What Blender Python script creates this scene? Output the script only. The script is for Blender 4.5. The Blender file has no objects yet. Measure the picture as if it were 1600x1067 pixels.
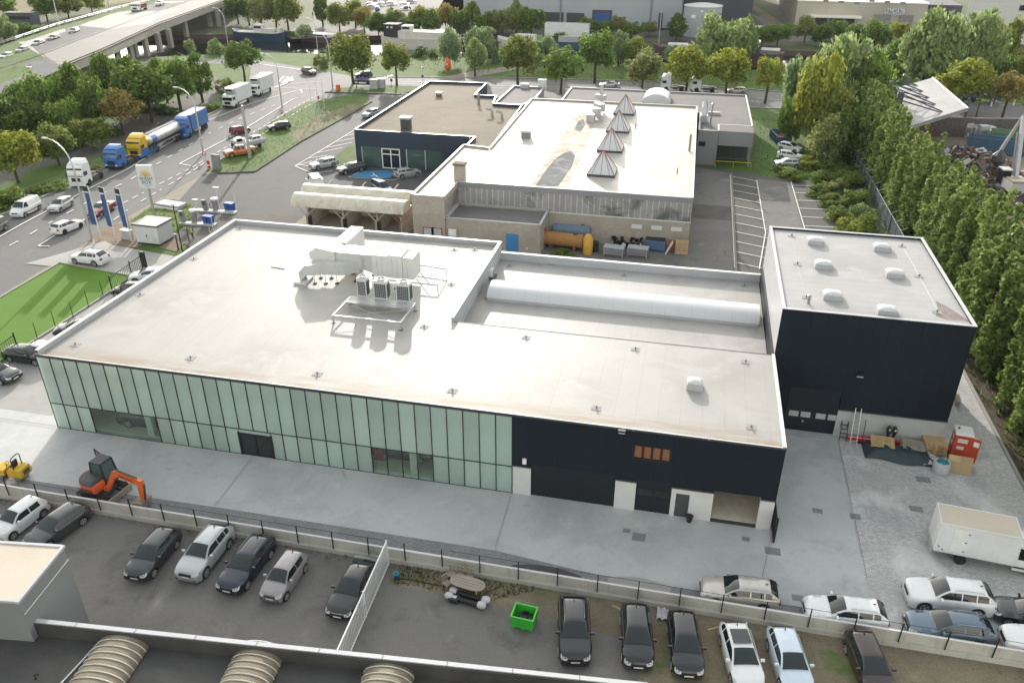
import bpy, bmesh, math, random
from mathutils import Vector, Matrix
from mathutils.bvhtree import BVHTree
random.seed(7)
PI = math.pi
C = bpy.context.scene.collection
R = math.radians
# ------------------------------------------------------------------ survey of the site
CAMH, FPX, YAW, PITCH, ROLL = 38.0, 1265.0, 0.21823, 0.49664, 0.00223
def _axes():
    cy, sy, cp, sp = math.cos(YAW), math.sin(YAW), math.cos(PITCH), math.sin(PITCH)
    f = Vector((-sy*cp, cy*cp, -sp)); r = Vector((cy, sy, 0)); u = r.cross(f)
    cr, sr = math.cos(ROLL), math.sin(ROLL)
    return cr*r+sr*u, -sr*r+cr*u, f
RX, UP, FW = _axes()
def _ray(px, py): return FW + RX*((px-800)/FPX) - UP*((py-533.5)/FPX)
def P(px, py, z=0.0):
    d = _ray(px, py); t = (z-CAMH)/d.z
    return Vector((t*d.x, t*d.y, z))
def PY(px, py, y):
    d = _ray(px, py); t = y/d.y
    return Vector((t*d.x, y, CAMH+t*d.z))
def PX(px, py, x):
    d = _ray(px, py); t = x/d.x
    return Vector((x, t*d.y, CAMH+t*d.z))
def proj(p):
    d = Vector(p)-Vector((0, 0, CAMH)); z = d.dot(FW)
    return 800+FPX*d.dot(RX)/z, 533.5-FPX*d.dot(UP)/z
def HT(b, ty):
    """height of the upright that stands at ground point b and reaches image row ty"""
    lo, hi = 0, 60
    for _ in range(50):
        m = (lo+hi)/2
        if proj((b[0], b[1], b[2]+m))[1] > ty: lo = m
        else: hi = m
    return lo
def mpp(b): return (Vector(b)-Vector((0, 0, CAMH))).dot(FW)/FPX    # metres per photo pixel at b

# ------------------------------------------------------------------ mesh helpers
class MB:
    def __init__(s): s.v, s.f, s.m = [], [], []
    def add(s, vs, fs, mi=0):
        o = len(s.v); s.v += [tuple(v) for v in vs]
        for f in fs: s.f.append([i+o for i in f]); s.m.append(mi)
        return s
    def quad(s, a, b, c, d, mi=0): return s.add([a, b, c, d], [(0, 1, 2, 3)], mi)
    def poly(s, pts, mi=0): return s.add(pts, [tuple(range(len(pts)))], mi)
    def box(s, x0, x1, y0, y1, z0, z1, mi=0):
        v = [(x, y, z) for z in (z0, z1) for y in (y0, y1) for x in (x0, x1)]
        return s.add(v, [(0, 2, 3, 1), (4, 5, 7, 6), (0, 1, 5, 4), (2, 6, 7, 3), (0, 4, 6, 2), (1, 3, 7, 5)], mi)
    def cb(s, c, d, mi=0, rz=0.0, M=None):
        h = [k/2 for k in d]; m = M or Matrix.Rotation(rz, 3, 'Z'); c = Vector(c)
        v = [c+m@Vector((x*h[0], y*h[1], z*h[2])) for z in (-1, 1) for y in (-1, 1) for x in (-1, 1)]
        return s.add(v, [(0, 2, 3, 1), (4, 5, 7, 6), (0, 1, 5, 4), (2, 6, 7, 3), (0, 4, 6, 2), (1, 3, 7, 5)], mi)
    def prism(s, poly, z0, z1, mi=0):
        n = len(poly)
        a = sum(poly[i][0]*poly[(i+1) % n][1]-poly[(i+1) % n][0]*poly[i][1] for i in range(n))
        if a < 0: poly = poly[::-1]
        v = [(p[0], p[1], z0) for p in poly]+[(p[0], p[1], z1) for p in poly]
        return s.add(v, [tuple(range(n))[::-1], tuple(range(n, 2*n))]+[(i, (i+1) % n, (i+1) % n+n, i+n) for i in range(n)], mi)
    def xprism(s, poly, y0, y1, mi=0):      # outline in x,z swept along y
        n = len(poly)
        a = sum(poly[i][0]*poly[(i+1) % n][1]-poly[(i+1) % n][0]*poly[i][1] for i in range(n))
        if a < 0: poly = poly[::-1]
        v = [(p[0], y0, p[1]) for p in poly]+[(p[0], y1, p[1]) for p in poly]
        return s.add(v, [tuple(range(n)), tuple(range(n, 2*n))[::-1]]+[((i+1) % n, i, i+n, (i+1) % n+n) for i in range(n)], mi)
    def rings(s, rs, mi=0, cap=True, closed=True):
        n = len(rs[0]); v = [p for r in rs for p in r]; fs = []
        for k in range(len(rs)-1):
            for i in range(n if closed else n-1):
                j = (i+1) % n
                fs.append((k*n+i, k*n+j, (k+1)*n+j, (k+1)*n+i))
        if cap and closed: fs += [tuple(range(n))[::-1], tuple(range((len(rs)-1)*n, len(rs)*n))]
        return s.add(v, fs, mi)
    def tube(s, pts, r, n=6, mi=0):
        pts = [Vector(p) for p in pts]; rs = []
        for i, p in enumerate(pts):
            t = (pts[min(i+1, len(pts)-1)]-pts[max(i-1, 0)]).normalized()
            a = t.orthogonal().normalized() if abs(t.z) > .9 else t.cross(Vector((0, 0, 1))).normalized()
            b = t.cross(a); q = r[i] if isinstance(r, (list, tuple)) else r
            rs.append([p+(a*math.cos(2*PI*k/n)+b*math.sin(2*PI*k/n))*q for k in range(n)])
        return s.rings(rs, mi)
    def lathe(s, c, prof, n=12, mi=0, axis='z'):
        rs = []
        for r, h in prof:
            ring = []
            for k in range(n):
                a = 2*PI*k/n; x, y = r*math.cos(a), r*math.sin(a)
                p = (x, y, h) if axis == 'z' else ((x, h, -y) if axis == 'y' else (h, x, y))
                ring.append((c[0]+p[0], c[1]+p[1], c[2]+p[2]))
            rs.append(ring)
        return s.rings(rs, mi)
    def wall(s, x0, x1, z0, z1, y0, y1, holes, mi=0):
        """upright wall in the xz plane, y0..y1 thick, with rectangular openings (x0,x1,z0,z1)"""
        xs = sorted({x0, x1}|{min(max(h[k], x0), x1) for h in holes for k in (0, 1)})
        zs = sorted({z0, z1}|{min(max(h[k], z0), z1) for h in holes for k in (2, 3)})
        solid = {}
        for i in range(len(xs)-1):
            for j in range(len(zs)-1):
                cx, cz = (xs[i]+xs[i+1])/2, (zs[j]+zs[j+1])/2
                solid[i, j] = not any(h[0] < cx < h[1] and h[2] < cz < h[3] for h in holes)
        for (i, j), k in solid.items():
            if not k: continue
            a, b, c, d = xs[i], xs[i+1], zs[j], zs[j+1]
            s.quad((a, y0, c), (b, y0, c), (b, y0, d), (a, y0, d), mi)
            s.quad((b, y1, c), (a, y1, c), (a, y1, d), (b, y1, d), mi)
            if not solid.get((i-1, j)): s.quad((a, y1, c), (a, y0, c), (a, y0, d), (a, y1, d), mi)
            if not solid.get((i+1, j)): s.quad((b, y0, c), (b, y1, c), (b, y1, d), (b, y0, d), mi)
            if not solid.get((i, j-1)): s.quad((a, y0, c), (a, y1, c), (b, y1, c), (b, y0, c), mi)
            if not solid.get((i, j+1)): s.quad((a, y0, d), (b, y0, d), (b, y1, d), (a, y1, d), mi)
        return s
    def xf(s, M):
        s.v = [tuple(M@Vector(v)) for v in s.v]; return s
    def mesh(s, name, mats, smooth=None):
        me = bpy.data.meshes.new(name); me.from_pydata(s.v, [], s.f)
        for m in mats: me.materials.append(M_[m] if isinstance(m, str) else m)
        if len(mats) > 1:
            me.polygons.foreach_set('material_index', s.m)
        bm = bmesh.new(); bm.from_mesh(me); bmesh.ops.recalc_face_normals(bm, faces=bm.faces)
        if smooth is not None: bmesh.ops.remove_doubles(bm, verts=bm.verts, dist=1e-4)
        bm.to_mesh(me); bm.free()
        if smooth is not None:
            me.polygons.foreach_set('use_smooth', [True]*len(me.polygons)); me.set_sharp_from_angle(angle=R(smooth))
        me.update(); return me
LAST = [None]
def link(name, me, parent=None, loc=None, rz=None):
    o = bpy.data.objects.new(name, me); C.objects.link(o); LAST[0] = o
    if parent is not None: o.parent = parent
    if loc is not None: o.location = loc
    if rz is not None: o.rotation_euler = (0, 0, rz)
    return o
def obj(name, mb, mats, parent=None, smooth=None, loc=None, rz=None):
    if isinstance(mats, str): mats = [mats]
    return link(name, mb.mesh(name, mats, smooth), parent, loc, rz)
def tag(o, label, cat, group=None):
    o['label'] = label; o['category'] = cat
    if group: o['group'] = group
    return o
def thing(name, label, cat, loc=(0, 0, 0), rz=0.0, group=None):
    o = bpy.data.objects.new(name, None); C.objects.link(o); o.empty_display_size = .2
    o.location = loc; o.rotation_euler = (0, 0, rz)
    return tag(o, label, cat, group)
def struct(name, mb, mats, smooth=None):
    o = obj(name, mb, mats, None, smooth); o['kind'] = 'structure'; return o
def dup(root, loc, rz=0.0, label=None, group=None, scale=None):
    r = root.copy(); C.objects.link(r); r.location = loc; r.rotation_euler = (0, 0, rz)
    if label: r['label'] = label
    if group: r['group'] = group
    if scale: r.scale = scale
    for ch in list(root.children):
        c = ch.copy(); C.objects.link(c); c.parent = r
        for g in list(ch.children):
            d = g.copy(); C.objects.link(d); d.parent = c
    return r
def text(name, body, size, mat, parent, loc, rot, depth=.012, sx=1.0):
    cu = bpy.data.curves.new(name, 'FONT'); cu.body = body; cu.size = size; cu.extrude = depth; cu.align_x = 'CENTER'; cu.align_y = 'CENTER'
    o = bpy.data.objects.new(name, cu); C.objects.link(o)
    me = bpy.data.meshes.new_from_object(o.evaluated_get(bpy.context.evaluated_depsgraph_get()))
    bpy.data.objects.remove(o); me.materials.clear(); me.materials.append(M_[mat])
    t = link(name, me, parent, loc); t.rotation_euler = rot; t.scale = (sx, 1, 1)
    return t

# ------------------------------------------------------------------ materials
M_ = {}
def node(nt, kind, **kw):
    n = nt.nodes.new(kind)
    for k, v in kw.items():
        if k in n.inputs.keys(): n.inputs[k].default_value = v
        else: setattr(n, k, v)
    return n
def base_mat(name, col, rough=.7, metal=0.0, spec=.5):
    m = bpy.data.materials.new(name); m.use_nodes = True; b = m.node_tree.nodes['Principled BSDF']
    b.inputs['Base Color'].default_value = (*col, 1); b.inputs['Roughness'].default_value = rough
    b.inputs['Metallic'].default_value = metal; b.inputs['Specular IOR Level'].default_value = spec
    M_[name] = m; return m, m.node_tree, b
def mix(nt, a, b, fac, mode='MIX'):
    n = nt.nodes.new('ShaderNodeMix'); n.data_type = 'RGBA'; n.blend_type = mode
    for sock, val in ((n.inputs[0], fac), (n.inputs[6], a), (n.inputs[7], b)):
        if isinstance(val, (int, float)): sock.default_value = val
        elif isinstance(val, tuple): sock.default_value = (*val, 1)
        else: nt.links.new(val, sock)
    return n.outputs[2]
def ramp(nt, sock, a, b):
    n = nt.nodes.new('ShaderNodeMapRange'); n.inputs[1].default_value = a; n.inputs[2].default_value = b
    nt.links.new(sock, n.inputs[0]); return n.outputs[0]
def noise(nt, scale, detail=4, vec=None, rough=.55, dist=0.0):
    n = node(nt, 'ShaderNodeTexNoise', Scale=scale, Detail=detail, Roughness=rough, Distortion=dist)
    if vec is not None: nt.links.new(vec, n.inputs['Vector'])
    return n.outputs['Fac']
def coords(nt, sc=(1, 1, 1), rz=0.0, rx=0.0):
    g = nt.nodes.new('ShaderNodeTexCoord'); mp = nt.nodes.new('ShaderNodeMapping')
    mp.inputs['Scale'].default_value = sc; mp.inputs['Rotation'].default_value = (rx, 0, rz)
    nt.links.new(g.outputs['Object'], mp.inputs['Vector']); return mp.outputs[0]
def mat(name, col, rough=.7, var=.12, scale=.35, stain=None, fine=0.0, metal=0.0, spec=.4, streak=None, bump=0.0):
    """base colour + large soft variation + optional stains ((colour), low, high, scale) + fine grain"""
    m, nt, b = base_mat(name, col, rough, metal, spec)
    v = coords(nt); c = tuple(col)
    out = mix(nt, tuple(k*(1-var) for k in c), tuple(min(1, k*(1+var)) for k in c), ramp(nt, noise(nt, scale, 5, v), .3, .7))
    if fine:
        out = mix(nt, out, mix(nt, (1-fine,)*3, (1+fine,)*3, noise(nt, 9.0, 3, v)), 1.0, 'MULTIPLY')
    if stain:
        for (sc, lo, hi, ss) in (stain if isinstance(stain, list) else [stain]):
            out = mix(nt, out, sc, ramp(nt, noise(nt, ss, 6, v, .65, .6), lo, hi))
    if streak:
        sc, lo, hi, sv = streak
        out = mix(nt, out, sc, ramp(nt, noise(nt, 1.0, 4, coords(nt, sv)), lo, hi))
    nt.links.new(out, b.inputs['Base Color'])
    if bump:
        bp = node(nt, 'ShaderNodeBump', Strength=bump, Distance=.05); nt.links.new(noise(nt, 6.0, 4, v), bp.inputs['Height'])
        nt.links.new(bp.outputs[0], b.inputs['Normal'])
    return m
def lines(name, col, col2, size, width, rough=.7, var=.1, scale=.4, off=.5, rx=0.0, rz=0.0, stain=None, spec=.4, metal=0.0):
    """brick / panel joints: size = (length, height) of one unit"""
    m, nt, b = base_mat(name, col, rough, metal, spec)
    br = node(nt, 'ShaderNodeTexBrick', Scale=1.0); br.offset = off
    br.inputs['Color1'].default_value = (*[k*(1-var) for k in col], 1); br.inputs['Color2'].default_value = (*[min(1, k*(1+var)) for k in col], 1)
    br.inputs['Mortar'].default_value = (*col2, 1); br.inputs['Mortar Size'].default_value = width
    br.inputs['Brick Width'].default_value = size[0]; br.inputs['Row Height'].default_value = size[1]
    nt.links.new(coords(nt, rx=rx, rz=rz), br.inputs['Vector'])
    out = mix(nt, br.outputs['Color'], tuple(k*.72 for k in col), ramp(nt, noise(nt, scale, 5, coords(nt)), .45, .85))
    if stain:
        for (sc, lo, hi, ss) in (stain if isinstance(stain, list) else [stain]):
            out = mix(nt, out, sc, ramp(nt, noise(nt, ss, 6, coords(nt), .65, .5), lo, hi))
    nt.links.new(out, b.inputs['Base Color']); return m
def glass(name, col, rough=.05, spec=.6, alpha=1.0):
    m, nt, b = base_mat(name, col, rough, 0, spec)
    if alpha < 1:
        tr = nt.nodes.new('ShaderNodeBsdfTransparent'); tr.inputs[0].default_value = (.82, .9, .86, 1)
        mx = nt.nodes.new('ShaderNodeMixShader'); mx.inputs[0].default_value = .10
        gl = node(nt, 'ShaderNodeBsdfGlossy', Roughness=.02)
        nt.links.new(tr.outputs[0], mx.inputs[1]); nt.links.new(gl.outputs[0], mx.inputs[2])
        nt.links.new(mx.outputs[0], nt.nodes['Material Output'].inputs['Surface'])
    return m
def leaf(name, c1, c2, c3=None, amt=.45):
    m, nt, b = base_mat(name, c1, .6, 0, .12)
    g = nt.nodes.new('ShaderNodeNewGeometry'); oi = nt.nodes.new('ShaderNodeObjectInfo')
    v = coords(nt)
    col = mix(nt, c1, c2, ramp(nt, noise(nt, .55, 3, v), .35, .65))
    if c3:
        ad = nt.nodes.new('ShaderNodeVectorMath'); ad.operation = 'ADD'; nt.links.new(v, ad.inputs[0])
        nt.links.new(oi.outputs['Random'], ad.inputs[1])
        col = mix(nt, col, c3, ramp(nt, noise(nt, .33, 2, ad.outputs[0]), .5, .72))
    rnd = nt.nodes.new('ShaderNodeMapRange'); nt.links.new(g.outputs['Random Per Island'], rnd.inputs[0]); rnd.inputs[3].default_value = .62; rnd.inputs[4].default_value = 1.4
    hsv = node(nt, 'ShaderNodeHueSaturation'); nt.links.new(col, hsv.inputs['Color']); nt.links.new(rnd.outputs[0], hsv.inputs['Value'])
    nt.links.new(hsv.outputs[0], b.inputs['Base Color'])
    tl = nt.nodes.new('ShaderNodeBsdfTranslucent'); nt.links.new(hsv.outputs[0], tl.inputs[0])
    mx = nt.nodes.new('ShaderNodeMixShader'); mx.inputs[0].default_value = amt
    nt.links.new(b.outputs[0], mx.inputs[1]); nt.links.new(tl.outputs[0], mx.inputs[2])
    nt.links.new(mx.outputs[0], nt.nodes['Material Output'].inputs['Surface']); return m
def paint(name, col, rough=.25, coat=.8, metal=0.0):
    m, nt, b = base_mat(name, col, rough, metal, .5)
    b.inputs['Coat Weight'].default_value = coat; b.inputs['Coat Roughness'].default_value = .06
    v = coords(nt)
    nt.links.new(mix(nt, col, tuple(k*.8+.008 for k in col), ramp(nt, noise(nt, 1.4, 4, v), .45, .9)), b.inputs['Base Color']); return m

# ground and paving
mat('concrete_apron', (0.466, 0.472, 0.472), .6, .10, .10, [((0.350, 0.360, 0.371), .48, .70, .22), ((0.371, 0.382, 0.387), .55, .8, .9), ((0.318, 0.329, 0.334), .62, .74, .45), ((0.594, 0.588, 0.572), .58, .85, .35)], .12, bump=.05)
mat('concrete_pale', (0.334, 0.326, 0.308), .75, .08, .3, ((0.264, 0.255, 0.233), .55, .85, .5), .1)
lines('cobble', (0.548, 0.542, 0.529), (0.306, 0.306, 0.306), (.22, .11), .018, .8, .22, .35, .5, stain=[((0.701, 0.701, 0.688), .5, .72, .18), ((0.319, 0.319, 0.332), .56, .8, .3)])
lines('cobble_dark', (.26, .26, .265), (.16, .16, .16), (.22, .11), .02, .85, .2, .5, .5, stain=((.34, .33, .31), .55, .8, .4))
mat('asphalt_road', (0.167, 0.165, 0.163), .8, .08, .06, [((0.134, 0.134, 0.134), .52, .7, .12), ((0.212, 0.207, 0.200), .6, .8, .3)], .15, spec=.15)
mat('asphalt_lot', (0.175, 0.167, 0.159), .8, .12, .12, [((0.116, 0.112, 0.109), .52, .72, .35), ((0.287, 0.268, 0.240), .58, .78, .22), ((0.081, 0.080, 0.078), .66, .74, 1.1)], .2, spec=.15)
mat('asphalt_grey', (0.109, 0.108, 0.108), .82, .08, .1, [((0.083, 0.083, 0.083), .52, .72, .2), ((0.142, 0.139, 0.129), .62, .8, .25)], .15, spec=.15)
mat('asphalt_old', (0.122, 0.116, 0.105), .85, .10, .2, [((0.088, 0.088, 0.085), .5, .7, .3), ((0.162, 0.149, 0.125), .6, .8, .5)], .15, spec=.15)
mat('dirt_pale', (0.246, 0.217, 0.174), .9, .12, .25, [((0.187, 0.162, 0.128), .52, .72, .4), ((0.297, 0.272, 0.238), .58, .8, .3)], .15)
mat('dirt_brown', (.20, .15, .105), .95, .2, .5, ((.12, .09, .065), .5, .75, .8), .25)
mat('yard_dirt', (.27, .20, .14), .95, .15, .2, [((.16, .12, .09), .52, .75, .3), ((.36, .29, .22), .6, .8, .2)], .2)
mat('soil_dark', (.085, .065, .045), .95, .25, .5, ((.05, .055, .025), .5, .72, .6), .3)
mat('lot_scrub', (.19, .16, .11), .95, .25, .3, [((.095, .15, .035), .56, .66, .42), ((.28, .245, .18), .56, .75, .5), ((.15, .145, .14), .58, .7, .15), ((.10, .085, .055), .6, .72, 1.3)], .4)
mat('grass', (0.071, 0.132, 0.021), .95, .22, .25, [((0.114, 0.138, 0.032), .54, .75, .22), ((0.043, 0.094, 0.016), .56, .75, .6)], .3)
mat('grass_dry', (0.077, 0.135, 0.023), .95, .22, .25, [((0.126, 0.157, 0.052), .5, .7, .25), ((0.046, 0.098, 0.013), .56, .75, .6)], .3)
mat('grass_lush', (0.064, 0.122, 0.012), .95, .22, .2, [((0.098, 0.130, 0.020), .52, .75, .22), ((0.041, 0.079, 0.011), .58, .75, .4)], .3)
mat('field_dry', (0.152, 0.124, 0.060), .95, .2, .05, [((0.088, 0.096, 0.036), .52, .7, .08)], .2)
mat('turf', (0.078, 0.177, 0.008), .9, .07, .4, None, .06)
mat('ground_far', (0.062, 0.081, 0.030), .95, .25, .02, [((0.108, 0.110, 0.069), .52, .68, .03)], .2)
mat('blue_bay', (.05, .22, .42), .7, .08, .5, ((.10, .25, .38), .55, .8, 1.2), .1)
mat('line_white', (.78, .78, .76), .7, .05, 2, ((.5, .5, .5), .62, .8, 3))
mat('line_worn', (.5, .5, .49), .75, .08, 2, ((.27, .27, .27), .45, .7, 2.5))
mat('gravel_black', (.07, .07, .075), .9, .2, 2, None, .3)
# building
def roof_mat(name, col, seam, stains, width=.02, size=(60, 1.05), rough=.55, rz=0.0, spec=.18):
    return lines(name, col, seam, size, width, rough, .012, .12, 0.0, rz=rz, stain=stains, spec=spec)
roof_mat('roof_white', (0.355, 0.344, 0.329), (0.284, 0.275, 0.264), [((0.292, 0.261, 0.218), .60, .80, .16), ((0.384, 0.372, 0.358), .45, .7, .25), ((0.269, 0.251, 0.225), .70, .86, .5)], .016, (1.5, 60))
def edge_dirt(m):
    nt = M_[m].node_tree; b = nt.nodes['Principled BSDF']; src = b.inputs['Base Color'].links[0].from_socket
    sp = nt.nodes.new('ShaderNodeSeparateXYZ'); g = nt.nodes.new('ShaderNodeTexCoord'); nt.links.new(g.outputs['Object'], sp.inputs[0])
    e = nt.nodes.new('ShaderNodeMath'); e.operation = 'MULTIPLY'; nt.links.new(ramp(nt, sp.outputs['Y'], 2.2, .3), e.inputs[0])
    nt.links.new(ramp(nt, noise(nt, 1.0, 6, coords(nt, (.22, 1.6, 1)), .7), .38, .62), e.inputs[1])
    o = mix(nt, src, (.27, .20, .13), e.outputs[0])
    k = mix(nt, o, (.36, .35, .33), ramp(nt, noise(nt, 1.0, 3, coords(nt, (.9, .05, 1)), .5), .60, .78))
    nt.links.new(mix(nt, o, k, .5), b.inputs['Base Color'])
edge_dirt('roof_white')
roof_mat('roof_old_white', (0.440, 0.418, 0.387), (0.352, 0.304, 0.246), [((0.352, 0.282, 0.202), .55, .76, .35), ((0.317, 0.317, 0.321), .60, .68, .075), ((0.563, 0.546, 0.519), .5, .8, .3)], .05, (60, .9))
roof_mat('roof_grey', (0.183, 0.174, 0.170), (0.145, 0.140, 0.136), [((0.136, 0.132, 0.128), .55, .8, .3), ((0.238, 0.225, 0.212), .6, .8, .2)], .03, (60, 1.0), .85)
roof_mat('roof_light_grey', (0.354, 0.351, 0.347), (0.298, 0.294, 0.290), [((0.298, 0.290, 0.278), .56, .8, .15), ((0.394, 0.394, 0.394), .5, .7, .3)], .03, (60, 1.0), .6)
roof_mat('roof_tan', (0.217, 0.184, 0.139), (0.177, 0.147, 0.108), [((0.150, 0.124, 0.098), .56, .78, .2), ((0.262, 0.228, 0.178), .55, .8, .4), ((0.120, 0.103, 0.083), .68, .8, .5)], .05, (60, .55), .9)
mat('roof_black', (.055, .053, .052), .6, .2, .3, [((.085, .08, .075), .5, .72, .25), ((.03, .03, .03), .58, .7, .3)], .2, spec=.5)
mat('roof_beige', (.52, .46, .38), .8, .06, .2, ((.44, .38, .30), .55, .8, .3), .08)
mat('trim_white', (.64, .64, .63), .5, .04, .8, ((.6, .58, .54), .62, .85, .8))
mat('trim_grey', (.45, .46, .48), .5, .06, .8)
mat('membrane_grey', (.40, .41, .44), .6, .07, .5, ((.30, .31, .33), .55, .8, .6))
lines('clad_dark', (0.011, 0.017, 0.026), (0.006, 0.009, 0.014), (1.12, 60), .03, .6, .10, .15, 0.0, rx=R(90), spec=.2)
lines('clad_navy', (0.023, 0.041, 0.070), (0.016, 0.027, 0.045), (1.0, 60), .015, .45, .05, .15, 0.0, rx=R(90))
lines('clad_slat', (.016, .021, .028), (.006, .008, .011), (60, .14), .03, .4, .05, .3, 0.0, rx=R(90))
lines('shed_slat', (.62, .64, .65), (.48, .5, .51), (1.1, 60), .02, .5, .03, .4, 0.0, rx=R(90))
mat('panel_white', (.60, .595, .58), .75, .05, .8, ((.48, .47, .45), .58, .85, .6))
mat('plinth', (.42, .425, .435), .8, .06, .6, ((.34, .34, .34), .55, .8, .5))
lines('block', (0.403, 0.358, 0.297), (0.302, 0.269, 0.224), (.42, .2), .015, .85, .08, .3, .5, rx=R(90), stain=((0.302, 0.274, 0.235), .55, .8, .4))
lines('corrugated_dirty', (.30, .29, .285), (.50, .50, .50), (.72, 60), .05, .6, .08, .3, 0.0, rx=R(90), stain=[((.10, .105, .10), .46, .62, .25), ((.22, .12, .10), .64, .78, .6)])
mat('wall_grey', (0.230, 0.236, 0.247), .7, .05, .3)
lines('wall_big_grey', (.40, .43, .47), (.32, .345, .38), (6, 60), .03, .6, .04, .02, 0.0, rx=R(90))
lines('wall_big_dark', (.075, .08, .10), (.06, .065, .08), (3, 60), .05, .6, .04, .05, 0.0, rx=R(90))
lines('wall_beige', (.47, .44, .38), (.40, .37, .32), (5, 60), .03, .7, .03, .05, 0.0, rx=R(90))
mat('roof_cream', (.78, .75, .68), .6, .05, .05)
mat('concrete_bridge', (0.384, 0.368, 0.336), .8, .08, .1, [((0.288, 0.272, 0.248), .55, .8, .08)], .1)
mat('concrete_deck', (0.246, 0.237, 0.218), .8, .06, .08, [((0.203, 0.194, 0.178), .52, .75, .12), ((0.283, 0.277, 0.265), .6, .8, .05)], .08)
mat('concrete_wall', (.50, .48, .43), .8, .08, .6, [((.40, .35, .24), .58, .82, .5), ((.36, .36, .34), .6, .85, 1.0)], .1, streak=((.35, .34, .31), .55, .85, (2.5, 2.5, .3)))
mat('rail_brown', (.10, .07, .07), .8, .15, .5)
mat('brick_quay', (.13, .09, .085), .9, .2, .6, ((.06, .05, .05), .5, .8, .4))
mat('gabion', (.10, .09, .09), .9, .35, 2.5, ((.18, .16, .15), .5, .75, 3.0), .4)
mat('stain_red', (.17, .125, .12), .5, .2, 1.5, ((.26, .22, .21), .5, .7, 1.2))
mat('puddle', (.21, .212, .215), .95, .15, .4, ((.33, .325, .315), .50, .62, .5), spec=.02)
mat('stain_tan', (0.310, 0.236, 0.155), .8, .2, .6, ((0.460, 0.414, 0.356), .40, .56, .55))
# glass
glass('glass_dark', (.012, .016, .018), .04, .8)
glass('glass_car', (.012, .020, .021), .03, .75)
glass('glass_clear', (.5, .6, .55), .03, .5, .3)
glass('glass_green', (.06, .10, .09), .05, .8)
def facade_glass(name, col):
    m, nt, b = base_mat(name, col, .16, 0, .6)
    v = coords(nt); w = coords(nt, (.16, .16, .16))
    c = mix(nt, tuple(k*.86 for k in col), tuple(k*1.12 for k in col), ramp(nt, noise(nt, .5, 2, v), .35, .65))
    nt.links.new(c, b.inputs['Base Color'])
    oi = nt.nodes.new('ShaderNodeObjectInfo'); c = mix(nt, c, mix(nt, tuple(k*.66 for k in col), tuple(k*1.16 for k in col), oi.outputs['Random']), .5)
    nt.links.new(c, b.inputs['Base Color']); b.inputs['Coat Weight'].default_value = .8; b.inputs['Coat Roughness'].default_value = .03
    tl = nt.nodes.new('ShaderNodeBsdfTranslucent'); tl.inputs[0].default_value = (.82, .92, .86, 1)
    mx = nt.nodes.new('ShaderNodeMixShader'); mx.inputs[0].default_value = .45
    nt.links.new(b.outputs[0], mx.inputs[1]); nt.links.new(tl.outputs[0], mx.inputs[2])
    nt.links.new(mx.outputs[0], nt.nodes['Material Output'].inputs['Surface'])
facade_glass('glass_frosted', (.55, .67, .63))
def polycarb():
    m, nt, b = base_mat('polycarbonate', (.72, .735, .76), .3, 0, .5)
    tl = nt.nodes.new('ShaderNodeBsdfTranslucent'); tl.inputs[0].default_value = (.6, .62, .68, 1)
    mx = nt.nodes.new('ShaderNodeMixShader'); mx.inputs[0].default_value = .25
    nt.links.new(b.outputs[0], mx.inputs[1]); nt.links.new(tl.outputs[0], mx.inputs[2])
    nt.links.new(mx.outputs[0], nt.nodes['Material Output'].inputs['Surface'])
polycarb()
mat('polycarb_aged', (0.576, 0.540, 0.454), .45, .08, .8, [((0.403, 0.346, 0.245), .5, .75, .5), ((0.720, 0.691, 0.634), .55, .8, 1.2)], .06)
mat('bay_panel', (.40, .37, .30), .7, .12, .8, ((.30, .25, .16), .5, .72, .6))
mat('tyre_mark', (.415, .42, .42), .7, .06, .6, ((.462, .467, .467), .42, .55, .9))
mat('asphalt_patch', (.19, .185, .178), .85, .1, .5, ((.15, .148, .145), .5, .7, .6), .15)
mat('worn_grass', (.165, .155, .09), .95, .2, .4, ((.10, .13, .035), .5, .66, .5), .2)
mat('polycarb_brown', (.20, .17, .125), .5, .1, .7, [((.14, .115, .085), .5, .75, .5)], .08)
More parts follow.
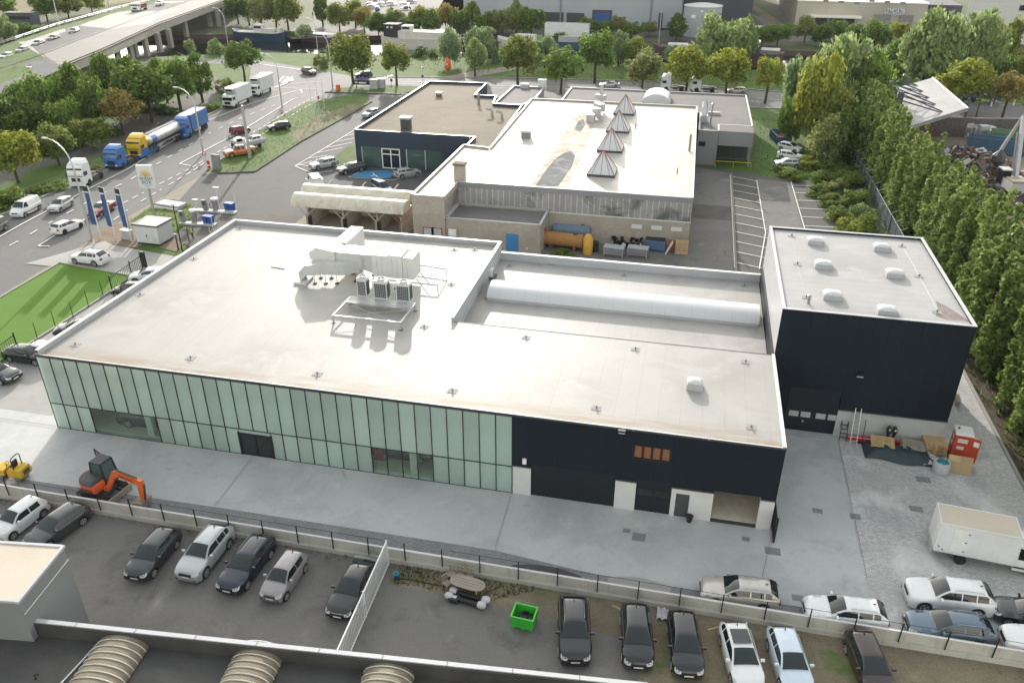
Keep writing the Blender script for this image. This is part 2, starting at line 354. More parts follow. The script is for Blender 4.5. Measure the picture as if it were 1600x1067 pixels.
# general
for n_, c_, r_, me_ in (('black', (.012, .012, .013), .5, 0), ('rubber', (.02, .02, .021), .8, 0), ('dark_grey', (.06, .062, .066), .55, 0), ('grey', (.22, .22, .225), .6, 0),
        ('grey_light', (.42, .42, .43), .55, 0), ('white', (.78, .78, .77), .5, 0), ('red', (.50, .025, .02), .5, 0), ('red_dark', (.25, .015, .015), .35, 0), ('orange', (.70, .13, .03), .45, 0),
        ('orange_toilet', (.48, .06, .025), .5, 0), ('yellow', (.62, .40, .03), .45, 0), ('blue', (.025, .09, .30), .45, 0), ('blue_flag', (.035, .09, .22), .8, 0), ('blue_bin', (.02, .08, .32), .5, 0),
        ('blue_door', (.05, .22, .45), .5, 0), ('green_bin', (.06, .52, .05), .45, 0), ('galv', (.50, .51, .53), .42, .7), ('steel', (.36, .37, .38), .4, .8), ('chrome', (.6, .61, .62), .2, .9),
        ('alu', (.62, .63, .64), .35, .6), ('lamp_clear', (.62, .64, .66), .12, 0), ('tail_red', (.30, .012, .012), .2, 0), ('skin', (.45, .27, .19), .6, 0), ('hivis', (.55, .72, .04), .6, 0),
        ('trousers', (.03, .03, .04), .8, 0), ('hair', (.03, .02, .015), .8, 0), ('wood_pale', (.50, .36, .19), .8, 0), ('wood_grey', (.30, .26, .21), .85, 0), ('cardboard', (.40, .29, .17), .85, 0),
        ('tarp', (.025, .045, .052), .6, 0), ('sack', (.52, .50, .53), .7, 0), ('teal', (.02, .22, .26), .6, 0), ('rust', (.22, .10, .06), .85, 0), ('tank_orange', (.36, .18, .055), .8, 0),
        ('tank_blue', (.14, .20, .27), .6, 0), ('tank_yellow', (.62, .36, .05), .6, 0), ('container_blue', (.04, .10, .17), .6, 0), ('container_green', (.10, .17, .10), .7, 0), ('bark', (.07, .055, .04), .9, 0),
        ('gold', (.55, .36, .08), .5, 0), ('teal_text', (.02, .13, .20), .5, 0), ('purple', (.12, .10, .35), .5, 0), ('blue_slide', (.05, .16, .25), .5, 0), ('boat_blue', (.02, .05, .10), .5, 0), ('boat_white', (.62, .60, .55), .6, 0),
        ('window_dark', (.02, .022, .026), .15, 0), ('scrap_metal', (.13, .13, .14), .6, .4), ('interior', (.66, .60, .49), .7, 0), ('wood_red', (.26, .11, .055), .6, 0), ('pink', (.6, .3, .3), .6, 0)):
    mat(n_, c_, r_, .10, 1.3, ((c_[0]*.7+.03, c_[1]*.7+.03, c_[2]*.7+.03), .58, .85, 2.2), .05, me_, .5)
leaf('leaf_green', (0.129, 0.208, 0.043), (0.202, 0.306, 0.061), (0.315, 0.314, 0.066))
leaf('leaf_dark', (0.102, 0.169, 0.039), (0.159, 0.239, 0.048), (0.202, 0.249, 0.047))
leaf('leaf_olive', (0.161, 0.210, 0.047), (0.245, 0.274, 0.059), (0.402, 0.298, 0.070))
leaf('leaf_yellow', (0.220, 0.283, 0.047), (0.386, 0.387, 0.064), (0.428, 0.420, 0.077))
leaf('leaf_rust', (0.302, 0.238, 0.077), (0.342, 0.304, 0.097), (0.196, 0.240, 0.064))
leaf('leaf_poplar', (0.177, 0.249, 0.065), (0.296, 0.377, 0.122), (0.211, 0.303, 0.085), .32)
leaf('leaf_willow', (0.213, 0.293, 0.112), (0.323, 0.406, 0.163), (0.251, 0.343, 0.132))
leaf('leaf_willow_grey', (0.218, 0.308, 0.145), (0.330, 0.412, 0.220), (0.256, 0.368, 0.174))
leaf('leaf_scrub', (0.139, 0.208, 0.046), (0.248, 0.309, 0.066), (0.384, 0.320, 0.095))
leaf('leaf_brown', (0.227, 0.240, 0.082), (0.308, 0.359, 0.132), (0.308, 0.270, 0.094))
leaf('leaf_grass', (0.091, 0.122, 0.026), (0.120, 0.150, 0.034))
PAINTS = {'white': (.74, .75, .76), 'black': (.012, .013, .017), 'silver': (.45, .46, .48), 'grey': (.16, .17, .18), 'dark_grey': (.05, .055, .062), 'navy': (.013, .019, .036), 'slate': (.10, .15, .20),
          'red': (.22, .012, .02), 'orange': (.55, .16, .03), 'champagne': (.50, .47, .43), 'icy': (.58, .66, .76), 'green': (.028, .036, .041), 'blue': (.03, .12, .34), 'yellow': (.70, .45, .02), 'mauve': (.30, .28, .29), 'brown': (.04, .028, .026)}
for k_, c_ in PAINTS.items(): paint('paint_'+k_, c_, metal=.0 if k_ in ('white', 'black') else .25)
# ------------------------------------------------------------------ camera, sky, sun
sc = bpy.context.scene
cam = bpy.data.objects.new('camera', bpy.data.cameras.new('camera')); C.objects.link(cam); sc.camera = cam
cam.matrix_world = Matrix(((RX.x, UP.x, -FW.x, 0), (RX.y, UP.y, -FW.y, 0), (RX.z, UP.z, -FW.z, CAMH), (0, 0, 0, 1)))
cam.data.sensor_width = 36; cam.data.lens = 36*FPX/1600; cam.data.clip_end = 6000; cam.data.clip_start = .5
SUN_EL, SUN_AZ = 17.5, -17.5
w = bpy.data.worlds.new('World'); sc.world = w; w.use_nodes = True
sky = w.node_tree.nodes.new('ShaderNodeTexSky'); sky.sky_type = 'NISHITA'; sky.sun_disc = False
sky.sun_elevation = R(SUN_EL); sky.sun_rotation = R(SUN_AZ); sky.dust_density = 2.0; sky.air_density = 2.4
bg = w.node_tree.nodes['Background']; bg.inputs['Strength'].default_value = .15
hs_ = w.node_tree.nodes.new('ShaderNodeHueSaturation'); hs_.inputs['Saturation'].default_value = .3
w.node_tree.links.new(sky.outputs[0], hs_.inputs['Color']); w.node_tree.links.new(hs_.outputs[0], bg.inputs['Color'])
sun = bpy.data.objects.new('sun', bpy.data.lights.new('sun', 'SUN')); C.objects.link(sun)
sun.data.energy = 2.0; sun.data.angle = R(.6); sun.data.color = (1, .945, .88)
d_ = Vector((math.sin(R(SUN_AZ))*math.cos(R(SUN_EL)), math.cos(R(SUN_AZ))*math.cos(R(SUN_EL)), math.sin(R(SUN_EL))))
sun.rotation_euler = d_.to_track_quat('Z', 'Y').to_euler(); sun.location = d_*200
sc.view_settings.view_transform = 'Standard'; sc.view_settings.look = 'None'; sc.view_settings.exposure = 1.36; sc.view_settings.gamma = 1
sc.cycles.max_bounces = 6; sc.cycles.transparent_max_bounces = 12; sc.cycles.use_denoising = True
sc.cycles.caustics_reflective = False; sc.cycles.caustics_refractive = False

# ------------------------------------------------------------------ ground
_z = [0.0]; SHEETS = []
def sheet(name, pts, m, z=None):
    """flat sheet; points are metres (x,y) or survey pixels given as ('p',x,y)"""
    q = [(P(p[1], p[2])[:2] if p[0] == 'p' else p[:2]) for p in pts]
    _z[0] += .0025; zz = _z[0] if z is None else z
    SHEETS.append((q, zz))
    return struct(name, MB().poly([(x, y, zz) for x, y in q]), m)
def gz(x, y):
    z = 0.0
    for q, zz in SHEETS:
        ins = False; n = len(q)
        for i in range(n):
            (x0, y0), (x1, y1) = q[i], q[(i+1) % n]
            if (y0 > y) != (y1 > y) and x < (x1-x0)*(y-y0)/(y1-y0)+x0: ins = not ins
        if ins: z = max(z, zz)
    return z
def G(a, b, dz=0.0):
    c = P(a, b); c.z = gz(c.x, c.y)+dz; return c
def px(*pts): return [('p', a, b) for a, b in pts]
NEARB = [(-600, 25), (-300, 138), (-150, 208), (-124, 222), (-100, 225.5), (-60, 226.5), (300, 226.5), (900, 226.5)]
FARB = [(-600, 70), (-300, 182), (-160, 250), (-130, 260), (-100, 263), (-60, 262), (300, 258), (900, 258)]
struct('ground', MB().poly([(-600, -250, 0), (900, -250, 0)]+[(x, y, 0) for x, y in NEARB[::-1]]), 'grass')
struct('far_ground', MB().poly([(x, y, 0) for x, y in FARB]+[(1400, 258, 0), (2500, 2600, 0), (-2500, 2600, 0), (-2500, -400, 0), (-601, 70, 0)]), 'ground_far')
qb = MB()
for L in (NEARB, FARB):
    for a, b in zip(L, L[1:]): qb.quad((*a, -2.5), (*b, -2.5), (*b, 0), (*a, 0))
struct('quay', qb, 'brick_quay')
m_, nt_, b_ = base_mat('water', (.012, .016, .014), .06, 0, .6)
bp_ = node(nt_, 'ShaderNodeBump', Strength=.12, Distance=.1); nt_.links.new(noise(nt_, .6, 3, coords(nt_)), bp_.inputs['Height']); nt_.links.new(bp_.outputs[0], b_.inputs['Normal'])
struct('canal_water', MB().poly([(x, y, -1.5) for x, y in NEARB]+[(x, y, -1.5) for x, y in FARB[::-1]]), 'water')

sheet('grass_verge', [(-110, 40), (-91, 40), (-91.5, 96), (-92.4, 111), (-95.8, 146), (-97, 158), (-101, 158), (-100, 146), (-96, 111), (-95.5, 96), (-110, 60)], 'grass')
sheet('tree_park', px((-60, 320), (15, 283), (60, 262), (165, 243), (245, 208), (330, 160), (352, 140), (338, 118), (290, 150), (200, 185), (90, 215), (-60, 262)), 'asphalt_old')
sheet('meadow', [(-90, 196.5), (-47, 200.5), (-13, 204.2), (19, 198.7), (70, 196.6), (400, 196.5), (400, 226), (-60, 226.2), (-100, 225), (-124, 221), (-112, 209), (-95, 199)], 'grass_lush')
sheet('meadow', px((325, 101), (404, 108), (438, 115), (444, 124), (420, 132), (330, 119), (285, 108)), 'grass_lush')
road = [(-91, 40), (-91.5, 96), (-92.3, 111), (-95.7, 146), (-96.5, 156), (-99, 172), (-103, 178), (-117, 205), (-116, 209.5), (-81.6, 193.5), (-72, 176), (-78, 171), (-81.3, 152), (-78.6, 129), (-75.3, 113), (-74.6, 93), (-72.2, 66), (-72, 40)]
sheet('road', road, 'asphalt_road')
sheet('side_road', px((200, 93), (300, 91), (405, 95.5), (445, 101), (520, 118), (470, 140), (440, 114), (406, 107), (330, 99), (200, 104)), 'asphalt_road')
sheet('cross_road', [(-84, 175), (-72, 175), (-57, 177), (18, 181), (63, 177), (400, 176), (400, 196), (69, 196), (19, 198), (-13, 203.7), (-47.7, 200), (-82, 193)], 'asphalt_road')
sheet('roadside_dirt', [(-72, 40), (-72.2, 66), (-74.5, 93), (-75.2, 113), (-72.6, 114), (-69, 100), (-68, 90), (-66, 72), (-64, 40)], 'dirt_pale')
fore = [(-75.2, 112), (-71, 98), (-62, 92), (-58, 82), (-48, 79), (-17, 77), (26, 77), (26, 128), (1.3, 134), (-10, 150), (-50, 176), (-60, 177.2), (-72, 175.2), (-69, 165), (-68, 115)]
sheet('forecourt', fore, 'asphalt_grey')
sheet('rear_yard', [(-17, 76), (7, 76), (7, 97), (-17, 97)], 'asphalt_lot')
sheet('parking_lot', [(6.8, 76), (26, 76), (26, 128.5), (20, 128), (6.8, 130)], 'asphalt_old')
sheet('parking_lot', [(1, 76), (6.6, 76), (6.8, 131), (1, 133.5)], 'asphalt_lot')
sheet('concrete_slab', [(1, 108.5), (6.5, 108.5), (6.5, 114.5), (1, 114.5)], 'asphalt_old')
sheet('parking_lot', [(11.2, 76), (15.8, 76), (15.6, 128.2), (10.6, 129)], 'asphalt_lot')
sheet('grass_plot', [(9.5, 131.5), (15, 129.5), (26, 128.5), (34, 128), (34, 176), (9.3, 178), (9.5, 160)], 'grass')
sheet('grass_island', px((332, 269), (345, 271), (398, 269), (470, 222), (553, 176), (581, 160), (578, 157), (524, 153), (480, 160), (443, 180), (400, 208), (370, 228)), 'grass_dry')
sheet('worn_strip', px((452, 210), (500, 180), (548, 163), (570, 163), (520, 190), (470, 220)), 'worn_grass')
sheet('grass_island', px((508, 145), (530, 138), (600, 134), (680, 136), (625, 148), (520, 147)), 'grass_dry')
sheet('grass_strip', px((519, 248), (553, 222), (557, 257), (540, 262)), 'grass_dry')
sheet('sign_bed', px((205, 345), (243, 318), (270, 312), (300, 318), (304, 340), (276, 361), (262, 382), (222, 384), (160, 377)), 'grass_dry')
sheet('bare_earth', px((136, 377), (160, 358), (205, 345), (212, 360), (222, 384), (215, 388)), 'dirt_brown')
sheet('bare_earth', px((248, 388), (270, 373), (290, 379), (276, 394)), 'dirt_brown')
sheet('footpath', px((680, 124), (742, 111), (805, 103), (820, 107), (760, 118), (720, 124)), 'dirt_pale')
sheet('wash_apron', px((300, 345), (302, 330), (372, 336), (440, 334), (500, 330), (645, 350), (640, 392), (480, 378), (330, 366), (300, 388), (268, 372)), 'asphalt_old')
sheet('driveway', [(-76, 74.5), (-61.3, 74.5), (-61.3, 40), (-46, 40), (-46, 80), (-57, 84), (-60, 80.5), (-69.5, 82), (-71.5, 83)], 'concrete_pale')
sheet('side_strip', [(-61.0, 46.5), (-50, 46.5), (-49, 78), (-56, 78), (-61.0, 72)], 'concrete_pale')
sheet('concrete_apron', [(-85, 38.9), (14.1, 38.9), tuple(P(1350, 900)[:2]), tuple(P(1310, 690)[:2]), (12.5, 60), (-48, 60), (-50, 47), (-85, 47)], 'concrete_apron')
sheet('cobble_strip', [(-85, 37.0), (14.0, 37.0), (14.0, 38.9), (-3, 38.9), (-10, 39.6), (-30, 39.5), (-45, 39.2), (-85, 39.2)], 'cobble_dark')
sheet('paved_yard', [tuple(P(1310, 690)[:2]), tuple(P(1350, 900)[:2]), (13.9, 37.0), (40, 37.0), (26.6, 52), (26.6, 80), (12, 80), (12.4, 60)], 'cobble')
sheet('car_lot', [(-90, 10), (-15.8, 10), (-15.8, 37), (-90, 37)], 'asphalt_lot')
sheet('scrub_lot', [(-15.8, 10), (60, 10), (60, 37), (-15.8, 37)], 'lot_scrub')
sheet('car_lot', [(-15.8, 10), (1.0, 10), (0.2, 34.0), (-4, 34.3), (-10, 35.0), (-15.8, 35.2)], 'asphalt_lot')
sheet('hedge_soil', [(26.7, 30), (37, 30), (37, 160), (26.7, 160), (26.7, 80)], 'soil_dark')
sheet('scrap_yard', [(36, 60), (110, 60), (110, 164.5), (36, 164.5)], 'yard_dirt')
sheet('far_car_park', px((585, 34), (575, -12), (700, -12), (665, 50), (690, 66), (1170, 66), (1150, 50), (1060, 48)), 'asphalt_old')
sheet('far_lane', px((455, 62), (450, 48), (490, 35), (492, 8), (545, -8), (560, -4), (520, 16), (505, 40), (600, 48), (600, 56)), 'asphalt_old')
sheet('far_lane', px((40, 30), (120, 32), (160, 38), (60, 40)), 'asphalt_old')
sheet('dry_field', px((-80, 40), (40, -20), (330, -60), (340, -10), (200, 5), (80, 20)), 'field_dry')
sheet('dry_field', px((1172, 12), (1177, 8), (1240, 48), (1210, 50)), 'field_dry')
sheet('far_pavement', px((1170, 22), (1205, 50), (1195, 66), (1440, 66), (1420, 40), (1240, 44)), 'asphalt_old')
tl = sheet('artificial_lawn', px((56, 533), (162, 465), (208, 433), (94, 412), (0, 467))+[(-71.6, 44), (-60.5, 44)], 'turf')
# kerbs
def kerb(name, pts, w_=.15, h=.12, m='concrete_pale', lift=0.0):
    q = [P(*p) if len(p) == 2 else Vector((p[0], p[1], 0)) for p in pts]; k = MB()
    for a, b in zip(q, q[1:]):
        t = (b-a); k.cb((a+b)/2+Vector((0, 0, (h+.1)/2+lift)), (t.length+w_*.6, w_, h+.1), 0, math.atan2(t.y, t.x))
    return struct(name, k, m)
kerb('lawn_kerb', [(0, 467), (94, 412), (208, 433)], .15, .1)
kerb('lawn_kerb', [(20, 556), (56, 533), (162, 465), (208, 433)], .18, .14)
kerb('yard_kerb', [(26.65, 37.5, 0), (26.65, 80, 0)], .22, .18)
kerb('island_kerb', [(332, 269), (345, 271.5), (398, 269.5), (470, 222.5), (553, 176.5), (581, 160)], .2, .12, 'asphalt_old')
kerb('island_kerb', [(508, 145.3), (625, 148.5), (680, 136)], .2, .12, 'asphalt_old')
kerb('lot_kerb', [(6.7, 78, 0), (6.75, 131, 0)], .25, .1, 'dirt_pale')
kerb('road_kerb', [(-91.1, 40, 0), (-91.6, 96, 0), (-92.4, 111, 0), (-95.8, 146, 0), (-96.7, 156, 0), (-99.2, 172, 0)], .3, .1)
kerb('road_kerb', [(-72.6, 176.2, 0), (-57, 176.7, 0), (-30, 178.5, 0), (18, 180.7, 0), (63, 176.6, 0), (200, 176, 0)], .3, .1)
kerb('road_kerb', [(-82, 193.6, 0), (-47.7, 200.5, 0), (-13, 204.2, 0), (19, 198.6, 0), (69, 196.6, 0), (300, 196.5, 0)], .3, .1)
# road markings
_mk = [.22]
def stripes(name, segs, w_=.14, m='line_white'):
    k = MB(); _z[0] += .0025; z = _z[0]
    for a, b in segs:
        a = P(*a) if isinstance(a, tuple) else a; b = P(*b) if isinstance(b, tuple) else b
        t = (b-a).normalized(); n = Vector((-t.y, t.x, 0))*w_/2
        k.quad((*(a-n)[:2], z), (*(b-n)[:2], z), (*(b+n)[:2], z), (*(a+n)[:2], z))
    return struct(name, k, m)
def dashes(pts, on, gap, start=0.0):
    q = [P(*p) for p in pts]; out = []; pos = start
    for a, b in zip(q, q[1:]):
        L = (b-a).length; t = (b-a)/L; s = pos
        while s < L: out.append((a+t*max(s, 0), a+t*min(s+on, L))); s += on+gap
        pos = s-L
    return out
stripes('edge_line', [((-40, 394), (33, 352)), ((33, 352), (143, 294)), ((143, 294), (200, 265)), ((200, 265), (317, 192)), ((317, 192), (400, 160)), ((400, 160), (471, 140.5))], .2)
stripes('stop_line', [((437, 138), (510, 141)), ((470, 141), (472, 147)), ((440, 133), (506, 128))], .3, 'line_worn')
stripes('lane_dashes', dashes([(-20, 404), (30, 377), (82, 347), (175, 296), (205, 281)], 1.6, 2.4), .16)
stripes('lane_dashes', dashes([(205, 281), (275, 240), (330, 208), (380, 184), (430, 165)], 1.6, 2.4), .16)
stripes('lane_line', [((60, 385.5), (86, 369)), ((86, 369), (140, 340)), ((60, 385.5), (78, 386))], .18)
stripes('lane_line', [((281, 257), (375, 207)), ((375, 207), (458, 156)), ((281, 257), (298, 260)), ((458, 156), (466, 154))], .18)
stripes('cycle_dashes', dashes([(150, 345), (188, 321), (225, 302), (262, 282), (300, 263), (318, 252)], 1.3, 1.0), .14)
stripes('cycle_dashes', dashes([(178, 345), (205, 325), (252, 297), (300, 269), (322, 254)], 1.5, 1.1), .14)
stripes('cycle_dashes', dashes([(330, 245), (362, 226), (410, 200), (455, 172), (500, 148)], 1.3, 1.0), .14)
stripes('cycle_dashes', dashes([(345, 250), (380, 228), (430, 199), (470, 172), (515, 150)], 1.3, 1.0), .14)
stripes('hatching', [((436, 129), (444, 120.5)), ((441, 131), (450, 121.5)), ((446, 131), (454, 122.5)), ((451, 130), (456, 124)), ((456, 121), (457, 127)), ((457, 127), (430, 138))], .45)
stripes('road_line', [((406, 101), (470, 110)), ((598, 123), (613, 118)), ((600, 124), (614, 119))], .3)
stripes('road_line', [((560, 131), (680, 129)), ((560, 131), (1000, 139)), ((1000, 139), (1225, 158)), ((1225, 158), (1330, 166)), ((680, 138), (1000, 140.5)), ((1480, 178), (1600, 186))], .22, 'line_worn')
bays = [((461, 261), (553, 205)), ((461, 261), (490, 273)), ((465, 258), (490, 262)), ((480, 249), (512, 244)), ((497, 240), (535, 232)), ((510, 232), (550, 224)), ((526, 223), (553, 217)), ((540, 214), (555, 210))]
bays += [((461, 261), (488, 253)), ((490, 273), (520, 268)), ((545, 278), (562, 270)), ((612, 283), (660, 275)), ((545, 278), (612, 283))]
stripes('bay_lines', bays, .12)
lotl = [((1141, 275), (1148, 420)), ((1182, 283), (1196, 365)), ((1235, 283), (1258, 362)), ((1196, 365), (1186, 422))]
for i in range(14):
    y_ = 129.0-i*3.55
    lotl.append((Vector((6.9, y_, 0)), Vector((10.7+max(0, i)*.05, y_-1.6, 0))))
for i in range(7): lotl.append((Vector((15.8, 126.5-i*3.6, 0)), Vector((19.0+i*.45, 126.9-i*3.6, 0))))
stripes('bay_lines', lotl, .12)
sheet('blue_bay', px((546, 277), (567, 269), (606, 268), (618, 272), (610, 279.5), (596, 281)), 'blue_bay', _z[0]+.004); _z[0] += .01
stripes('bay_symbol', [((583, 272), (586, 276)), ((579, 277), (586, 275)), ((586, 275), (590, 278))], .22)
stripes('slab_joint', [((1310, 690), (1330, 790)), ((1330, 790), (1354, 905)), ((800, 770), (774, 858)), ((395, 716), (330, 800)), ((90, 668), (0, 655)), ((1206, 836), (1190, 905))], .035, 'grey')
stripes('slab_joint', [((0, 656), (88, 668))], .03, 'grey')
# drains and covers
def cover(a, b, w_=.8, h_=.6, m='grey'):
    c = G(a, b); return struct('drain_cover', MB().box(c.x-w_/2, c.x+w_/2, c.y-h_/2, c.y+h_/2, c.z-.05, c.z+.012), m)
# ------------------------------------------------------------------ main showroom building
FX0, FX1, FJ, FY, BY, FH = -48.27, 8.1, -10.1, 45.7, 76.2, 7.25
NX, NY, RZ, LZ = -18.05, 58.5, 6.82, 5.35
bld = thing('showroom_building', 'large new showroom with white flat roof, green glass front and black clad garage doors', 'building', (0, 0, 0))
bld.location = (FX0, FY, 0)
def L(v): return (v[0]-FX0, v[1]-FY, v[2])
class MBs(MB):            # a builder whose coordinates are site coordinates, shifted to a building's own base
    def __init__(s, ox, oy): super().__init__(); s.o = Vector((ox, oy, 0))
    def mesh(s, *a, **k):
        s.v = [(x-s.o.x, y-s.o.y, z-s.o.z) for x, y, z in s.v]; return super().mesh(*a, **k)
def mb(): return MBs(FX0, FY)
# roofs
obj('roof', mb().prism([(FX0+.22, FY+.12), (FX1-.15, FY+.12), (FX1-.15, NY-.004), (NX-.2, NY-.004), (NX-.2, BY-.22), (FX0+.22, BY-.22)], RZ-.3, RZ), 'roof_white', bld)
obj('roof', mb().prism([(NX+.01, NY+.01), (FX1-.2, NY+.01), (FX1-.2, BY-.25), (NX+.01, BY-.25)], LZ-.3, LZ), 'roof_white', bld)
# walls and parapets
w_ = mb()
w_.box(FX0, FX0+.22, FY+.3, BY, 0, FH-.05)                     # left
w_.box(FX0+.22, NX, BY-.22, BY, 0, FH-.05)                     # back, tall part
w_.box(NX-.195, NX, NY+.005, BY-.25, LZ-.3, FH-.05)                   # step above the low roof
w_.box(NX, FX1, BY-.25, BY, 0, 6.12)                         # back, low part
w_.box(NX, FX1-.2, NY-.03, NY-.005, LZ, RZ-.31)
obj('wall', w_, 'membrane_grey', bld)
w_ = mb(); w_.box(FX1-.15, FX1, FY+.3, BY, 0, RZ+.02); obj('wall', w_, 'clad_dark', bld)
c_ = mb()
c_.box(FX0-.05, FX0+.27, FY+.13, BY+.05, FH-.05, FH+.02); c_.box(FX0+.27, NX+.05, BY-.27, BY+.05, FH-.05, FH+.02)
c_.box(NX-.25, NX+.05, NY-.1, BY-.27, FH-.05, FH+.02); c_.box(NX+.05, FX1, BY-.3, BY+.05, 6.12, 6.19)
c_.box(FX1-.2, FX1+.04, FY+.13, NY, RZ+.02, RZ+.12)
obj('coping', c_, 'trim_white', bld)
c_ = mb(); c_.box(FX0+.27, FX1-.2, FY-.02, FY+.13, RZ+.0, RZ+.1); obj('roof_edge', c_, 'trim_white', bld)
c_ = mb(); c_.box(NX+.05, FX1-.2, NY-.02, NY+.03, RZ-.2, RZ+.025); c_.box(FX0-.04, FX1+.03, FY-.045, FY-.02, RZ-.12, RZ+.13); c_.box(FX0+.22, FX1, BY+.05, BY+.07, 6.0, 6.15); obj('flashing', c_, 'dark_grey', bld)
# curtain wall: 32 bays
PW = (FJ-FX0)/32; TZ = 2.45; GT = RZ+.02
def fx(a, b): return PY(a, b, FY).x
doorx = (fx(378, 703), fx(429, 713))
clear1 = (FX0+3*PW, FX0+8*PW); clear2 = (fx(563, 733), fx(681, 748)); clear2 = (FX0+round((clear2[0]-FX0)/PW)*PW, FX0+round((clear2[1]-FX0)/PW)*PW)
pan = MB().box(.02, PW-.02, 0, .03, 0, GT-TZ-.04); pan_me = pan.mesh('glass_panel', ['glass_frosted'])
pan2_me = MB().box(.02, PW-.02, 0, .03, .08, TZ-.04).mesh('glass_panel', ['glass_frosted'])
for i in range(32):
    x = FX0+i*PW
    link('glass_panel', pan_me, bld, L((x, FY, TZ+.02)))
    if clear1[0]-.1 < x < clear1[1]-.1 or clear2[0]+PW-.1 < x < clear2[1]-.1 or doorx[0]-PW < x < doorx[1]: continue
    link('glass_panel', pan2_me, bld, L((x, FY, 0)))
d0 = FX0+math.floor((doorx[0]-FX0)/PW)*PW; d1 = FX0+math.ceil((doorx[1]-FX0)/PW)*PW
for a, b in ((d0, doorx[0]), (doorx[1], d1)):
    if b-a > .1: obj('glass_panel', mb().box(a+.02, b-.02, FY, FY+.03, .08, TZ-.04), 'glass_frosted', bld)
obj('glass_panel', mb().box(doorx[0]+.05, doorx[1]-.05, FY, FY+.03, 2.1, TZ-.04), 'glass_frosted', bld)
fr = mb()
for i in range(33):
    x = FX0+i*PW; lo = 0
    if clear1[0]+.1 < x < clear1[1]-.1 or doorx[0]+.1 < x < doorx[1]-.1: lo = TZ
    fr.box(x-.03, x+.03, FY-.05, FY-.004, lo, GT)
fr.box(FX0, FJ, FY-.045, FY-.006, TZ-.03, TZ+.03); fr.box(FX0, FJ, FY-.05, FY-.007, GT, GT+.06)
for a, b in ((FX0, doorx[0]), (doorx[1], FJ)): fr.box(a, b, FY-.045, FY-.008, .02, .10)
for x in doorx: fr.box(x-.06, x+.06, FY-.08, FY-.003, 0, 2.2)
fr.box(doorx[0], doorx[1], FY-.08, FY-.003, 2.02, 2.12)
obj('window_frame', fr, 'black', bld)
obj('clear_window', mb().box(clear1[0]+.03, clear1[1]-.03, FY+.002, FY+.022, .1, TZ-.03), 'glass_clear', bld)
obj('clear_window', mb().box(clear2[0]+.03, clear2[1]-.03, FY+.002, FY+.022, .1, TZ-.03), 'glass_clear', bld)
obj('window_sill', mb().box(clear2[0]+.03, clear2[1]-.03, FY+.03, FY+.3, .05, .14), 'white', bld)
for k in range(2):
    a = doorx[0]+.06+(doorx[1]-doorx[0]-.12)/2*k; b = a+(doorx[1]-doorx[0]-.12)/2
    dr = obj('entrance_door', mb().box(a+.01, b-.01, FY+.0, FY+.03, .04, 2.0), 'glass_dark', bld)
    e_ = mb(); e_.box(a+.01, b-.01, FY-.03, FY-.002, .04, .12); e_.box(a+.01, b-.01, FY-.03, FY-.002, 1.93, 2.0); e_.box(a+.01, a+.07, FY-.03, FY-.002, .12, 1.93); e_.box(b-.07, b-.01, FY-.03, FY-.002, .12, 1.93)
    obj('door_frame', e_, 'black', bld)
# inside of the showroom
obj('floor', mb().box(FX0+.3, FJ-.1, FY+.35, 56, .1, .16), 'interior', bld)
obj('inner_wall', mb().box(FX0+.3, FJ, 56, 56.2, .1, RZ-.35), 'panel_white', bld)
col = mb()
for k in range(6): col.cb((FX0+.9+k*7.4, FY+.7, 3.3), (.55, .45, 6.3))
obj('column', col, 'panel_white', bld); LAST[0]['kind'] = 'stuff'
obj('floor_beam', mb().box(FX0+.5, FJ-.2, FY+.5, FY+.9, 2.5, 2.95), 'panel_white', bld)
# black clad garage front
CLAD = 3.05
def zz(a, b): return PY(a, b, FY).z
p1 = (FJ, fx(829, 760)); g1 = (p1[1], fx(959, 785)); g2 = (fx(991, 790), fx(1046, 795)); op = (fx(1109, 815), fx(1181, 820)); md = (fx(1053, 800), fx(1074, 803))
gt = 2.95
wd = mb(); win = (fx(990, 706), fx(1048, 712), zz(1018, 716), zz(1018, 701))
win = (win[0], win[1], win[2]-.05, win[2]+.95)
holes = [win, (g1[0], g1[1], -1, gt), (g2[0], g2[1], -1, gt), (op[0], op[1], -1, gt-.15)]
wd.wall(FJ, FX1, gt-.3, RZ-.02, FY-.06, FY+.2, holes); obj('cladding', wd, 'clad_dark', bld)
for a, b in ((FJ, g1[0]), (g1[1], g2[0]), (op[1], FX1-.02)): obj('wall_pier', mb().box(a+.004, b-.004, FY-.01, FY+.3, 0, gt-.304), 'panel_white', bld)
pw = mb().wall(g2[1]+.004, op[0]-.004, 0, gt-.304, FY-.01, FY+.3, [(md[0], md[1], -1, 2.1)])
obj('wall', pw, 'panel_white', bld)
for a, b in ((FJ, g1[0]), (g1[1], g2[0]), (g2[1], op[0]), (op[1], FX1)): obj('ledge', mb().box(a, b, FY-.09, FY-.012, gt-.42, gt-.31), 'dark_grey', bld)
gd = obj('garage_door', mb().box(g1[0], g1[1], FY+.1, FY+.16, .02, gt), 'clad_slat', bld)
gd = obj('garage_door', mb().box(g2[0], g2[1], FY+.1, FY+.16, .02, gt), 'clad_slat', bld)
for k in range(2):
    a = g2[0]+.12+k*(g2[1]-g2[0]-.1)/2; obj('door_window', mb().box(a, a+(g2[1]-g2[0])/2-.2, FY+.085, FY+.099, 1.45, 2.0), 'glass_dark', gd).location = (0, 0, 0)
md_ = obj('door', mb().box(md[0]+.02, md[1]-.02, FY+.05, FY+.1, .02, 2.08), 'dark_grey', bld); obj('door_handle', mb().box(md[0]+.1, md[0]+.22, FY+.01, FY+.05, 1.0, 1.04), 'chrome', md_)
rm = mb()
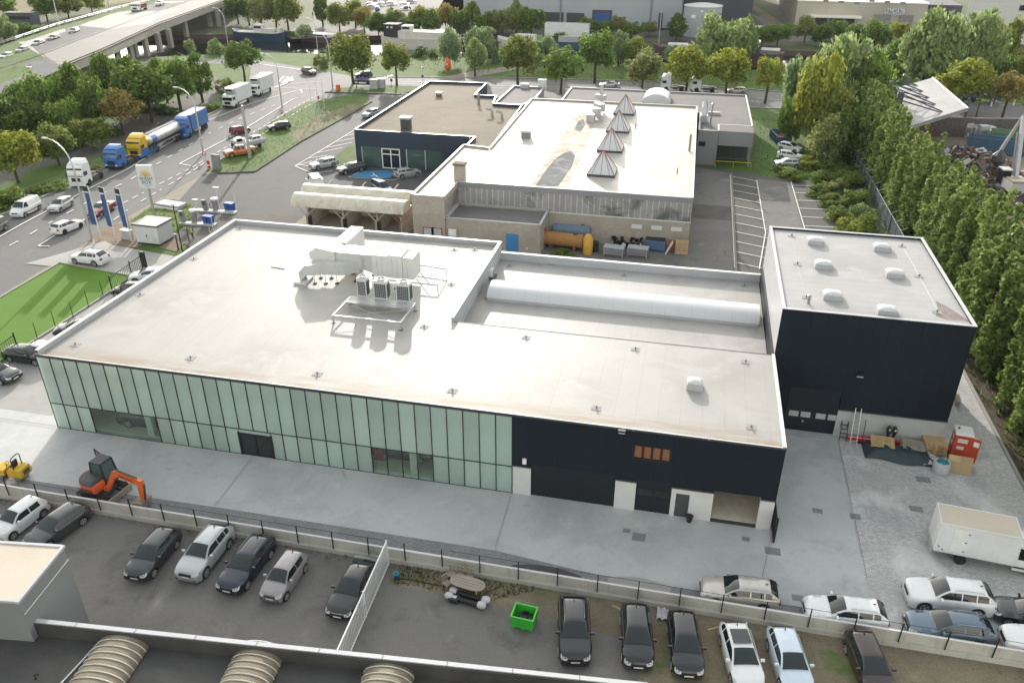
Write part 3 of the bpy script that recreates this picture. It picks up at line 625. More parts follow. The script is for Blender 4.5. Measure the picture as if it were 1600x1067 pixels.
rm.box(op[0]-1.5, op[1]+.4, FY+.3, FY+8, .1, .15); rm.box(op[0]-1.5, op[1]+.4, FY+8, FY+8.2, .1, 4); rm.box(op[0]-1.6, op[0]-1.5, FY+.3, FY+8, .1, 4); rm.box(op[1]+.4, op[1]+.5, FY+.3, FY+8, .1, 4); rm.box(op[0]-1.6, op[1]+.5, FY+.3, FY+8.2, 4, 4.1)
obj('garage_interior', rm, 'interior', bld)
obj('threshold', mb().box(op[0], op[1], FY-.03, FY+.3, .1, .14), 'dark_grey', bld)
obj('door_track', mb().box((op[0]+op[1])/2-.2, (op[0]+op[1])/2+.25, FY+2.0, FY+2.3, 1.2, 3.2), 'black', bld)
wf = mb(); n4 = 4; ww = (win[1]-win[0])/n4
for k in range(n4+1): wf.box(win[0]+k*ww-.07, win[0]+k*ww+.07, FY-.09, FY+.02, win[2], win[3])
wf.box(win[0]-.12, win[1]+.12, FY-.1, FY+.03, win[2]-.12, win[2]); wf.box(win[0]-.1, win[1]+.1, FY-.095, FY+.025, win[3], win[3]+.07)
wn = obj('window', wf, 'black', bld)
for k in range(n4): obj('pane', mb().box(win[0]+k*ww+.07, win[0]+(k+1)*ww-.07, FY-.005, FY+.005, win[2], win[3]), 'glass_dark' if k == 9 else 'wood_red', wn)
lm = obj('wall_lamp', mb().cb((fx(972, 675), FY-.22, zz(972, 675)+.25), (.5, .3, .16)), 'black', bld); obj('lamp_glass', mb().cb((fx(972, 675), FY-.25, zz(972, 675)+.15), (.42, .26, .05)), 'white', lm)
obj('meter_box', mb().cb((fx(820, 719), FY-.12, zz(820, 719)), (.28, .12, .45)), 'white', bld)
for a, b in ((990, 669), (1108, 684)): obj('wall_bracket', mb().cb((fx(a, b), FY-.14, zz(a, b)), (.06, .14, .16)), 'grey_light', bld)
mat('anchor_mat', (.27, .27, .265), .8, .3, 4)
# roof anchors (plate with ring post)
an = MB(); an.box(-.34, .34, -.3, .3, 0, .02); anm = an.mesh('anchor_plate', ['anchor_mat'])
po = MB(); po.tube([(0, 0, .02), (0, 0, .2)], .06, 6); po.cb((0, 0, .2), (.14, .1, .06)); pom = po.mesh('anchor_post', ['grey'])
def anchors(lst, z, root, ox, oy):
    for a, b in lst:
        p = P(a, b, z); o = link('roof_anchor', anm, root, (p.x-ox, p.y-oy, z+.004)); link('anchor_post', pom, o)
anchors([(118, 539), (298, 560), (496, 585), (707, 611), (932, 638), (1174, 668), (663, 511), (822, 528), (993, 546), (1165, 566), (375, 358), (303, 405), (219, 461), (710, 391), (742, 391), (705, 445)], RZ, bld, FX0, FY)
anchors([(796, 416), (862, 412), (975, 431), (1163, 447)], LZ, bld, FX0, FY)
# dome light near the garage end, barrel rooflight on the low roof
def dome(root, c, sx, sy, z, ox, oy, h=.36):
    k = MB().box(-sx/2, sx/2, -sy/2, sy/2, 0, h); o = obj('skylight', k, 'grey_light', root, None, (c.x-ox, c.y-oy, z))
    rs = []
    for t in range(5):
        a = t/4*PI/2; s_ = math.cos(a)*.96 if t < 4 else .06; zz_ = h+.02+.22*math.sin(a)
        rs.append([(sx/2*s_*math.copysign(abs(math.cos(q))**.5, math.cos(q)), sy/2*s_*math.copysign(abs(math.sin(q))**.5, math.sin(q)), zz_) for q in [2*PI*j/20 for j in range(20)]])
    obj('skylight_dome', MB().rings(rs), 'polycarbonate', o, 40); return o
dome(bld, P(1085, 605, RZ), 1.15, 1.1, RZ, FX0, FY, .5)
ba, bb_ = P(760, 466, LZ+.3), P(1186, 506, LZ+.3); yb = (ba.y+bb_.y)/2; bw = 3.4; nseg = 21; bl = bb_.x-ba.x
rl = obj('roof_light', mb().box(ba.x+.05, bb_.x-.05, yb+.05, yb+bw-.05, LZ, LZ+.3), 'trim_grey', bld)
arc = lambda x, e=0.0: [(x, yb+bw/2-(bw/2+e)*math.cos(t/12*PI), LZ+.3+(.82+e)*math.sin(t/12*PI)) for t in range(13)]
bar = mb(); bar.rings([arc(ba.x), arc(bb_.x)], 0, True, True); obj('polycarbonate_vault', bar, 'polycarbonate', rl, 40)
rib = mb()
for k in range(nseg+1):
    x = ba.x+bl*k/nseg; rib.rings([arc(max(x-.03, ba.x), .02), arc(min(x+.03, bb_.x), .02)], 0, True, True)
obj('glazing_bar', rib, 'trim_white', rl); LAST[0]['kind'] = 'stuff'

# ------------------------------------------------------------------ black clad hall on the right
TX0, TX1, TY0, TY1, TH = 8.12, 21.7, 58.42, 76.6, 10.98
twr = thing('workshop_hall', 'tall black clad workshop hall with six white roof domes and grey plinth', 'building', (TX0, TY0, 0))
def mt(): return MBs(TX0, TY0)
tx = lambda a, b: PY(a, b, TY0).x
tz = lambda a, b: PY(a, b, TY0).z
td = (tx(1225, 660), tx(1303, 672)); tdz = tz(1305, 610)-.1
TP = 2.62
obj('cladding', mt().wall(TX0, TX1, TP, TH-.06, TY0, TY0+.2, [(td[0], td[1], -1, tdz)]).wall(TX0, td[0], 0, TP, TY0, TY0+.2, []).box(TX1-.2, TX1, TY0+.2, TY1, TP, TH-.06).box(TX0+.2, TX1-.2, TY1-.2, TY1, TP, TH-.06), 'clad_dark', twr)
obj('wall', mt().box(TX0, TX0+.2, TY0+.2, TY1, 0, TH-.06), 'trim_grey', twr)
obj('plinth', mt().wall(td[1], TX1-.05, 0, TP-.004, TY0+.05, TY0+.25, []).box(TX1-.25, TX1-.05, TY0+.25, TY1, 0, TP-.004).box(TX0+.2, TX1-.25, TY1-.25, TY1-.05, 0, TP-.004), 'plinth', twr)
obj('plinth_trim', mt().box(td[1], TX1+.02, TY0-.06, TY0+.04, TP-.06, TP+.03), 'dark_grey', twr)
obj('roof', mt().prism([(TX0+.2, TY0+.2), (TX1-.2, TY0+.2), (TX1-.2, TY1-.2), (TX0+.2, TY1-.2)], TH-.5, TH-.22), 'roof_light_grey', twr)
c_ = mt(); c_.box(TX0-.04, TX0+.22, TY0-.04, TY1+.04, TH-.06, TH); c_.box(TX1-.22, TX1+.04, TY0-.04, TY1+.04, TH-.06, TH); c_.box(TX0+.22, TX1-.22, TY0-.04, TY0+.22, TH-.06, TH-.01); c_.box(TX0+.22, TX1-.22, TY1-.22, TY1+.04, TH-.06, TH); obj('coping', c_, 'trim_grey', twr)
gd = obj('sectional_door', mt().box(td[0], td[1], TY0+.14, TY0+.19, .02, tdz), 'clad_slat', twr)
wg = (td[1]-td[0])
for k in range(4): obj('door_window', mt().box(td[0]+.25+k*wg*.235+(0.25 if k > 1 else 0), td[0]+.25+k*wg*.235+wg*.19+(0.25 if k > 1 else 0), TY0+.125, TY0+.139, 1.45, 1.95), 'grey_light', gd)
obj('door_handle', mt().cb((td[0]+wg*.36, TY0+.1, 1.1), (.12, .05, .25)), 'chrome', gd)
ws = (tx(1226, 640)); obj('wall', mt().box(TX0+.001, TX0+.0+.35, TY0-.02, TY0-.004, 0, TP), 'plinth', twr)
lm = obj('wall_lamp', mt().cb((tx(1342, 587), TY0-.25, tz(1342, 587)+.25), (.55, .4, .16)), 'black', twr); obj('lamp_glass', mt().cb((tx(1342, 587), TY0-.28, tz(1342, 587)+.14), (.45, .34, .05)), 'white', lm)
obj('step', mt().box(td[0], td[1]+.3, TY0-.9, TY0+.1, .1, .16), 'plinth', twr)
for a, b in ((1274, 380), (1377, 390), (1286, 417), (1397, 431), (1300, 465), (1385, 489)): dome(twr, P(a, b, TH-.22), 1.45, 1.15, TH-.22, TX0, TY0)
anchors([(1237, 369), (1409, 385), (1246, 413), (1436, 432), (1260, 465), (1464, 488)], TH-.22, twr, TX0, TY0)
vp = P(1263, 474, TH-.22); obj('vent_pipe', mt().tube([(vp.x, vp.y, TH-.22), (vp.x, vp.y, TH+.45)], .1, 8).lathe((vp.x, vp.y, TH+.4), [(.02, .12), (.2, .05), (.2, 0), (.02, 0)][::-1], 8), 'steel', twr)
pd = [P(a, b, TH-.22) for a, b in ((1462, 470), (1478, 478), (1500, 492), (1516, 503), (1480, 500), (1462, 494), (1466, 484))]
obj('rain_stain', mt().poly([(v.x, v.y, TH-.214) for v in pd]), 'stain_red', twr)
cab = mt()
for pts in ([(1238, 372), (1246, 413), (1258, 460)], [(1412, 388), (1437, 432), (1466, 488)]):
    q = [P(a, b, TH-.2) for a, b in pts]
    cab.tube(q, .009, 4)
obj('lightning_wire', cab, 'trim_grey', twr)
struct('building_site', MB().box(FX0+.25, FX1-.2, FY+.35, BY-.3, 0, .099), 'concrete_pale')
# ------------------------------------------------------------------ generic flat-roofed block
def seg_box(k, a, b, wd, z0, z1, mi=0, inset=0.0, ext=0.0):
    a = Vector((a[0], a[1], 0)); b = Vector((b[0], b[1], 0)); t = b-a; n = Vector((-t.y, t.x, 0)).normalized()
    k.cb((a+b)/2+n*inset+Vector((0, 0, (z0+z1)/2)), (t.length+ext, wd, z1-z0), mi, math.atan2(t.y, t.x))
def ccw(q):
    a = sum(q[i][0]*q[(i+1) % len(q)][1]-q[(i+1) % len(q)][0]*q[i][1] for i in range(len(q)))
    return q if a > 0 else q[::-1]
def block(name, label, poly, h, wallm, roofm, copm='trim_grey', par=.3, cw=.28, base=0.0):
    q = ccw([(p[0], p[1]) for p in poly]); ox, oy = q[0]
    t = thing(name, label, 'building', (ox, oy, 0)); B = lambda: MBs(ox, oy)
    n = len(q)
    obj('wall', B().prism(q, base, h-par-.12), wallm, t)
    obj('roof', B().prism(q, h-par-.12, h-par), roofm, t)
    c = B(); w2 = B()
    for i in range(n):
        a, b = q[i], q[(i+1) % n]
        seg_box(w2, a, b, .2, h-par-.14, h, 0, .094-.003, -.2); seg_box(c, a, b, cw, h, h+.06, 0, .09, -.01+.0*i)
    obj('parapet', w2, wallm, t); obj('coping', c, copm, t)
    return t, B
pts = lambda z, *l: [tuple(P(a, b, z)[:2]) for a, b in l]
# old workshop with the stained white roof
WH = 6.75
A_, H1, H2, F_, E_ = [P(a, b, WH) for a, b in ((643, 304), (724, 226), (765, 231), (831, 154), (1084, 166))]
D_ = P(1083, 310, WH); yS = D_.y; xN = P(709, 291, WH).x; yA = A_.y
wpoly = [(A_.x, yA), (xN, yA), (xN, yS), (D_.x, yS), (E_.x+.6, E_.y), (F_.x, F_.y), (H2.x, H2.y), (H1.x, H1.y)]
wsh, WB = block('old_workshop', 'low brick workshop with stained white roof, four pyramid skylights and grimy window band', wpoly, WH, 'block', 'roof_old_white', 'trim_grey', .25)
obj('window_band', WB().box(xN+.01, D_.x-.1, yS-.03, yS+.1, 3.75, 6.1), 'corrugated_dirty', wsh)
obj('window_band', WB().box(xN-.1, xN+.03, yA+.3, yS-.05, 4.3, 6.1), 'corrugated_dirty', wsh)
obj('sill', WB().box(xN+.02, D_.x+.02, yS-.12, yS-.02, 3.62, 3.74), 'trim_white', wsh)
obj('fascia', WB().box(xN+.02, D_.x+.05, yS-.10, yS-.015, 6.12, WH-.02), 'wall_grey', wsh)
for a, b in ((995, 354), (1026, 356), (1057, 358)):
    p = PY(a, b, yS); obj('vent_grille', WB().cb((p.x, yS-.05, p.z), (1.3, .1, .5)), 'trim_white', wsh)
for a, b in ((670, 361), (682, 362)):
    p = PY(a, b, yA); wn = obj('window', WB().box(p.x-.75, p.x+.75, yA-.05, yA+.02, p.z-.7, p.z+.5), 'red_dark', wsh); obj('pane', WB().box(p.x-.65, p.x+.65, yA-.06, yA-.052, p.z-.6, p.z+.4), 'grey_light', wn)
p = PY(707, 363, yA); obj('sign_board', WB().cb((p.x, yA-.06, p.z), (1.0, .06, .9)), 'white', wsh)
def pyramid(a, b, w_, h):
    c = P(a, b, WH-.25); z = WH-.25; fr = MB(); ap = (0, 0, h); e = w_/2
    for x, y in ((-e, -e), (e, -e), (e, e), (-e, e)): fr.tube([(x, y, .3), ap], .07, 4)
    base = MB().box(-e-.05, e+.05, -e-.05, e+.05, 0, .3)
    s = obj('skylight', base, 'dark_grey', wsh, None, (c.x-wpoly_o[0], c.y-wpoly_o[1], z))
    obj('skylight_pane', MB().add([(-e, -e, .31), (e, -e, .31), (e, e, .31), (-e, e, .31), (0, 0, h-.05)], [(0, 1, 4), (1, 2, 4), (2, 3, 4), (3, 0, 4)]), 'polycarbonate', s)
    obj('skylight_frame', fr, 'wood_red', s)
    g = MB()
    for k in (-.33, .0, .33): g.tube([(k*w_, -e, .32), (k*w_*.02, -.02, h)], .035, 4)
    obj('glazing_bar', g, 'grey', s)
wpoly_o = ccw(wpoly)[0]
for nm, z, m, q in (('rain_stain', .004, 'stain_tan', ((829, 292), (846, 262), (862, 240), (880, 210), (896, 186), (912, 174), (928, 178), (925, 205), (912, 235), (902, 262), (884, 293))), ('puddle', .008, 'puddle', ((836, 292), (850, 270), (868, 248), (880, 240), (892, 236), (899, 244), (893, 262), (880, 280), (872, 292))), ('puddle', .008, 'puddle', ((897, 204), (903, 190), (911, 186), (915, 194), (908, 206)))):
    obj(nm, WB().poly([(*P(a, b, WH-.25)[:2], WH-.25+z) for a, b in q]), m, wsh)
for a, b, w__ in ((976, 177, 3.4), (966, 204, 3.45), (954, 234, 3.5), (941, 271, 3.55)): pyramid(a, b, w__, 3.1)
def roof_box(root, o, name, a, b, z, sx, sy, h, m, cap=None):
    c = P(a, b, z); r_ = obj(name, MB().box(-sx/2, sx/2, -sy/2, sy/2, 0, h), m, root, None, (c.x-o[0], c.y-o[1], z))
    if cap: obj('cap', MB().box(-sx/2-.15, sx/2+.15, -sy/2-.15, sy/2+.15, h, h+.3), cap, r_)
    return r_
roof_box(wsh, wpoly_o, 'chimney', 719, 283, WH-.25, 1.35, 1.0, 2.1, 'block', 'dirt_brown')
roof_box(wsh, wpoly_o, 'vent', 822, 215, WH-.25, 1.3, 1.3, .9, 'grey', 'trim_white')
dk = MB()
c = P(923, 190, WH-.25)
for k, (x, y, z, s) in enumerate(((0, 0, .6, 1.3), (.6, 1.8, 1.2, 1.3), (.9, 3.6, 1.6, 1.2), (.6, 6.0, 1.2, 1.1), (.5, 8.5, 2.2, .8))): dk.cb((x, y, z), (s, 1.7, s), 0, .3*k)
dk.tube([(.5, 9, 1), (.5, 9.2, 4.2)], .3, 8)
obj('ventilation_duct', dk, 'galv', wsh, None, (c.x-wpoly_o[0], c.y-wpoly_o[1], WH-.25))
for a, b in ((1102, 175), (993, 202), (1058, 272)):
    c = P(a, b, WH-.25); obj('vent_pipe', MB().tube([(0, 0, 0), (0, 0, .8)], .07, 6), 'rust', wsh, None, (c.x-wpoly_o[0], c.y-wpoly_o[1], WH-.25))
c = P(1109, 235, WH-.25); c = P(1077, 236, WH-.25); obj('flue_pipe', MB().tube([(0, 0, 0), (0, 0, 2.4)], .16, 8), 'wood_grey', wsh, None, (c.x-wpoly_o[0], c.y-wpoly_o[1], WH-.25))
# lean-to in front
lx1 = P(857, 329, 4.0).x; lyF = P(843, 352, 4.0).y
lean, LB = block('lean_to', 'small flat roofed brick lean-to with blue door in front of the window band', [(xN+.02, lyF), (lx1, lyF), (lx1, yS-.16), (xN+.02, yS-.16)], 4.0, 'block', 'roof_grey', 'trim_grey', .25)
p0, p1_ = PY(791, 391, lyF), PY(810, 392, lyF)
obj('door', LB().box(p0.x, p1_.x, lyF-.06, lyF-.003, .1, 2.6), 'blue_door', lean)
obj('door', LB().box(lx1+.003, lx1+.05, yS-3.0, yS-1.9, .2, 2.5), 'red', lean)
obj('wall_lamp', LB().cb((p0.x+2.6, lyF-.1, .9), (.25, .15, .2)), 'lamp_clear', lean)
# navy car showroom
NH = 6.0
navp = pts(NH, (553, 203), (735, 214))
navp = [navp[0], (P(735, 214, NH).x, navp[0][1])]
navp = [(navp[0][0], navp[0][1]), navp[1]]+[tuple(v[:2]) for v in (P(724, 225, NH),)]
o_ = P(553, 203, NH)
nb = [P(a, b, NH) for a, b in ((553, 203), (733, 214), (724, 225.5), (764, 230.5), (818, 165), (771, 162), (776, 150), (742, 148.5), (761, 130), (671, 127))]
nb = [(v.x, v.y) for v in nb]; nb[1] = (nb[1][0], nb[0][1]); nb[2] = (nb[1][0]+.02, nb[2][1])
nb = [nb[0], nb[1], (H1.x-.25, nb[0][1]+.01), (H1.x-.25, H1.y+.2), (H2.x-.25, H2.y+.25), (F_.x-1.2, P(818, 165, NH).y), nb[5], nb[6], nb[7], nb[8], nb[9]]
nav, NB = block('navy_showroom', 'navy clad car showroom with tan flat roof and glazed shopfront', nb, NH, 'clad_navy', 'roof_tan', 'clad_navy', .45)
ny = o_.y
gx = lambda a, b: PY(a, b, ny).x
gz_ = PY(568, 229, ny).z
for i, (a, b, m) in enumerate(((567, 597, 'glass_green'), (637, 664, 'glass_green'), (667, 690, 'glass_green'))):
    obj('shop_window', NB().box(gx(a, 250), gx(b, 250), ny-.03, ny-.004, .25, gz_), m, nav)
a, b = gx(598, 250), gx(625, 250); f = NB()
for x in (a, (a+b)/2, b): f.box(x-.08, x+.08, ny-.1, ny-.035, .1, gz_-.1)
for z in (.15, 2.4, gz_-.15): f.box(a-.08, b+.08, ny-.09, ny-.036, z-.08, z+.08)
obj('entrance_door', NB().box(a, b, ny-.03, ny-.004, .1, gz_-.1), 'glass_dark', nav); obj('door_frame', f, 'white', nav)
f = NB()
for px_ in (636, 665): f.box(gx(px_, 250)-.08, gx(px_, 250)+.08, ny-.09, ny-.035, .2, gz_)
f.box(gx(567, 250)-.06, gx(567, 250)+.06, ny-.09, ny-.035, .2, gz_)
obj('window_frame', f, 'trim_grey', nav)
no = ccw(nb)[0]
roof_box(nav, no, 'chimney', 635, 203, NH-.45, 1.5, 1.2, 1.8, 'dark_grey', 'grey_light')
roof_box(nav, no, 'vent', 686, 151, NH-.45, .9, .9, .5, 'rust', 'grey_light')
for a, b, h in ((748, 163, 1.5),):
    c = P(a, b, NH-.45); obj('flue_pipe', MB().tube([(0, 0, 0), (0, 0, h)], .25, 8).lathe((0, 0, h), [(.02, .45), (.38, .2), (.38, 0), (.02, 0)][::-1], 8), 'steel', nav, None, (c.x-no[0], c.y-no[1], NH-.45))
for a, b in ((769, 181), (784, 185)):
    c = P(a, b, NH-.45); obj('vent_pipe', MB().tube([(0, 0, 0), (0, 0, .8), (-.3, 0, 1.1), (-1.0, 0, 1.15)], .25, 8), 'grey_light', nav, None, (c.x-no[0], c.y-no[1], NH-.45))
# small dark roofed link and rear annex
lk, KB = block('link_building', 'small block with dark flat roof between the tan roof and the trees', pts(5.6, (772, 162), (803, 134), (850, 137), (838, 153), (818, 164)), 5.6, 'wall_grey', 'roof_grey', 'trim_grey', .3)
obj('rooftop_unit', KB().cb((*P(820, 137, 5.4)[:2], 5.7), (1.6, 1.2, .9)), 'grey_light', lk)
obj('chimney', KB().cb((*P(847, 137, 5.4)[:2], 6.0), (1.6, 1.2, 1.9)), 'panel_white', lk)
AH = 5.6
a1 = [P(a, b, AH) for a, b in ((878, 155.5), (893, 136.5), (1166, 149))]
anp = [(a1[0].x, F_.y+.4), (a1[1].x, a1[1].y), (a1[2].x, a1[2].y), (9.6, P(1177, 208, AH).y+8), (9.6, P(1100, 204, AH).y+4.5), (4.2, P(1100, 204, AH).y+4.5), (4.2, P(1100, 204, AH).y), (E_.x+1.2, P(1100, 204, AH).y), (E_.x+1.2, E_.y+.35)]
anx, XB = block('rear_annex', 'grey flat roofed annex with white vault rooflight behind the white roof', anp, AH, 'wall_grey', 'roof_grey', 'trim_grey', .2)
yc = P(1100, 204, AH).y
cp = obj('carport_roof', XB().box(4.25, 9.65, yc, yc+4.45, 3.3, AH-.02), 'wall_grey', anx)
obj('roof', XB().box(4.21, 9.6, yc+.05, yc+4.45, AH-.02, AH+.02), 'roof_grey', cp)
obj('column', XB().box(9.3, 9.55, yc+.2, yc+.45, 0, 3.3), 'wall_grey', cp)
obj('recess', XB().box(4.3, 9.3, yc+4.43, yc+4.49, .1, 3.2), 'dark_grey', anx)
p = PY(1097, 225, yc); wn = obj('window', XB().box(p.x-.55, p.x+.55, yc-.05, yc-.003, p.z-.4, p.z+.4), 'dark_grey', anx); obj('pane', XB().box(p.x-.45, p.x+.45, yc-.06, yc-.051, p.z-.3, p.z+.3), 'glass_dark', wn)
ao = ccw(anp)[0]
c = P(1025, 162, AH-.2); s_ = obj('roof_light', MB().box(-2.6, 2.6, 0, 6, 0, .2), 'trim_grey', anx, None, (c.x-ao[0], c.y-ao[1]-1, AH-.2))
obj('vault', MB().rings([[(-2.6*math.cos(t/10*PI), y, .2+1.7*math.sin(t/10*PI)) for t in range(11)] for y in (0, 6)]), 'polycarbonate', s_, 30)
c = P(1099, 191, AH-.2); s_ = obj('extractor', MB().cb((0, 0, .6), (1.2, 1.2, 1.2)).tube([(0, 0, 1), (0, .6, 2.2), (0, 1.5, 3.0)], .45, 8), 'galv', anx, None, (c.x-ao[0], c.y-ao[1], AH-.2))
c = P(1110, 196, AH-.2); obj('flue_pipe', MB().tube([(0, 0, 0), (0, 0, 3.4)], .12, 8).lathe((0, 0, 3.4), [(.02, .25), (.25, .1), (.25, 0), (.02, 0)][::-1], 8), 'steel', anx, None, (c.x-ao[0], c.y-ao[1], AH-.2))
obj('roof_box', XB().cb((*P(1117, 167, WH)[:2], 5.6), (2.0, .7, .5)), 'grey_light', anx)
br = thing('barrier', 'yellow tubular barrier in front of the annex carport', 'barrier', G(1145, 263))
obj('rail', MB().tube([(-2.8, 0, 0), (-2.8, 0, 1), (2.8, .1, 1), (2.8, .1, 0)], .06, 6).tube([(0, 0, 0), (0, 0, 1)], .06, 6), 'yellow', br)

# car wash
cw = thing('car_wash', 'self service car wash with two aged barrel canopies and bay walls', 'car wash', (-50, 91, 0)); cB = lambda: MBs(-50, 91)
fa, fb = P(454, 321, 3.2), P(630, 335, 3.2); ba2, bb2 = P(468, 307, 3.2), P(640, 319, 3.2)
for (a, b) in ((fa, fb), (ba2, bb2)):
    y0 = (a.y+b.y)/2; k = cB(); wdt = 2.9
    k.rings([[(x, y0+wdt/2-wdt/2*math.cos(t/10*PI), 3.1+1.4*math.sin(t/10*PI)) for t in range(11)] for x in [a.x+(b.x-a.x)*i/8 for i in range(9)]])
    obj('canopy', k, 'polycarb_aged', cw, 40)
y0 = (fa.y+fb.y)/2; y1 = (ba2.y+bb2.y)/2+2.9
for i in range(4):
    x = [P(487, 352).x+.4, P(540, 355).x+.6, P(592, 358).x+.7, fb.x-.5][i]
    obj('bay_wall', cB().box(x-.12, x+.12, y0+.3, y1-.4, 0, 2.7), 'bay_panel', cw)
    f = cB()
    f.tube([(x, y0-.2, 0), (x, y0-.2, 2.2)], .12, 6); f.tube([(x, y0-.2, 2.0), (x-1.3, y0+.1, 3.15)], .06, 5); f.tube([(x, y0-.2, 2.0), (x+1.3, y0+.1, 3.15)], .06, 5)
    f.tube([(x, y1, 0), (x, y1, 3.2)], .1, 6)
    if i < 3: f.tube([(x+.2, y0-.3, 3.1), (x+.2, y1+1.5, 4.35)], .08, 5)
    f.tube([(x, y0, 3.18), (x, y1, 3.18)], .08, 5)
    obj('steel_frame', f, 'bay_panel' if i < 3 else 'rust', cw)
    if i < 3: obj('wash_unit', cB().cb((x+.3, y0+.1, 1.2), (.35, .5, 1.3)), 'black', cw)
obj('bay_floor', cB().box(fa.x-.5, fb.x, y0-.3, y1, 0, .15), 'dirt_pale', cw)
obj('back_wall', cB().box(fa.x+2, fb.x-.3, y1-.5, y1-.3, .15, 2.2), 'polycarb_aged', cw)

# white utility shed by the drive
b0, b1, b2 = P(215, 381), P(250.5, 385), P(270, 372)
u = (b1-b0); u.normalize(); Lx = (b1-b0).length; v = Vector((-u.y, u.x, 0)); Ly = (b2-b1).dot(v)
sh = thing('utility_shed', 'small white panelled utility shed with flat grey roof beside the drive', 'shed', (b0.x, b0.y, gz(b0.x, b0.y)), math.atan2(u.y, u.x))
obj('wall', MB().box(0, Lx, 0, Ly, .2, 2.5), 'shed_slat', sh); obj('base', MB().box(.05, Lx-.05, .05, Ly-.05, 0, .2), 'black', sh)
obj('roof', MB().box(-.15, Lx+.15, -.15, Ly+.15, 2.5, 2.66), 'grey_light', sh); obj('roof_trim', MB().box(-.18, Lx+.18, -.2, -.16, 2.46, 2.6).box(Lx+.16, Lx+.2, -.2, Ly+.15, 2.46, 2.6), 'dark_grey', sh)
d = obj('door', MB().box(Lx*.45, Lx*.8, -.04, -.005, .22, 2.3), 'panel_white', sh); obj('door_handle', MB().cb((Lx*.5, -.08, 1.2), (.06, .08, .3)), 'black', d)

# foreground workshop roof at the bottom edge
q0, q1 = P(-60, 954.5, 4.0), P(1012, 1067, 4.0); u = (q1-q0).normalized(); ang = math.atan2(u.y, u.x); LL = (q1-q0).length
fg = thing('foreground_workshop', 'dark felt roofed workshop with ribbed barrel rooflights along the near edge', 'building', (q0.x, q0.y, 0), ang)
obj('wall', MB().box(0, LL, -24, -.02, 0, 3.0), 'wall_grey', fg); obj('roof', MB().box(.2, LL-.2, -24, -.3, 3.0, 3.05), 'roof_black', fg)
obj('parapet', MB().box(0, LL, -.3, 0, 3.0, 3.93).box(LL-.3, LL, -24, -.3, 3.0, 3.93), 'roof_black', fg)
k = MB(); n_ = 11
for i in range(n_): k.box(LL*i/n_+.01, LL*(i+1)/n_-.01, -.2, .05, 3.93, 4.0)
k.box(LL-.4, LL+.05, -24, -.21, 3.93, 4.0); obj('coping', k, 'trim_grey', fg)
k = MB()
for i in range(n_): k.box(LL*i/n_-.03, LL*i/n_+.03, -.21, .06, 3.95, 4.01)
obj('coping_joint', k, 'grey', fg)
def loc_fg(a, b, z):
    p = P(a, b, z)-Vector((q0.x, q0.y, 0)); return Vector((p.x*math.cos(-ang)-p.y*math.sin(-ang), p.x*math.sin(-ang)+p.y*math.cos(-ang), z))
for (a, b, c_, d2) in ((157, 997, 236, 1000), (372, 1009, 447, 1014), (572, 1036, 650, 1043)):
    l, r_ = loc_fg(a, b, 3.3), loc_fg(c_, d2, 3.3); w2 = (r_.x-l.x); xm = (l.x+r_.x)/2; yt = (l.y+r_.y)/2-.1
    rs = []; nn = 60
    for i in range(nn+1):
        y = yt-i*.2; bmp = .05*abs(math.sin(i*PI/2.0))
        rs.append([(xm-(w2/2)*math.cos(t/12*PI), y, 3.1+(.72+bmp)*math.sin(t/12*PI)) for t in range(13)])
    rl = obj('roof_light', MB().rings(rs), 'polycarb_brown', fg, 40)
    k = MB()
    for i in range(0, nn, 2):
        y = yt-i*.2; k.tube([(xm-(w2/2)*math.cos(t/12*PI), y, 3.12+.75*math.sin(t/12*PI)) for t in range(13)], .035, 4)
    obj('rib', k, 'polycarb_aged', rl)
    obj('end_cap', MB().xprism([(xm-(w2/2+.06)*math.cos(t/12*PI), 3.1+.82*math.sin(t/12*PI)) for t in range(13)], yt+.01, yt+.06), 'trim_white', rl)
pp = [loc_fg(a, b, 3.12) for a, b in ((28, 938), (42, 985), (95, 988), (160, 996), (130, 1030), (88, 1075))]; pp[0].z = 4.6
obj('drain_pipe', MB().tube(pp, .05, 6), 'trim_white', fg)
c = loc_fg(56, 1060, 3.05); obj('vent_pipe', MB().tube([(c.x, c.y, 3.05), (c.x, c.y, 3.35), (c.x+.2, c.y, 3.4)], .06, 6), 'black', fg)
obj('lower_trim', MB().box(LL-9.5, LL+.1, .06, .3, 3.2, 3.3), 'trim_white', fg)
# small grey block bottom left
g0 = P(140, 972); gh = HT(g0, 852); g1_ = P(28, 938, gh); u = (Vector((g1_.x, g1_.y, 0))-Vector((g0.x, g0.y, 0))); gl = u.length; ang2 = math.atan2(u.y, u.x)
t = thing('grey_annex', 'plain grey annex with tan roof at the bottom left corner', 'building', (g0.x, g0.y, 0), ang2)
obj('wall', MB().box(0, gl, -14, 0, 0, gh-.12), 'wall_grey', t); obj('roof', MB().box(.1, gl-.1, -14, -.1, gh-.12, gh-.05), 'roof_beige', t)
obj('gutter', MB().box(-.05, gl+.1, -.1, .08, gh-.16, gh).box(-.08, .1, -14, -.1, gh-.16, gh).box(gl-.1, gl+.08, -14, -.1, gh-.16, gh), 'trim_grey', t)
obj('cable_rail', MB().tube([(0, .06, gh-1.0), (gl, .06, gh-1.0)], .03, 4), 'trim_white', t)

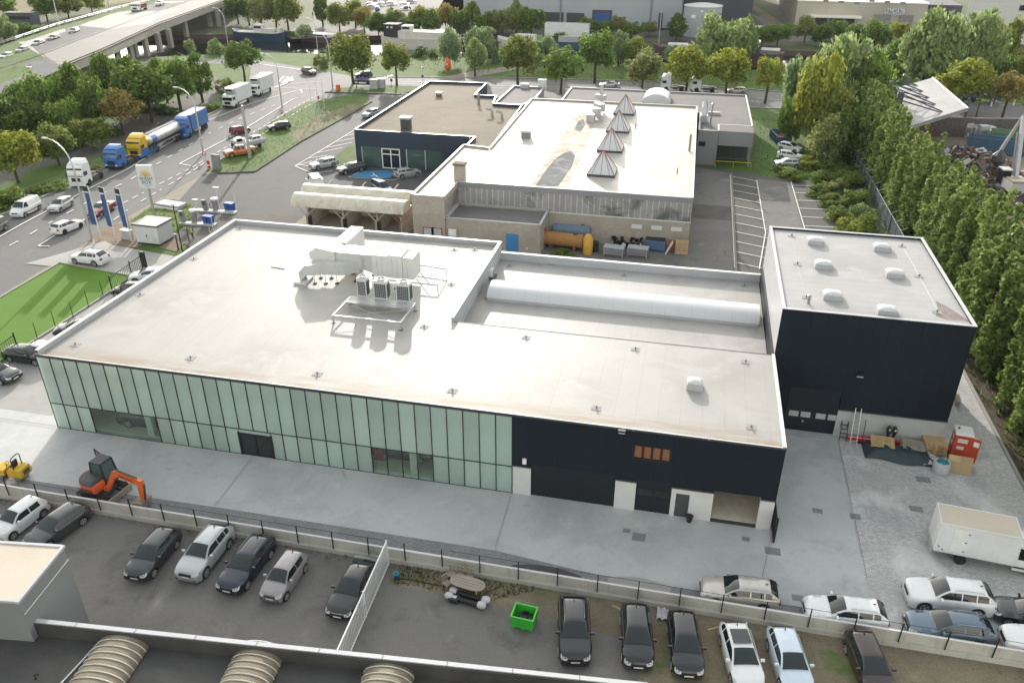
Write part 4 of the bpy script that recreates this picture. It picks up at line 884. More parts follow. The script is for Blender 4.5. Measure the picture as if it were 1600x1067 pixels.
# ------------------------------------------------------------------ far buildings
def bigbox(name, label, x0, x1, y0, y1, h, wm, rm, ang=0.0):
    t = thing(name, label, 'building', (x0, y0, 0), ang)
    obj('wall', MB().box(0, x1-x0, 0, y1-y0, 0, h-.3), wm, t); obj('roof', MB().box(-.2, x1-x0+.2, -.2, y1-y0+.2, h-.3, h), rm, t); return t
wx0 = P(668, 62).x
gw = bigbox('grey_warehouse', 'huge pale grey warehouse beyond the canal with blue dock shutter', wx0, -8, 300, 420, 34, 'wall_big_grey', 'roof_light_grey')
p = PY(945, 21, 300); q = PY(937, 33, 300); gd = obj('dock_door', MB().box(p.x-4.3-wx0, p.x+2.5-wx0, -.3, -.02, q.z-6, p.z+1), 'dark_grey', gw); obj('shutter', MB().box(p.x-3.8-wx0, p.x+2.0-wx0, -.36, -.31, q.z-6, p.z), 'blue', gd)
for a in (876, 1017): x = PY(a, 20, 300).x-wx0; obj('downpipe', MB().box(x-.25, x+.25, -.35, -.02, 0, 33), 'grey', gw)
x = PY(890, 23, 300).x-wx0; obj('vent', MB().box(x-.7, x+.7, -.3, -.02, 14, 16.5), 'black', gw)
for a, b in ((850, 880), (885, 912), (780, 790), (1028, 1034)):
    xa, xb = PY(a, 44, 300).x-wx0, PY(b, 44, 300).x-wx0; obj('dock_opening', MB().box(xa, xb, -.25, -.02, .3, 4.2 if b < 1000 else 5), 'dark_grey', gw)
bigbox('dark_warehouse', 'dark slate warehouse standing right of the pale grey one', -7.5, P(1169, 26).x, 318, 430, 30, 'wall_big_dark', 'roof_light_grey')
tk = thing('storage_tank', 'round grey storage tank with pale domed lid in front of the dark warehouse', 'tank', P(1094, 56))
obj('tank_shell', MB().lathe((0, 0, 0), [(6.0, 0), (6.0, 9.0)], 28), 'wall_big_grey', tk, 40); obj('tank_lid', MB().lathe((0, 0, 0), [(6.15, 9.0), (6.15, 9.2), (3, 9.7), (.1, 9.9)], 28), 'trim_white', tk, 40)
for k, (dx, dz, s) in enumerate(((-2.5, 6.3, 1.8), (-.2, 8, .9))): obj('tank_label', MB().cb((dx, -math.sqrt(36-dx*dx)-.1, dz), (s, .12, s*.55)), 'white', tk)
bx0, by0 = P(1240, 46).x, P(1240, 46).y; bx1 = P(1437, 56).x
bg_ = bigbox('beige_warehouse', 'long beige warehouse with cream roof and a photo sign over its loading bays', bx0, bx1+2, by0, by0+170, 9.2, 'wall_beige', 'roof_cream')
obj('side_wing', MB().box(bx1+2.1-bx0, bx1+14-bx0, 6, 60, 0, 8.2), 'wall_big_dark', bg_)
pa, pb = PY(1262, 36, by0), PY(1341, 38, by0); obj('canopy', MB().box(pa.x-bx0, pb.x-bx0, -5, -.01, 4.4, 4.9), 'roof_cream', bg_)
for a, b in ((1272, 1290), (1295, 1315), (1318, 1333)): obj('loading_door', MB().box(PY(a, 42, by0).x-bx0, PY(b, 42, by0).x-bx0, -.3, -.02, .2, 4.0), 'dark_grey', bg_)
for a, b in ((1362, 1389), (1402, 1424)): obj('loading_door', MB().box(PY(a, 42, by0).x-bx0, PY(b, 42, by0).x-bx0, -.3, -.02, 0, 5.4), 'grey', bg_)
pa, pb = PY(1384, 24, by0), PY(1414, 13, by0); sg = obj('sign_panel', MB().box(pa.x-bx0, pb.x-bx0, -.3, -.05, pa.z, pb.z), 'grey_light', bg_)
obj('sign_picture', MB().box(pa.x-bx0+.4, pb.x-bx0-.8, -.36, -.31, pa.z+.7, pb.z-.5), 'tank_blue', sg)
text('sign_text', 'LTMDATA', 1.9, 'white', sg, ((pa.x+pb.x)/2-bx0-.2, -.38, (pa.z+pb.z)/2+.1), (PI/2, 0, 0), .01, .75)
for i in range(6):
    c = P(1290+i*24, 3+(i % 3)*2, 9.2); obj('roof_vent', MB().cb((c.x-bx0, c.y-by0, 9.5), (1.6, 1.2, .7)), 'grey', bg_)
wf0 = P(1500, 62); wfac = thing('white_factory', 'white factory with dark ribbon windows in the top right corner', 'building', (wf0.x, wf0.y, 0), R(-24))
obj('wall', MB().box(0, 90, 0, 60, 0, 13), 'trim_white', wfac); obj('roof', MB().box(-.3, 90.3, -.3, 60, 13, 13.4), 'grey_light', wfac)
for z in (4.5, 9.5):
    wn = obj('window', MB().box(14, 60, -.2, -.02, z, z+1.5), 'dark_grey', wfac); obj('pane', MB().box(14.4, 59.6, -.26, -.21, z+.2, z+1.3), 'glass_dark', wn)
obj('window', MB().box(5, 9, -.2, -.02, 4, 7), 'grey', wfac)
for k in range(3): obj('rooftop_unit', MB().cb((6+k*6, 12+k*3, 14.2), (4, 3, 1.8)), 'dark_grey', wfac)
tk = thing('silo', 'white upright silo beside the white factory', 'silo', P(1597, 66)); obj('tank_shell', MB().lathe((0, 0, 0), [(3, 0), (3, 8), (2, 9), (.1, 9.3)], 16), 'trim_white', tk, 40)
lowb = thing('low_boathouse', 'low grey quayside cabin behind the round willows', 'building', (*P(712, 52)[:2], 0)); obj('wall', MB().box(0, 14, 0, 5, 0, 2.6), 'wall_grey', lowb); obj('roof', MB().box(-.4, 14.4, -.4, 5.4, 2.6, 3.0), 'grey_light', lowb)
lowb = thing('brick_hut', 'small brown hut on the far quay beyond the willow', 'building', (*P(1176, 64)[:2], 0)); obj('wall', MB().box(0, 5, 0, 4, 0, 3.6), 'brick_quay', lowb); obj('roof', MB().box(-.4, 5.4, -.4, 4.4, 3.6, 3.9), 'white', lowb)

# ------------------------------------------------------------------ road bridge
ep = [(420, -28), (350, 3), (250, 40), (160, 82), (100, 107), (0, 150), (-90, 190)]; ez = [7.2, 7.0, 6.6, 6.0, 5.4, 4.0, 2.6]
E3 = [P(a, b, z) for (a, b), z in zip(ep, ez)]
dirs = []
mid = [(380, -38), (300, 0), (240, 21), (125, 62), (67, 85), (-20, 115), (-130, 155)]; far = [(360, -46), (262, 0), (202, 16.5), (105, 44), (40, 66), (-40, 96), (-150, 138)]; vg = [(350, -52), (240, 2), (180, 17), (90, 42), (25, 64), (-55, 90), (-165, 130)]
M3 = [P(a, b, z) for (a, b), z in zip(mid, ez)]; F3 = [P(a, b, z) for (a, b), z in zip(far, ez)]; V3 = [P(a, b, z) for (a, b), z in zip(vg, ez)]
bo = E3[3].copy(); bo.z = 0
brg = thing('road_bridge', 'concrete motorway bridge ramp with brown guard rail and piers crossing the canal', 'bridge', bo)
def strip(name, Aa, Bb, m, dz=0.0, th=0.0, i0=0, i1=99):
    k = MB(); Aa = Aa[i0:i1]; Bb = Bb[i0:i1]
    up = Vector((0, 0, dz)); dn = Vector((0, 0, dz-th))
    for i in range(len(Aa)-1):
        a, b, c, d = Aa[i]-bo, Aa[i+1]-bo, Bb[i+1]-bo, Bb[i]-bo
        k.quad(a+up, b+up, c+up, d+up)
        if th: k.quad(a+dn, b+dn, b+up, a+up); k.quad(d+dn, c+dn, c+up, d+up); k.quad(a+dn, b+dn, c+dn, d+dn)
    return obj(name, k, m, brg)
strip('deck', E3, V3, 'concrete_bridge', -.05, 1.5, 0, 5)
strip('embankment', E3, V3, 'grass_dry', -.05, 6, 4)
strip('carriageway', E3, M3, 'concrete_deck', 0.0, 0, 0, 5); strip('carriageway', E3, M3, 'asphalt_road', 0.0, 0, 4)
strip('carriageway', M3, F3, 'asphalt_road', .01); strip('verge', F3, V3, 'grass_dry', .02)
k = MB()
for i in range(4):
    a, b = E3[i]-bo, E3[i+1]-bo
    for z, r_ in ((.25, .18), (.75, .16)): k.tube([a+Vector((0, 0, z)), b+Vector((0, 0, z))], r_, 5)
obj('guard_rail', k, 'rail_brown', brg)
k = MB()
for i in range(6):
    a, b = M3[i]-bo, M3[i+1]-bo; k.tube([a+Vector((0, 0, .1)), b+Vector((0, 0, .1))], .18, 4)
obj('median_kerb', k, 'concrete_bridge', brg)
k = MB()
for i in range(6):
    a, b = V3[i]-bo, V3[i+1]-bo
    for z in (.6, .95): k.tube([a+Vector((0, 0, z)), b+Vector((0, 0, z))], .06, 4)
    n_ = max(2, int((b-a).length/4))
    for j in range(n_): q = a+(b-a)*j/n_; k.cb(q+Vector((0, 0, .5)), (.1, .1, 1))
obj('guard_rail', k, 'galv', brg)
for a, b in ((186, 96), (207, 94), (214, 90), (231, 88), (251, 82), (292, 58), (329, 42), (343, 42), (354, 38), (268, 75)):
    g = P(a, b); top = 5.2; obj('pier', MB().cb((g.x-bo.x, g.y-bo.y, top/2), (1.1, 1.4, top)), 'concrete_bridge', brg)
obj('abutment', MB().cb((E3[3].x-bo.x-8, E3[3].y-bo.y-6, 2.2), (16, 3, 4.4), 0, .4), 'concrete_bridge', brg)

# ------------------------------------------------------------------ right side: canopy on pylons, scrap yard
cn = thing('pylon_canopy', 'tilted pale sheet roof hung from dark pylons by cables', 'canopy', P(1440, 200))
co = P(1440, 200)
c4 = [P(1457, 122, 7.0)-co, P(1513, 170, 7.0)-co, P(1421, 199, 4.6)-co, P(1385, 142, 4.6)-co]
k = MB(); dn = Vector((0, 0, -.45)); k.poly(c4)
for i in range(4): k.quad(c4[i], c4[(i+1) % 4], c4[(i+1) % 4]+dn, c4[i]+dn)
k.poly([c+dn for c in c4]); obj('roof', k, 'roof_light_grey', cn)
k = MB()
for i in range(3): k.tube([c4[i], c4[(i+1) % 4]], .2, 4)
obj('gutter', k, 'grey', cn)
tops = [(1372, 109), (1383, 117), (1392, 127), (1400, 135), (1409, 144)]; feet = [(1366, 135), (1378, 145), (1386, 156), (1394, 166), (1402, 178)]
for i, (tp, ft) in enumerate(zip(tops, feet)):
    s = c4[3].lerp(c4[2], .05+.24*i); base = Vector((s.x-.5, s.y, 0)); hgt = 13.5-i*.3
    top = P(tp[0], tp[1], 8.6)-co
    obj('pylon', MB().cb((top.x, top.y, 4.3), (.9, .7, 8.6)), 'wall_big_dark', cn)
    e = (c4[3].lerp(c4[2], .1+.2*i)).lerp(c4[0].lerp(c4[1], .1+.2*i), .62)
    obj('cable', MB().tube([(top.x, top.y, 8.3), e], .11, 4).tube([(top.x, top.y, 7.2), e+Vector((-.5, -.5, 0))], .11, 4), 'wall_big_dark', cn)
k = MB()
for (a, b) in ((1425, 210), (1470, 205), (1505, 190), (1455, 160)): g = P(a, b)-co; k.cb((g.x, g.y, 2.3), (.5, .5, 4.6))
obj('column', k, 'wall_big_dark', cn); LAST[0]['kind'] = 'stuff'
def wallthing(name, label, a, b, h, m, th=.5):
    a = G(*a); b = G(*b); t = b-a
    return tag(obj(name, MB().cb((t.length/2, 0, h/2), (t.length, th, h)), m, None, None, a, math.atan2(t.y, t.x)), label, 'wall')
wallthing('stone_wall', 'dark stone retaining wall along the back of the scrap yard', (1420, 213), (1640, 216), 3.4, 'gabion', .8)
# ------------------------------------------------------------------ vehicles
STY = {  # L W H wheelbase | x from the nose: cowl, roof front, roof rear, tail | cowl z, belt z, tail z, nose z | wheel r
 'small':  (3.75, 1.68, 1.50, 2.45, .88, 1.62, 3.32, 3.66, 1.00, 1.0, 1.04, .80, .31),
 'hatch':  (4.28, 1.82, 1.47, 2.64, 1.12, 2.02, 3.74, 4.19, 1.00, 1.0, 1.06, .79, .335),
 'sedan':  (4.74, 1.86, 1.45, 2.82, 1.30, 2.25, 3.45, 4.30, .98, 1.0, 1.05, .76, .345),
 'estate': (4.76, 1.87, 1.48, 2.80, 1.36, 2.25, 4.05, 4.60, 1.01, 1.01, 1.08, .79, .345),
 'suv':    (4.58, 1.90, 1.64, 2.70, 1.22, 2.05, 3.80, 4.44, 1.13, 1.13, 1.20, .92, .375),
 'big_suv':(4.95, 2.00, 1.76, 2.98, 1.38, 2.22, 4.25, 4.84, 1.19, 1.19, 1.26, .98, .40),
 'mpv':    (4.30, 1.80, 1.62, 2.68, .95, 1.85, 3.85, 4.22, 1.04, 1.05, 1.08, .80, .33),
 'van':    (4.80, 1.92, 1.96, 3.05, .85, 1.55, 4.62, 4.76, 1.17, 1.14, 1.17, .88, .34),
 'minivan':(4.40, 1.82, 1.82, 2.70, .95, 1.75, 4.1, 4.34, 1.08, 1.10, 1.12, .84, .33),
 'pickup': (5.30, 1.88, 1.80, 3.22, 1.45, 2.1, 3.35, 3.62, 1.17, 1.17, 1.12, 1.0, .40),
}
def lerp(a, b, t): return a+(b-a)*t
def pw(xs, x):          # piecewise linear
    for (a, va), (b, vb) in zip(xs, xs[1:]):
        if x <= b: return lerp(va, vb, (x-a)/(b-a)) if b > a else vb
    return xs[-1][1]
_cars = {}
def car_parts(sty):
    if sty in _cars: return _cars[sty]
    L, W, H, WBs, xc, xrf, xrr, xt, zc, zb, zt, zn, wr = STY[sty]
    hw = W/2; fo = (L-WBs)*.47; ax = (fo, fo+WBs); ar = wr+.07
    parts = []
    top = [(0, zn-.2), (.04, zn-.05), (.14, zn+.03), (.4, zn+.10), (xc*.7, zc-.05), (xc, zc), (xt, zt), (L-.14, zt-.03), (L-.04, zt-.18), (L, zt-.36)] if sty != 'sedan' else \
          [(0, zn-.12), (.06, zn), (.35, zn+.09), (xc*.7, zc-.05), (xc, zc), (xt, zt), (L-.12, zt), (L-.03, zt-.12), (L, zt-.3)]
    if sty == 'pickup': top = [(0, zn-.12), (.05, zn), (.3, zn+.1), (xc, zc), (xt, zt), (L-.02, zt), (L, zt-.1)]
    xs = sorted({0, .05, .16, .35, .6, xc*.8, xc, (xc+xrf)/2, xrf+.3, (ax[0]+ax[1])/2, xt, L-.35, L-.16, L-.05, L}|{a+s*ar for a in ax for s in (-1, -.92, -.7, -.38, 0, .38, .7, .92, 1)})
    xs = [x for x in xs if 0 <= x <= L]
    def half(x):
        f, r_ = .9, .8
        t = max(0, (f-x)/f, (x-(L-r_))/r_)
        return hw*(1-(.20 if x < f else .14)*t**2.4)
    def zbot(x):
        b = .20+.10*max(0, 1-x/.35, 1-(L-x)/.4)
        for a in ax:
            d = abs(x-a)
            if d < ar: b = max(b, wr+math.sqrt(max(0, ar*ar-d*d))*.98)
        return b
    rs = []
    for x in xs:
        w_, t, b = half(x), pw(top, x), zbot(x); zm = max(b+.05, lerp(b, t, .5)); zs = max(zm+.03, t-.13)
        q = [(0, b), (w_*.84, b), (w_*.985, b+.03), (w_, zm), (w_*.985, zs), (w_*.90, t-.02), (w_*.5, t+.02), (0, t+.03)]
        full = [(L/2-x, -y, z) for y, z in q]+[(L/2-x, y, z) for y, z in q[-2:0:-1]]
        rs.append(full)
    parts.append(('body', MB().rings(rs), 'PAINT', 38, None))
    # greenhouse
    yb, yr = hw*.885, hw*.66; N = 6
    sections = [(xc, 0), (lerp(xc, xrf, .5), .56), (xrf-.05, .95), (xrf+.25, 1.0), ((xrf+xrr)/2, 1.02), (xrr-.2, .985), (xrr, .95), (lerp(xrr, xt, .5), .55), (xt, 0)]
    rr = []
    for x, t in sections:
        zbase = lerp(zc, zt, (x-xc)/(xt-xc))-.04; zz_ = lerp(zbase+.03, H-.05, t); yt_ = lerp(yb, yr, t)
        yb_ = min(yb, half(x)*.9)
        q = [(yb_, zbase), (lerp(yb_, yt_, .5), lerp(zbase, zz_, .5)+.015), (yt_, zz_-.03*t), (yt_*.82, zz_+.025), (yt_*.4, zz_+.045), (0, zz_+.05)]
        rr.append([(L/2-x, -y, z) for y, z in q]+[(L/2-x, y, z) for y, z in q[-2::-1]])
    roofi = MB().rings(rr, 0, True, False)
    parts.append(('roof', roofi, 'PAINT', 42, None))
    def sec(x):
        for (x0, t0), (x1, t1) in zip(sections, sections[1:]):
            if x <= x1: return lerp(t0, t1, (x-x0)/(x1-x0))
        return 0
    def side(x, f, s, off=.012):       # point on the side glass at length x, height fraction f of full roof height
        zbase = lerp(zc, zt, (x-xc)/(xt-xc))-.04; t = sec(x); f = min(f, t); zz_ = lerp(zbase, H-.05, f)
        return (L/2-x, s*(lerp(yb, yr, f)+off+.012*math.sin(PI*min(1, f))), zz_)
    def scr(x0, x1, t0, t1, name):    # windscreen / rear window
        k = MB(); rows = []
        for i in range(5):
            x = lerp(x0, x1, i/4); zbase = lerp(zc, zt, (x-xc)/(xt-xc))-.04; t = sec(x); zz_ = lerp(zbase+.03, H-.05, t); yt_ = lerp(min(yb, half(x)*.9), yr, t)
            n = 1 if x1 > x0 else -1
            row = []
            for j in range(7):
                y = lerp(-1, 1, j/6)*.9; e = abs(y)
                row.append((L/2-x+n*.022, y*yt_, zz_+.045+.024-.055*e**3))
            rows.append(row)
        k.rings(rows, 0, False, False); return (name, k, 'glass_car', 40, None)
    parts.append(scr(xc+.06, xrf-.0, 0, 1, 'windscreen'))
    if sty not in ('van',): parts.append(scr(xt-.05, xrr+.05, 0, 1, 'rear_window'))
    bl = [xc+(xrf-xc)*.35, xrf+.62, xrf+.70, min(xrr-.25, xrf+1.45), min(xrr-.17, xrf+1.53), xrr+.12]
    if sty == 'van': groups = [(bl[0], xrf+.45)]
    elif sty == 'pickup': groups = [(bl[0], xrf+.45), (xrf+.52, xrr-.05)]
    else: groups = [(bl[0], bl[1]), (bl[2], bl[3])]+([(bl[4], bl[5])] if bl[5]-bl[4] > .3 else [])
    for (a, b) in groups:
        for s in (-1, 1):
            xs_ = [lerp(a, b, i/5) for i in range(6)]
            lo = [side(x, .10, s) for x in xs_]; hi = [side(x, min(.86, max(.12, sec(x)*.90)), s) for x in xs_]
            parts.append(('side_window', MB().rings([lo, hi], 0, False, False), 'glass_car', 40, None))
    # wheels
    for xw in ax:
        for s in (-1, 1):
            c = (L/2-xw, s*(hw-.115), wr)
            parts.append(('wheel', MB().lathe((0, 0, 0), [(wr*.6, -.1), (wr*.93, -.1), (wr, -.06), (wr, .06), (wr*.93, .1), (wr*.6, .1)], 20, 0, 'y'), 'rubber', 35, c))
            k = MB().lathe((0, 0, 0), [(.03, s*.085), (wr*.6, s*.085)], 10, 0, 'y')
            for q in range(5):
                a = q*2*PI/5; k.cb((math.cos(a)*wr*.34, s*.1, math.sin(a)*wr*.34), (wr*.62, .03, wr*.17), 0, 0, Matrix.Rotation(-a, 3, 'Y'))
            k.lathe((0, 0, 0), [(wr*.58, s*.08), (wr*.58, s*.105), (wr*.68, s*.105), (wr*.68, s*.08)], 20, 0, 'y')
            parts.append(('rim', k, 'RIM', 30, (c, 'sub')))
    # lights, grille, plate, mirrors
    bv = BVHTree.FromPolygons(parts[0][1].v, parts[0][1].f)
    def patch(name, m, grid, d, off=.012):     # a lamp, grille or plate laid on the body surface
        d = Vector(d).normalized(); rows = []
        for row in grid:
            q = []
            for p in row:
                h = bv.ray_cast(Vector(p)-d*3, d)[0]; q.append(tuple((h if h else Vector(p))-d*off))
            rows.append(q)
        parts.append((name, MB().rings(rows, 0, False, False), m, 40, None))
    lin = lambda a, b, n: [lerp(a, b, t/(n-1)) for t in range(n)]
    w0 = half(.06); zl = zn-.09
    for s in (-1, 1):
        patch('headlight', 'lamp_clear', [[(L/2, s*y, zl+dz+(.07 if k > 2 else 0)*(k-2)/4) for k, y in enumerate(lin(w0*.58, hw*.97, 7))] for dz in (-.085, .0, .075)], (-1, -s*.35, 0))
        patch('tail_light', 'tail_red', [[(-L/2, s*y, zt-.23+dz) for y in lin(hw*.56, hw*.97, 6)] for dz in (-.13, 0, .12)], (1, -s*.3, 0))
        xm = L/2-xc-.32; parts.append(('mirror', MB().rings([[(xm+dx, s*y, lerp(zc, zb, .3)+z) for dx, z in ((-.07, .02), (.05, .02), (.03, .15), (-.07, .15))] for y in (hw*.93, hw+.17)]), 'PAINT', 40, None))
        patch('fog_light', 'dark_grey', [[(L/2, s*y, .42+dz) for y in lin(w0*.66, w0*.95, 4)] for dz in (-.06, .06)], (-1, -s*.2, 0))
    patch('grille', 'black', [[(L/2, y, zn-.13+dz) for y in lin(-w0*.54, w0*.54, 6)] for dz in (-.11, .02, .07)], (-1, 0, 0))
    patch('grille_bar', 'chrome', [[(L/2, y, zn-.05+dz) for y in lin(-w0*.5, w0*.5, 6)] for dz in (-.018, .018)], (-1, 0, 0), .02)
    patch('bumper_intake', 'dark_grey', [[(L/2, y, .38+dz) for y in lin(-w0*.6, w0*.6, 6)] for dz in (-.09, .06)], (-1, 0, 0))
    patch('number_plate', 'white', [[(L/2, y, zn-.30+dz) for y in lin(-.26, .26, 4)] for dz in (-.055, .055)], (-1, 0, 0), .02)
    patch('number_plate', 'white', [[(-L/2, y, zt-.42+dz) for y in lin(-.26, .26, 4)] for dz in (-.055, .055)], (1, 0, 0), .02)
    if sty in ('estate', 'suv', 'big_suv', 'mpv'):
        for s in (-1, 1): parts.append(('roof_rail', MB().tube([(L/2-xrf-.25, s*yr*.92, H-.02), (L/2-xrf-.4, s*yr*.92, H+.03), (L/2-xrr+.3, s*yr*.92, H+.02), (L/2-xrr+.1, s*yr*.92, H-.04)], .02, 4), 'steel', None, None))
    if sty in ('suv', 'big_suv', 'pickup'):
        k = MB()
        for s in (-1, 1): k.box(-(L/2-ax[0]-ar) if False else L/2-ax[1]+ar, L/2-ax[0]-ar, s*hw*.99-.02, s*hw*.99+.02, .24, .36)
        parts.append(('sill_trim', k, 'dark_grey', None, None)); 
    if sty == 'pickup':
        k = MB().box(-L/2+.12, L/2-xt-.1, -hw*.78, hw*.78, zt-.04, zt+.045); parts.append(('load_bed', k, 'dark_grey', None, None))
    if sty == 'van':
        for s in (-1, 1):
            parts.append(('side_trim', MB().box(-L/2+.3, L/2-1.0, s*(hw-.005)-.012, s*(hw-.005)+.012, .55, .66), 'dark_grey', None, None))
        k = MB()
        for i in range(5): k.box(-L/2+.5+i*.7, -L/2+.62+i*.7, -.6, .6, H+.0, H+.03)
        parts.append(('roof_rib', k, 'PAINT', None, None))
    if sty != 'van' and sty != 'pickup': patch('rear_bumper', 'dark_grey', [[(-L/2, y, .36+dz) for y in lin(-hw*.8, hw*.8, 6)] for dz in (-.07, .07)], (1, 0, 0))
    parts.append(('aerial', MB().cb((L/2-xrr+.15, 0, H+.05), (.16, .04, .05)), 'black', None, None))
    out = []
    for name, k, m, sm, c in parts:
        me = k.mesh(name, [M_['paint_white'] if m == 'PAINT' else M_['alu'] if m == 'RIM' else m], sm)
        out.append((name, me, m, c))
    _cars[sty] = out; return out
def place_parts(root, plist, col, extra=None):
    last = None
    for name, me, m, c in plist:
        if extra and name in extra and extra[name] is None: continue
        sub = isinstance(c, tuple) and len(c) == 2 and c[1] == 'sub'
        o = link(name, me, last if sub else root, None if sub else c)
        if not sub: last = o
        if m == 'PAINT' or (extra and name in extra):
            o.material_slots[0].link = 'OBJECT'
            o.material_slots[0].material = M_[extra[name]] if extra and name in extra else M_['paint_'+col]
def car(name, label, sty, col, nose, tail, group=None, cat='car', **extra):
    a, b = P(*nose), P(*tail); c = (a+b)/2; d = a-b
    z = gz(c.x, c.y)
    t = thing(name, label, cat, (c.x, c.y, z), math.atan2(d.y, d.x), group)
    place_parts(t, car_parts(sty), col, extra or None); return t
# nose / tail are ground points under the bumpers
g1n = 'used cars parked nose out on the near asphalt lot'
car('parked_car', 'small white hatchback half hidden behind the tan roofed annex', 'small', 'white', (2, 846), (66, 798), g1n)
car('parked_car', 'dark grey compact hatchback next to the small white hatchback', 'hatch', 'dark_grey', (62, 856), (124, 812), g1n)
car('parked_car', 'dark slate crossover with silver roof rails and silver sill strip', 'hatch', 'green', (218, 907), (266, 848), g1n)
car('parked_car', 'silver bulbous crossover with flared wings on the near lot', 'suv', 'silver', (300, 905), (347, 847), g1n)
car('parked_car', 'dark navy people carrier with silver roof bars', 'estate', 'navy', (362, 926), (413, 860), g1n)
car('parked_car', 'pale mauve silver three door hatchback', 'small', 'mauve', (426, 942), (466, 884), g1n, grille='dark_grey')
car('parked_car', 'glossy black sedan beside the white bar gate', 'sedan', 'black', (534, 963), (572, 896), g1n)
g2n = 'new cars parked nose out along the scrub strip'
car('parked_car', 'black large SUV with roof rails beside the green pallet box', 'suv', 'black', (898, 1037), (895, 960), g2n, aerial='black')
car('parked_car', 'black hatchback second in the row after the black SUV', 'hatch', 'black', (996, 1046), (991, 968), g2n)
car('parked_car', 'black hatchback with pink windscreen sticker between a black and a white one', 'hatch', 'black', (1074, 1060), (1063, 979), g2n)
wc = car('parked_car', 'white hatchback with black glass roof on the scrub strip', 'hatch', 'white', (1170, 1088), (1142, 991), g2n); obj('glass_roof', MB().quad((-1.15, -.5, 1.50), (-.1, -.52, 1.535), (-.1, .52, 1.535), (-1.15, .5, 1.50)), 'glass_car', wc)
car('parked_car', 'icy blue white hatchback at the bottom edge', 'hatch', 'icy', (1245, 1090), (1217, 1003), g2n)
car('parked_car', 'black brown hatchback with red round sticker at the right end of the scrub strip', 'hatch', 'brown', (1374, 1096), (1338, 1010), g2n)
for t_, (dx, dy), m_ in ((-4, (.35, -.35), 'pink'), (-3, (.3, .3), 'gold'), (-2, (.3, .3), 'gold'), (-1, (.3, .35), 'pink'), (-6, (.3, -.35), 'pink')):
    pass
g3n = 'cars parked on the paved yard behind the low concrete wall'
car('parked_car', 'champagne estate car on the left of the paved yard wall', 'estate', 'champagne', (1097, 930), (1210, 944), g3n)
car('parked_car', 'white silver estate car directly behind the concrete wall', 'estate', 'white', (1258, 962), (1376, 976), g3n)
car('parked_car', 'big white SUV in front of the white box van', 'big_suv', 'white', (1411, 937), (1543, 953), g3n, sill_trim='paint_white')
car('parked_car', 'slate blue estate car in front of the big white SUV', 'estate', 'slate', (1414, 986), (1543, 1000), g3n)
car('parked_car', 'black small car cut off by the right edge of the picture', 'hatch', 'black', (1558, 962), (1660, 985), g3n)
car('parked_car', 'white estate cut off by the right edge beside the wall', 'estate', 'white', (1570, 1008), (1692, 1026), g3n)
g4n = 'dark cars parked beside the left end of the showroom'
car('parked_car', 'black estate with its nose out at the left corner of the showroom', 'estate', 'black', (58, 604), (-66, 580), g4n)
car('parked_car', 'black sedan partly hidden by the showroom left corner', 'sedan', 'black', (95, 570), (0, 556), g4n)
car('parked_car', 'white car peeping out above the left roof edge near the gate', 'hatch', 'white', (120, 566), (45, 553), g4n)
car('parked_car', 'dark blue car half hidden by the left roof edge by the lawn posts', 'hatch', 'navy', (95, 523), (152, 520), g4n)
car('parked_car', 'black hatchback half hidden behind the roof edge by the lattice gate', 'small', 'black', (186, 461), (225, 462), g4n)
car('parked_car', 'white car tucked behind the roof edge near the black gate post', 'hatch', 'white', (208, 440), (262, 437), g4n)
car('parked_car', 'white compact SUV parked on the pale driveway', 'suv', 'white', (114, 408), (171, 415), sill_trim='dark_grey', roof='paint_white')
g5n = 'vehicles driving on the main road'
car('car', 'white hatchback driving away past the pale verge', 'hatch', 'white', (127, 352), (86, 369), g5n, rim='rubber')
car('car', 'silver crossover driving towards the camera behind the flags', 'hatch', 'silver', (77, 338), (115, 316), g5n)
car('car', 'dark red car hidden behind the blue banner flags', 'sedan', 'red', (142, 343), (178, 323), g5n, windscreen='glass_car', roof='paint_white')
car('van', 'white panel van parked at the roadside', 'van', 'white', (20, 345), (64, 322), g5n, 'van')
car('van', 'grey van leaving at the left edge of the picture', 'minivan', 'grey', (-38, 379), (16, 352), g5n, 'van')
car('car', 'dark red small car on the main road beside a lamp mast', 'small', 'red', (385, 207), (366, 211), g5n)
car('car', 'dark off roader turning out of the junction', 'suv', 'dark_grey', (493, 119), (473, 114), g5n, bumper_intake='grey_light')
car('car', 'dark car crossing under the big roundish tree at the junction', 'hatch', 'navy', (557, 122), (579, 120), g5n)
g6n = 'vehicles parked on the grass island'
car('parked_car', 'black hatchback parked on the grass island', 'hatch', 'black', (421, 205), (452, 201), g6n)
car('pickup', 'orange pickup truck parked nose to the road on the grass', 'pickup', 'orange', (351, 247), (399, 239), g6n, 'pickup')
g7n = 'cars parked around the navy showroom'
car('parked_car', 'silver estate parked in the hatched bays near the grass', 'estate', 'silver', (486, 266), (526, 258), g7n)
car('parked_car', 'dark grey estate parked left of the blue bay', 'estate', 'dark_grey', (529, 273), (569, 265), g7n)
car('parked_car', 'silver hatchback parked right of the blue bay', 'hatch', 'silver', (654, 273), (619, 279), g7n)
car('parked_car', 'silver dark car half hidden behind the navy showroom edge', 'hatch', 'silver', (566, 187), (594, 178), g7n)
car('van', 'dark blue high roofed small van seen from its bonnet end', 'minivan', 'slate', (607, 307), (588, 296), g7n, 'van')
g8n = 'pale cars left on the grass by the hedge'
car('parked_car', 'white hatchback nearest the skip on the grass', 'hatch', 'white', (1250, 240), (1218, 233), g8n)
car('parked_car', 'white estate between two pale cars on the grass', 'hatch', 'white', (1252, 252), (1216, 247), g8n)
car('parked_car', 'silver car overgrown by brambles on the grass', 'hatch', 'silver', (1209, 261), (1250, 262), g8n)
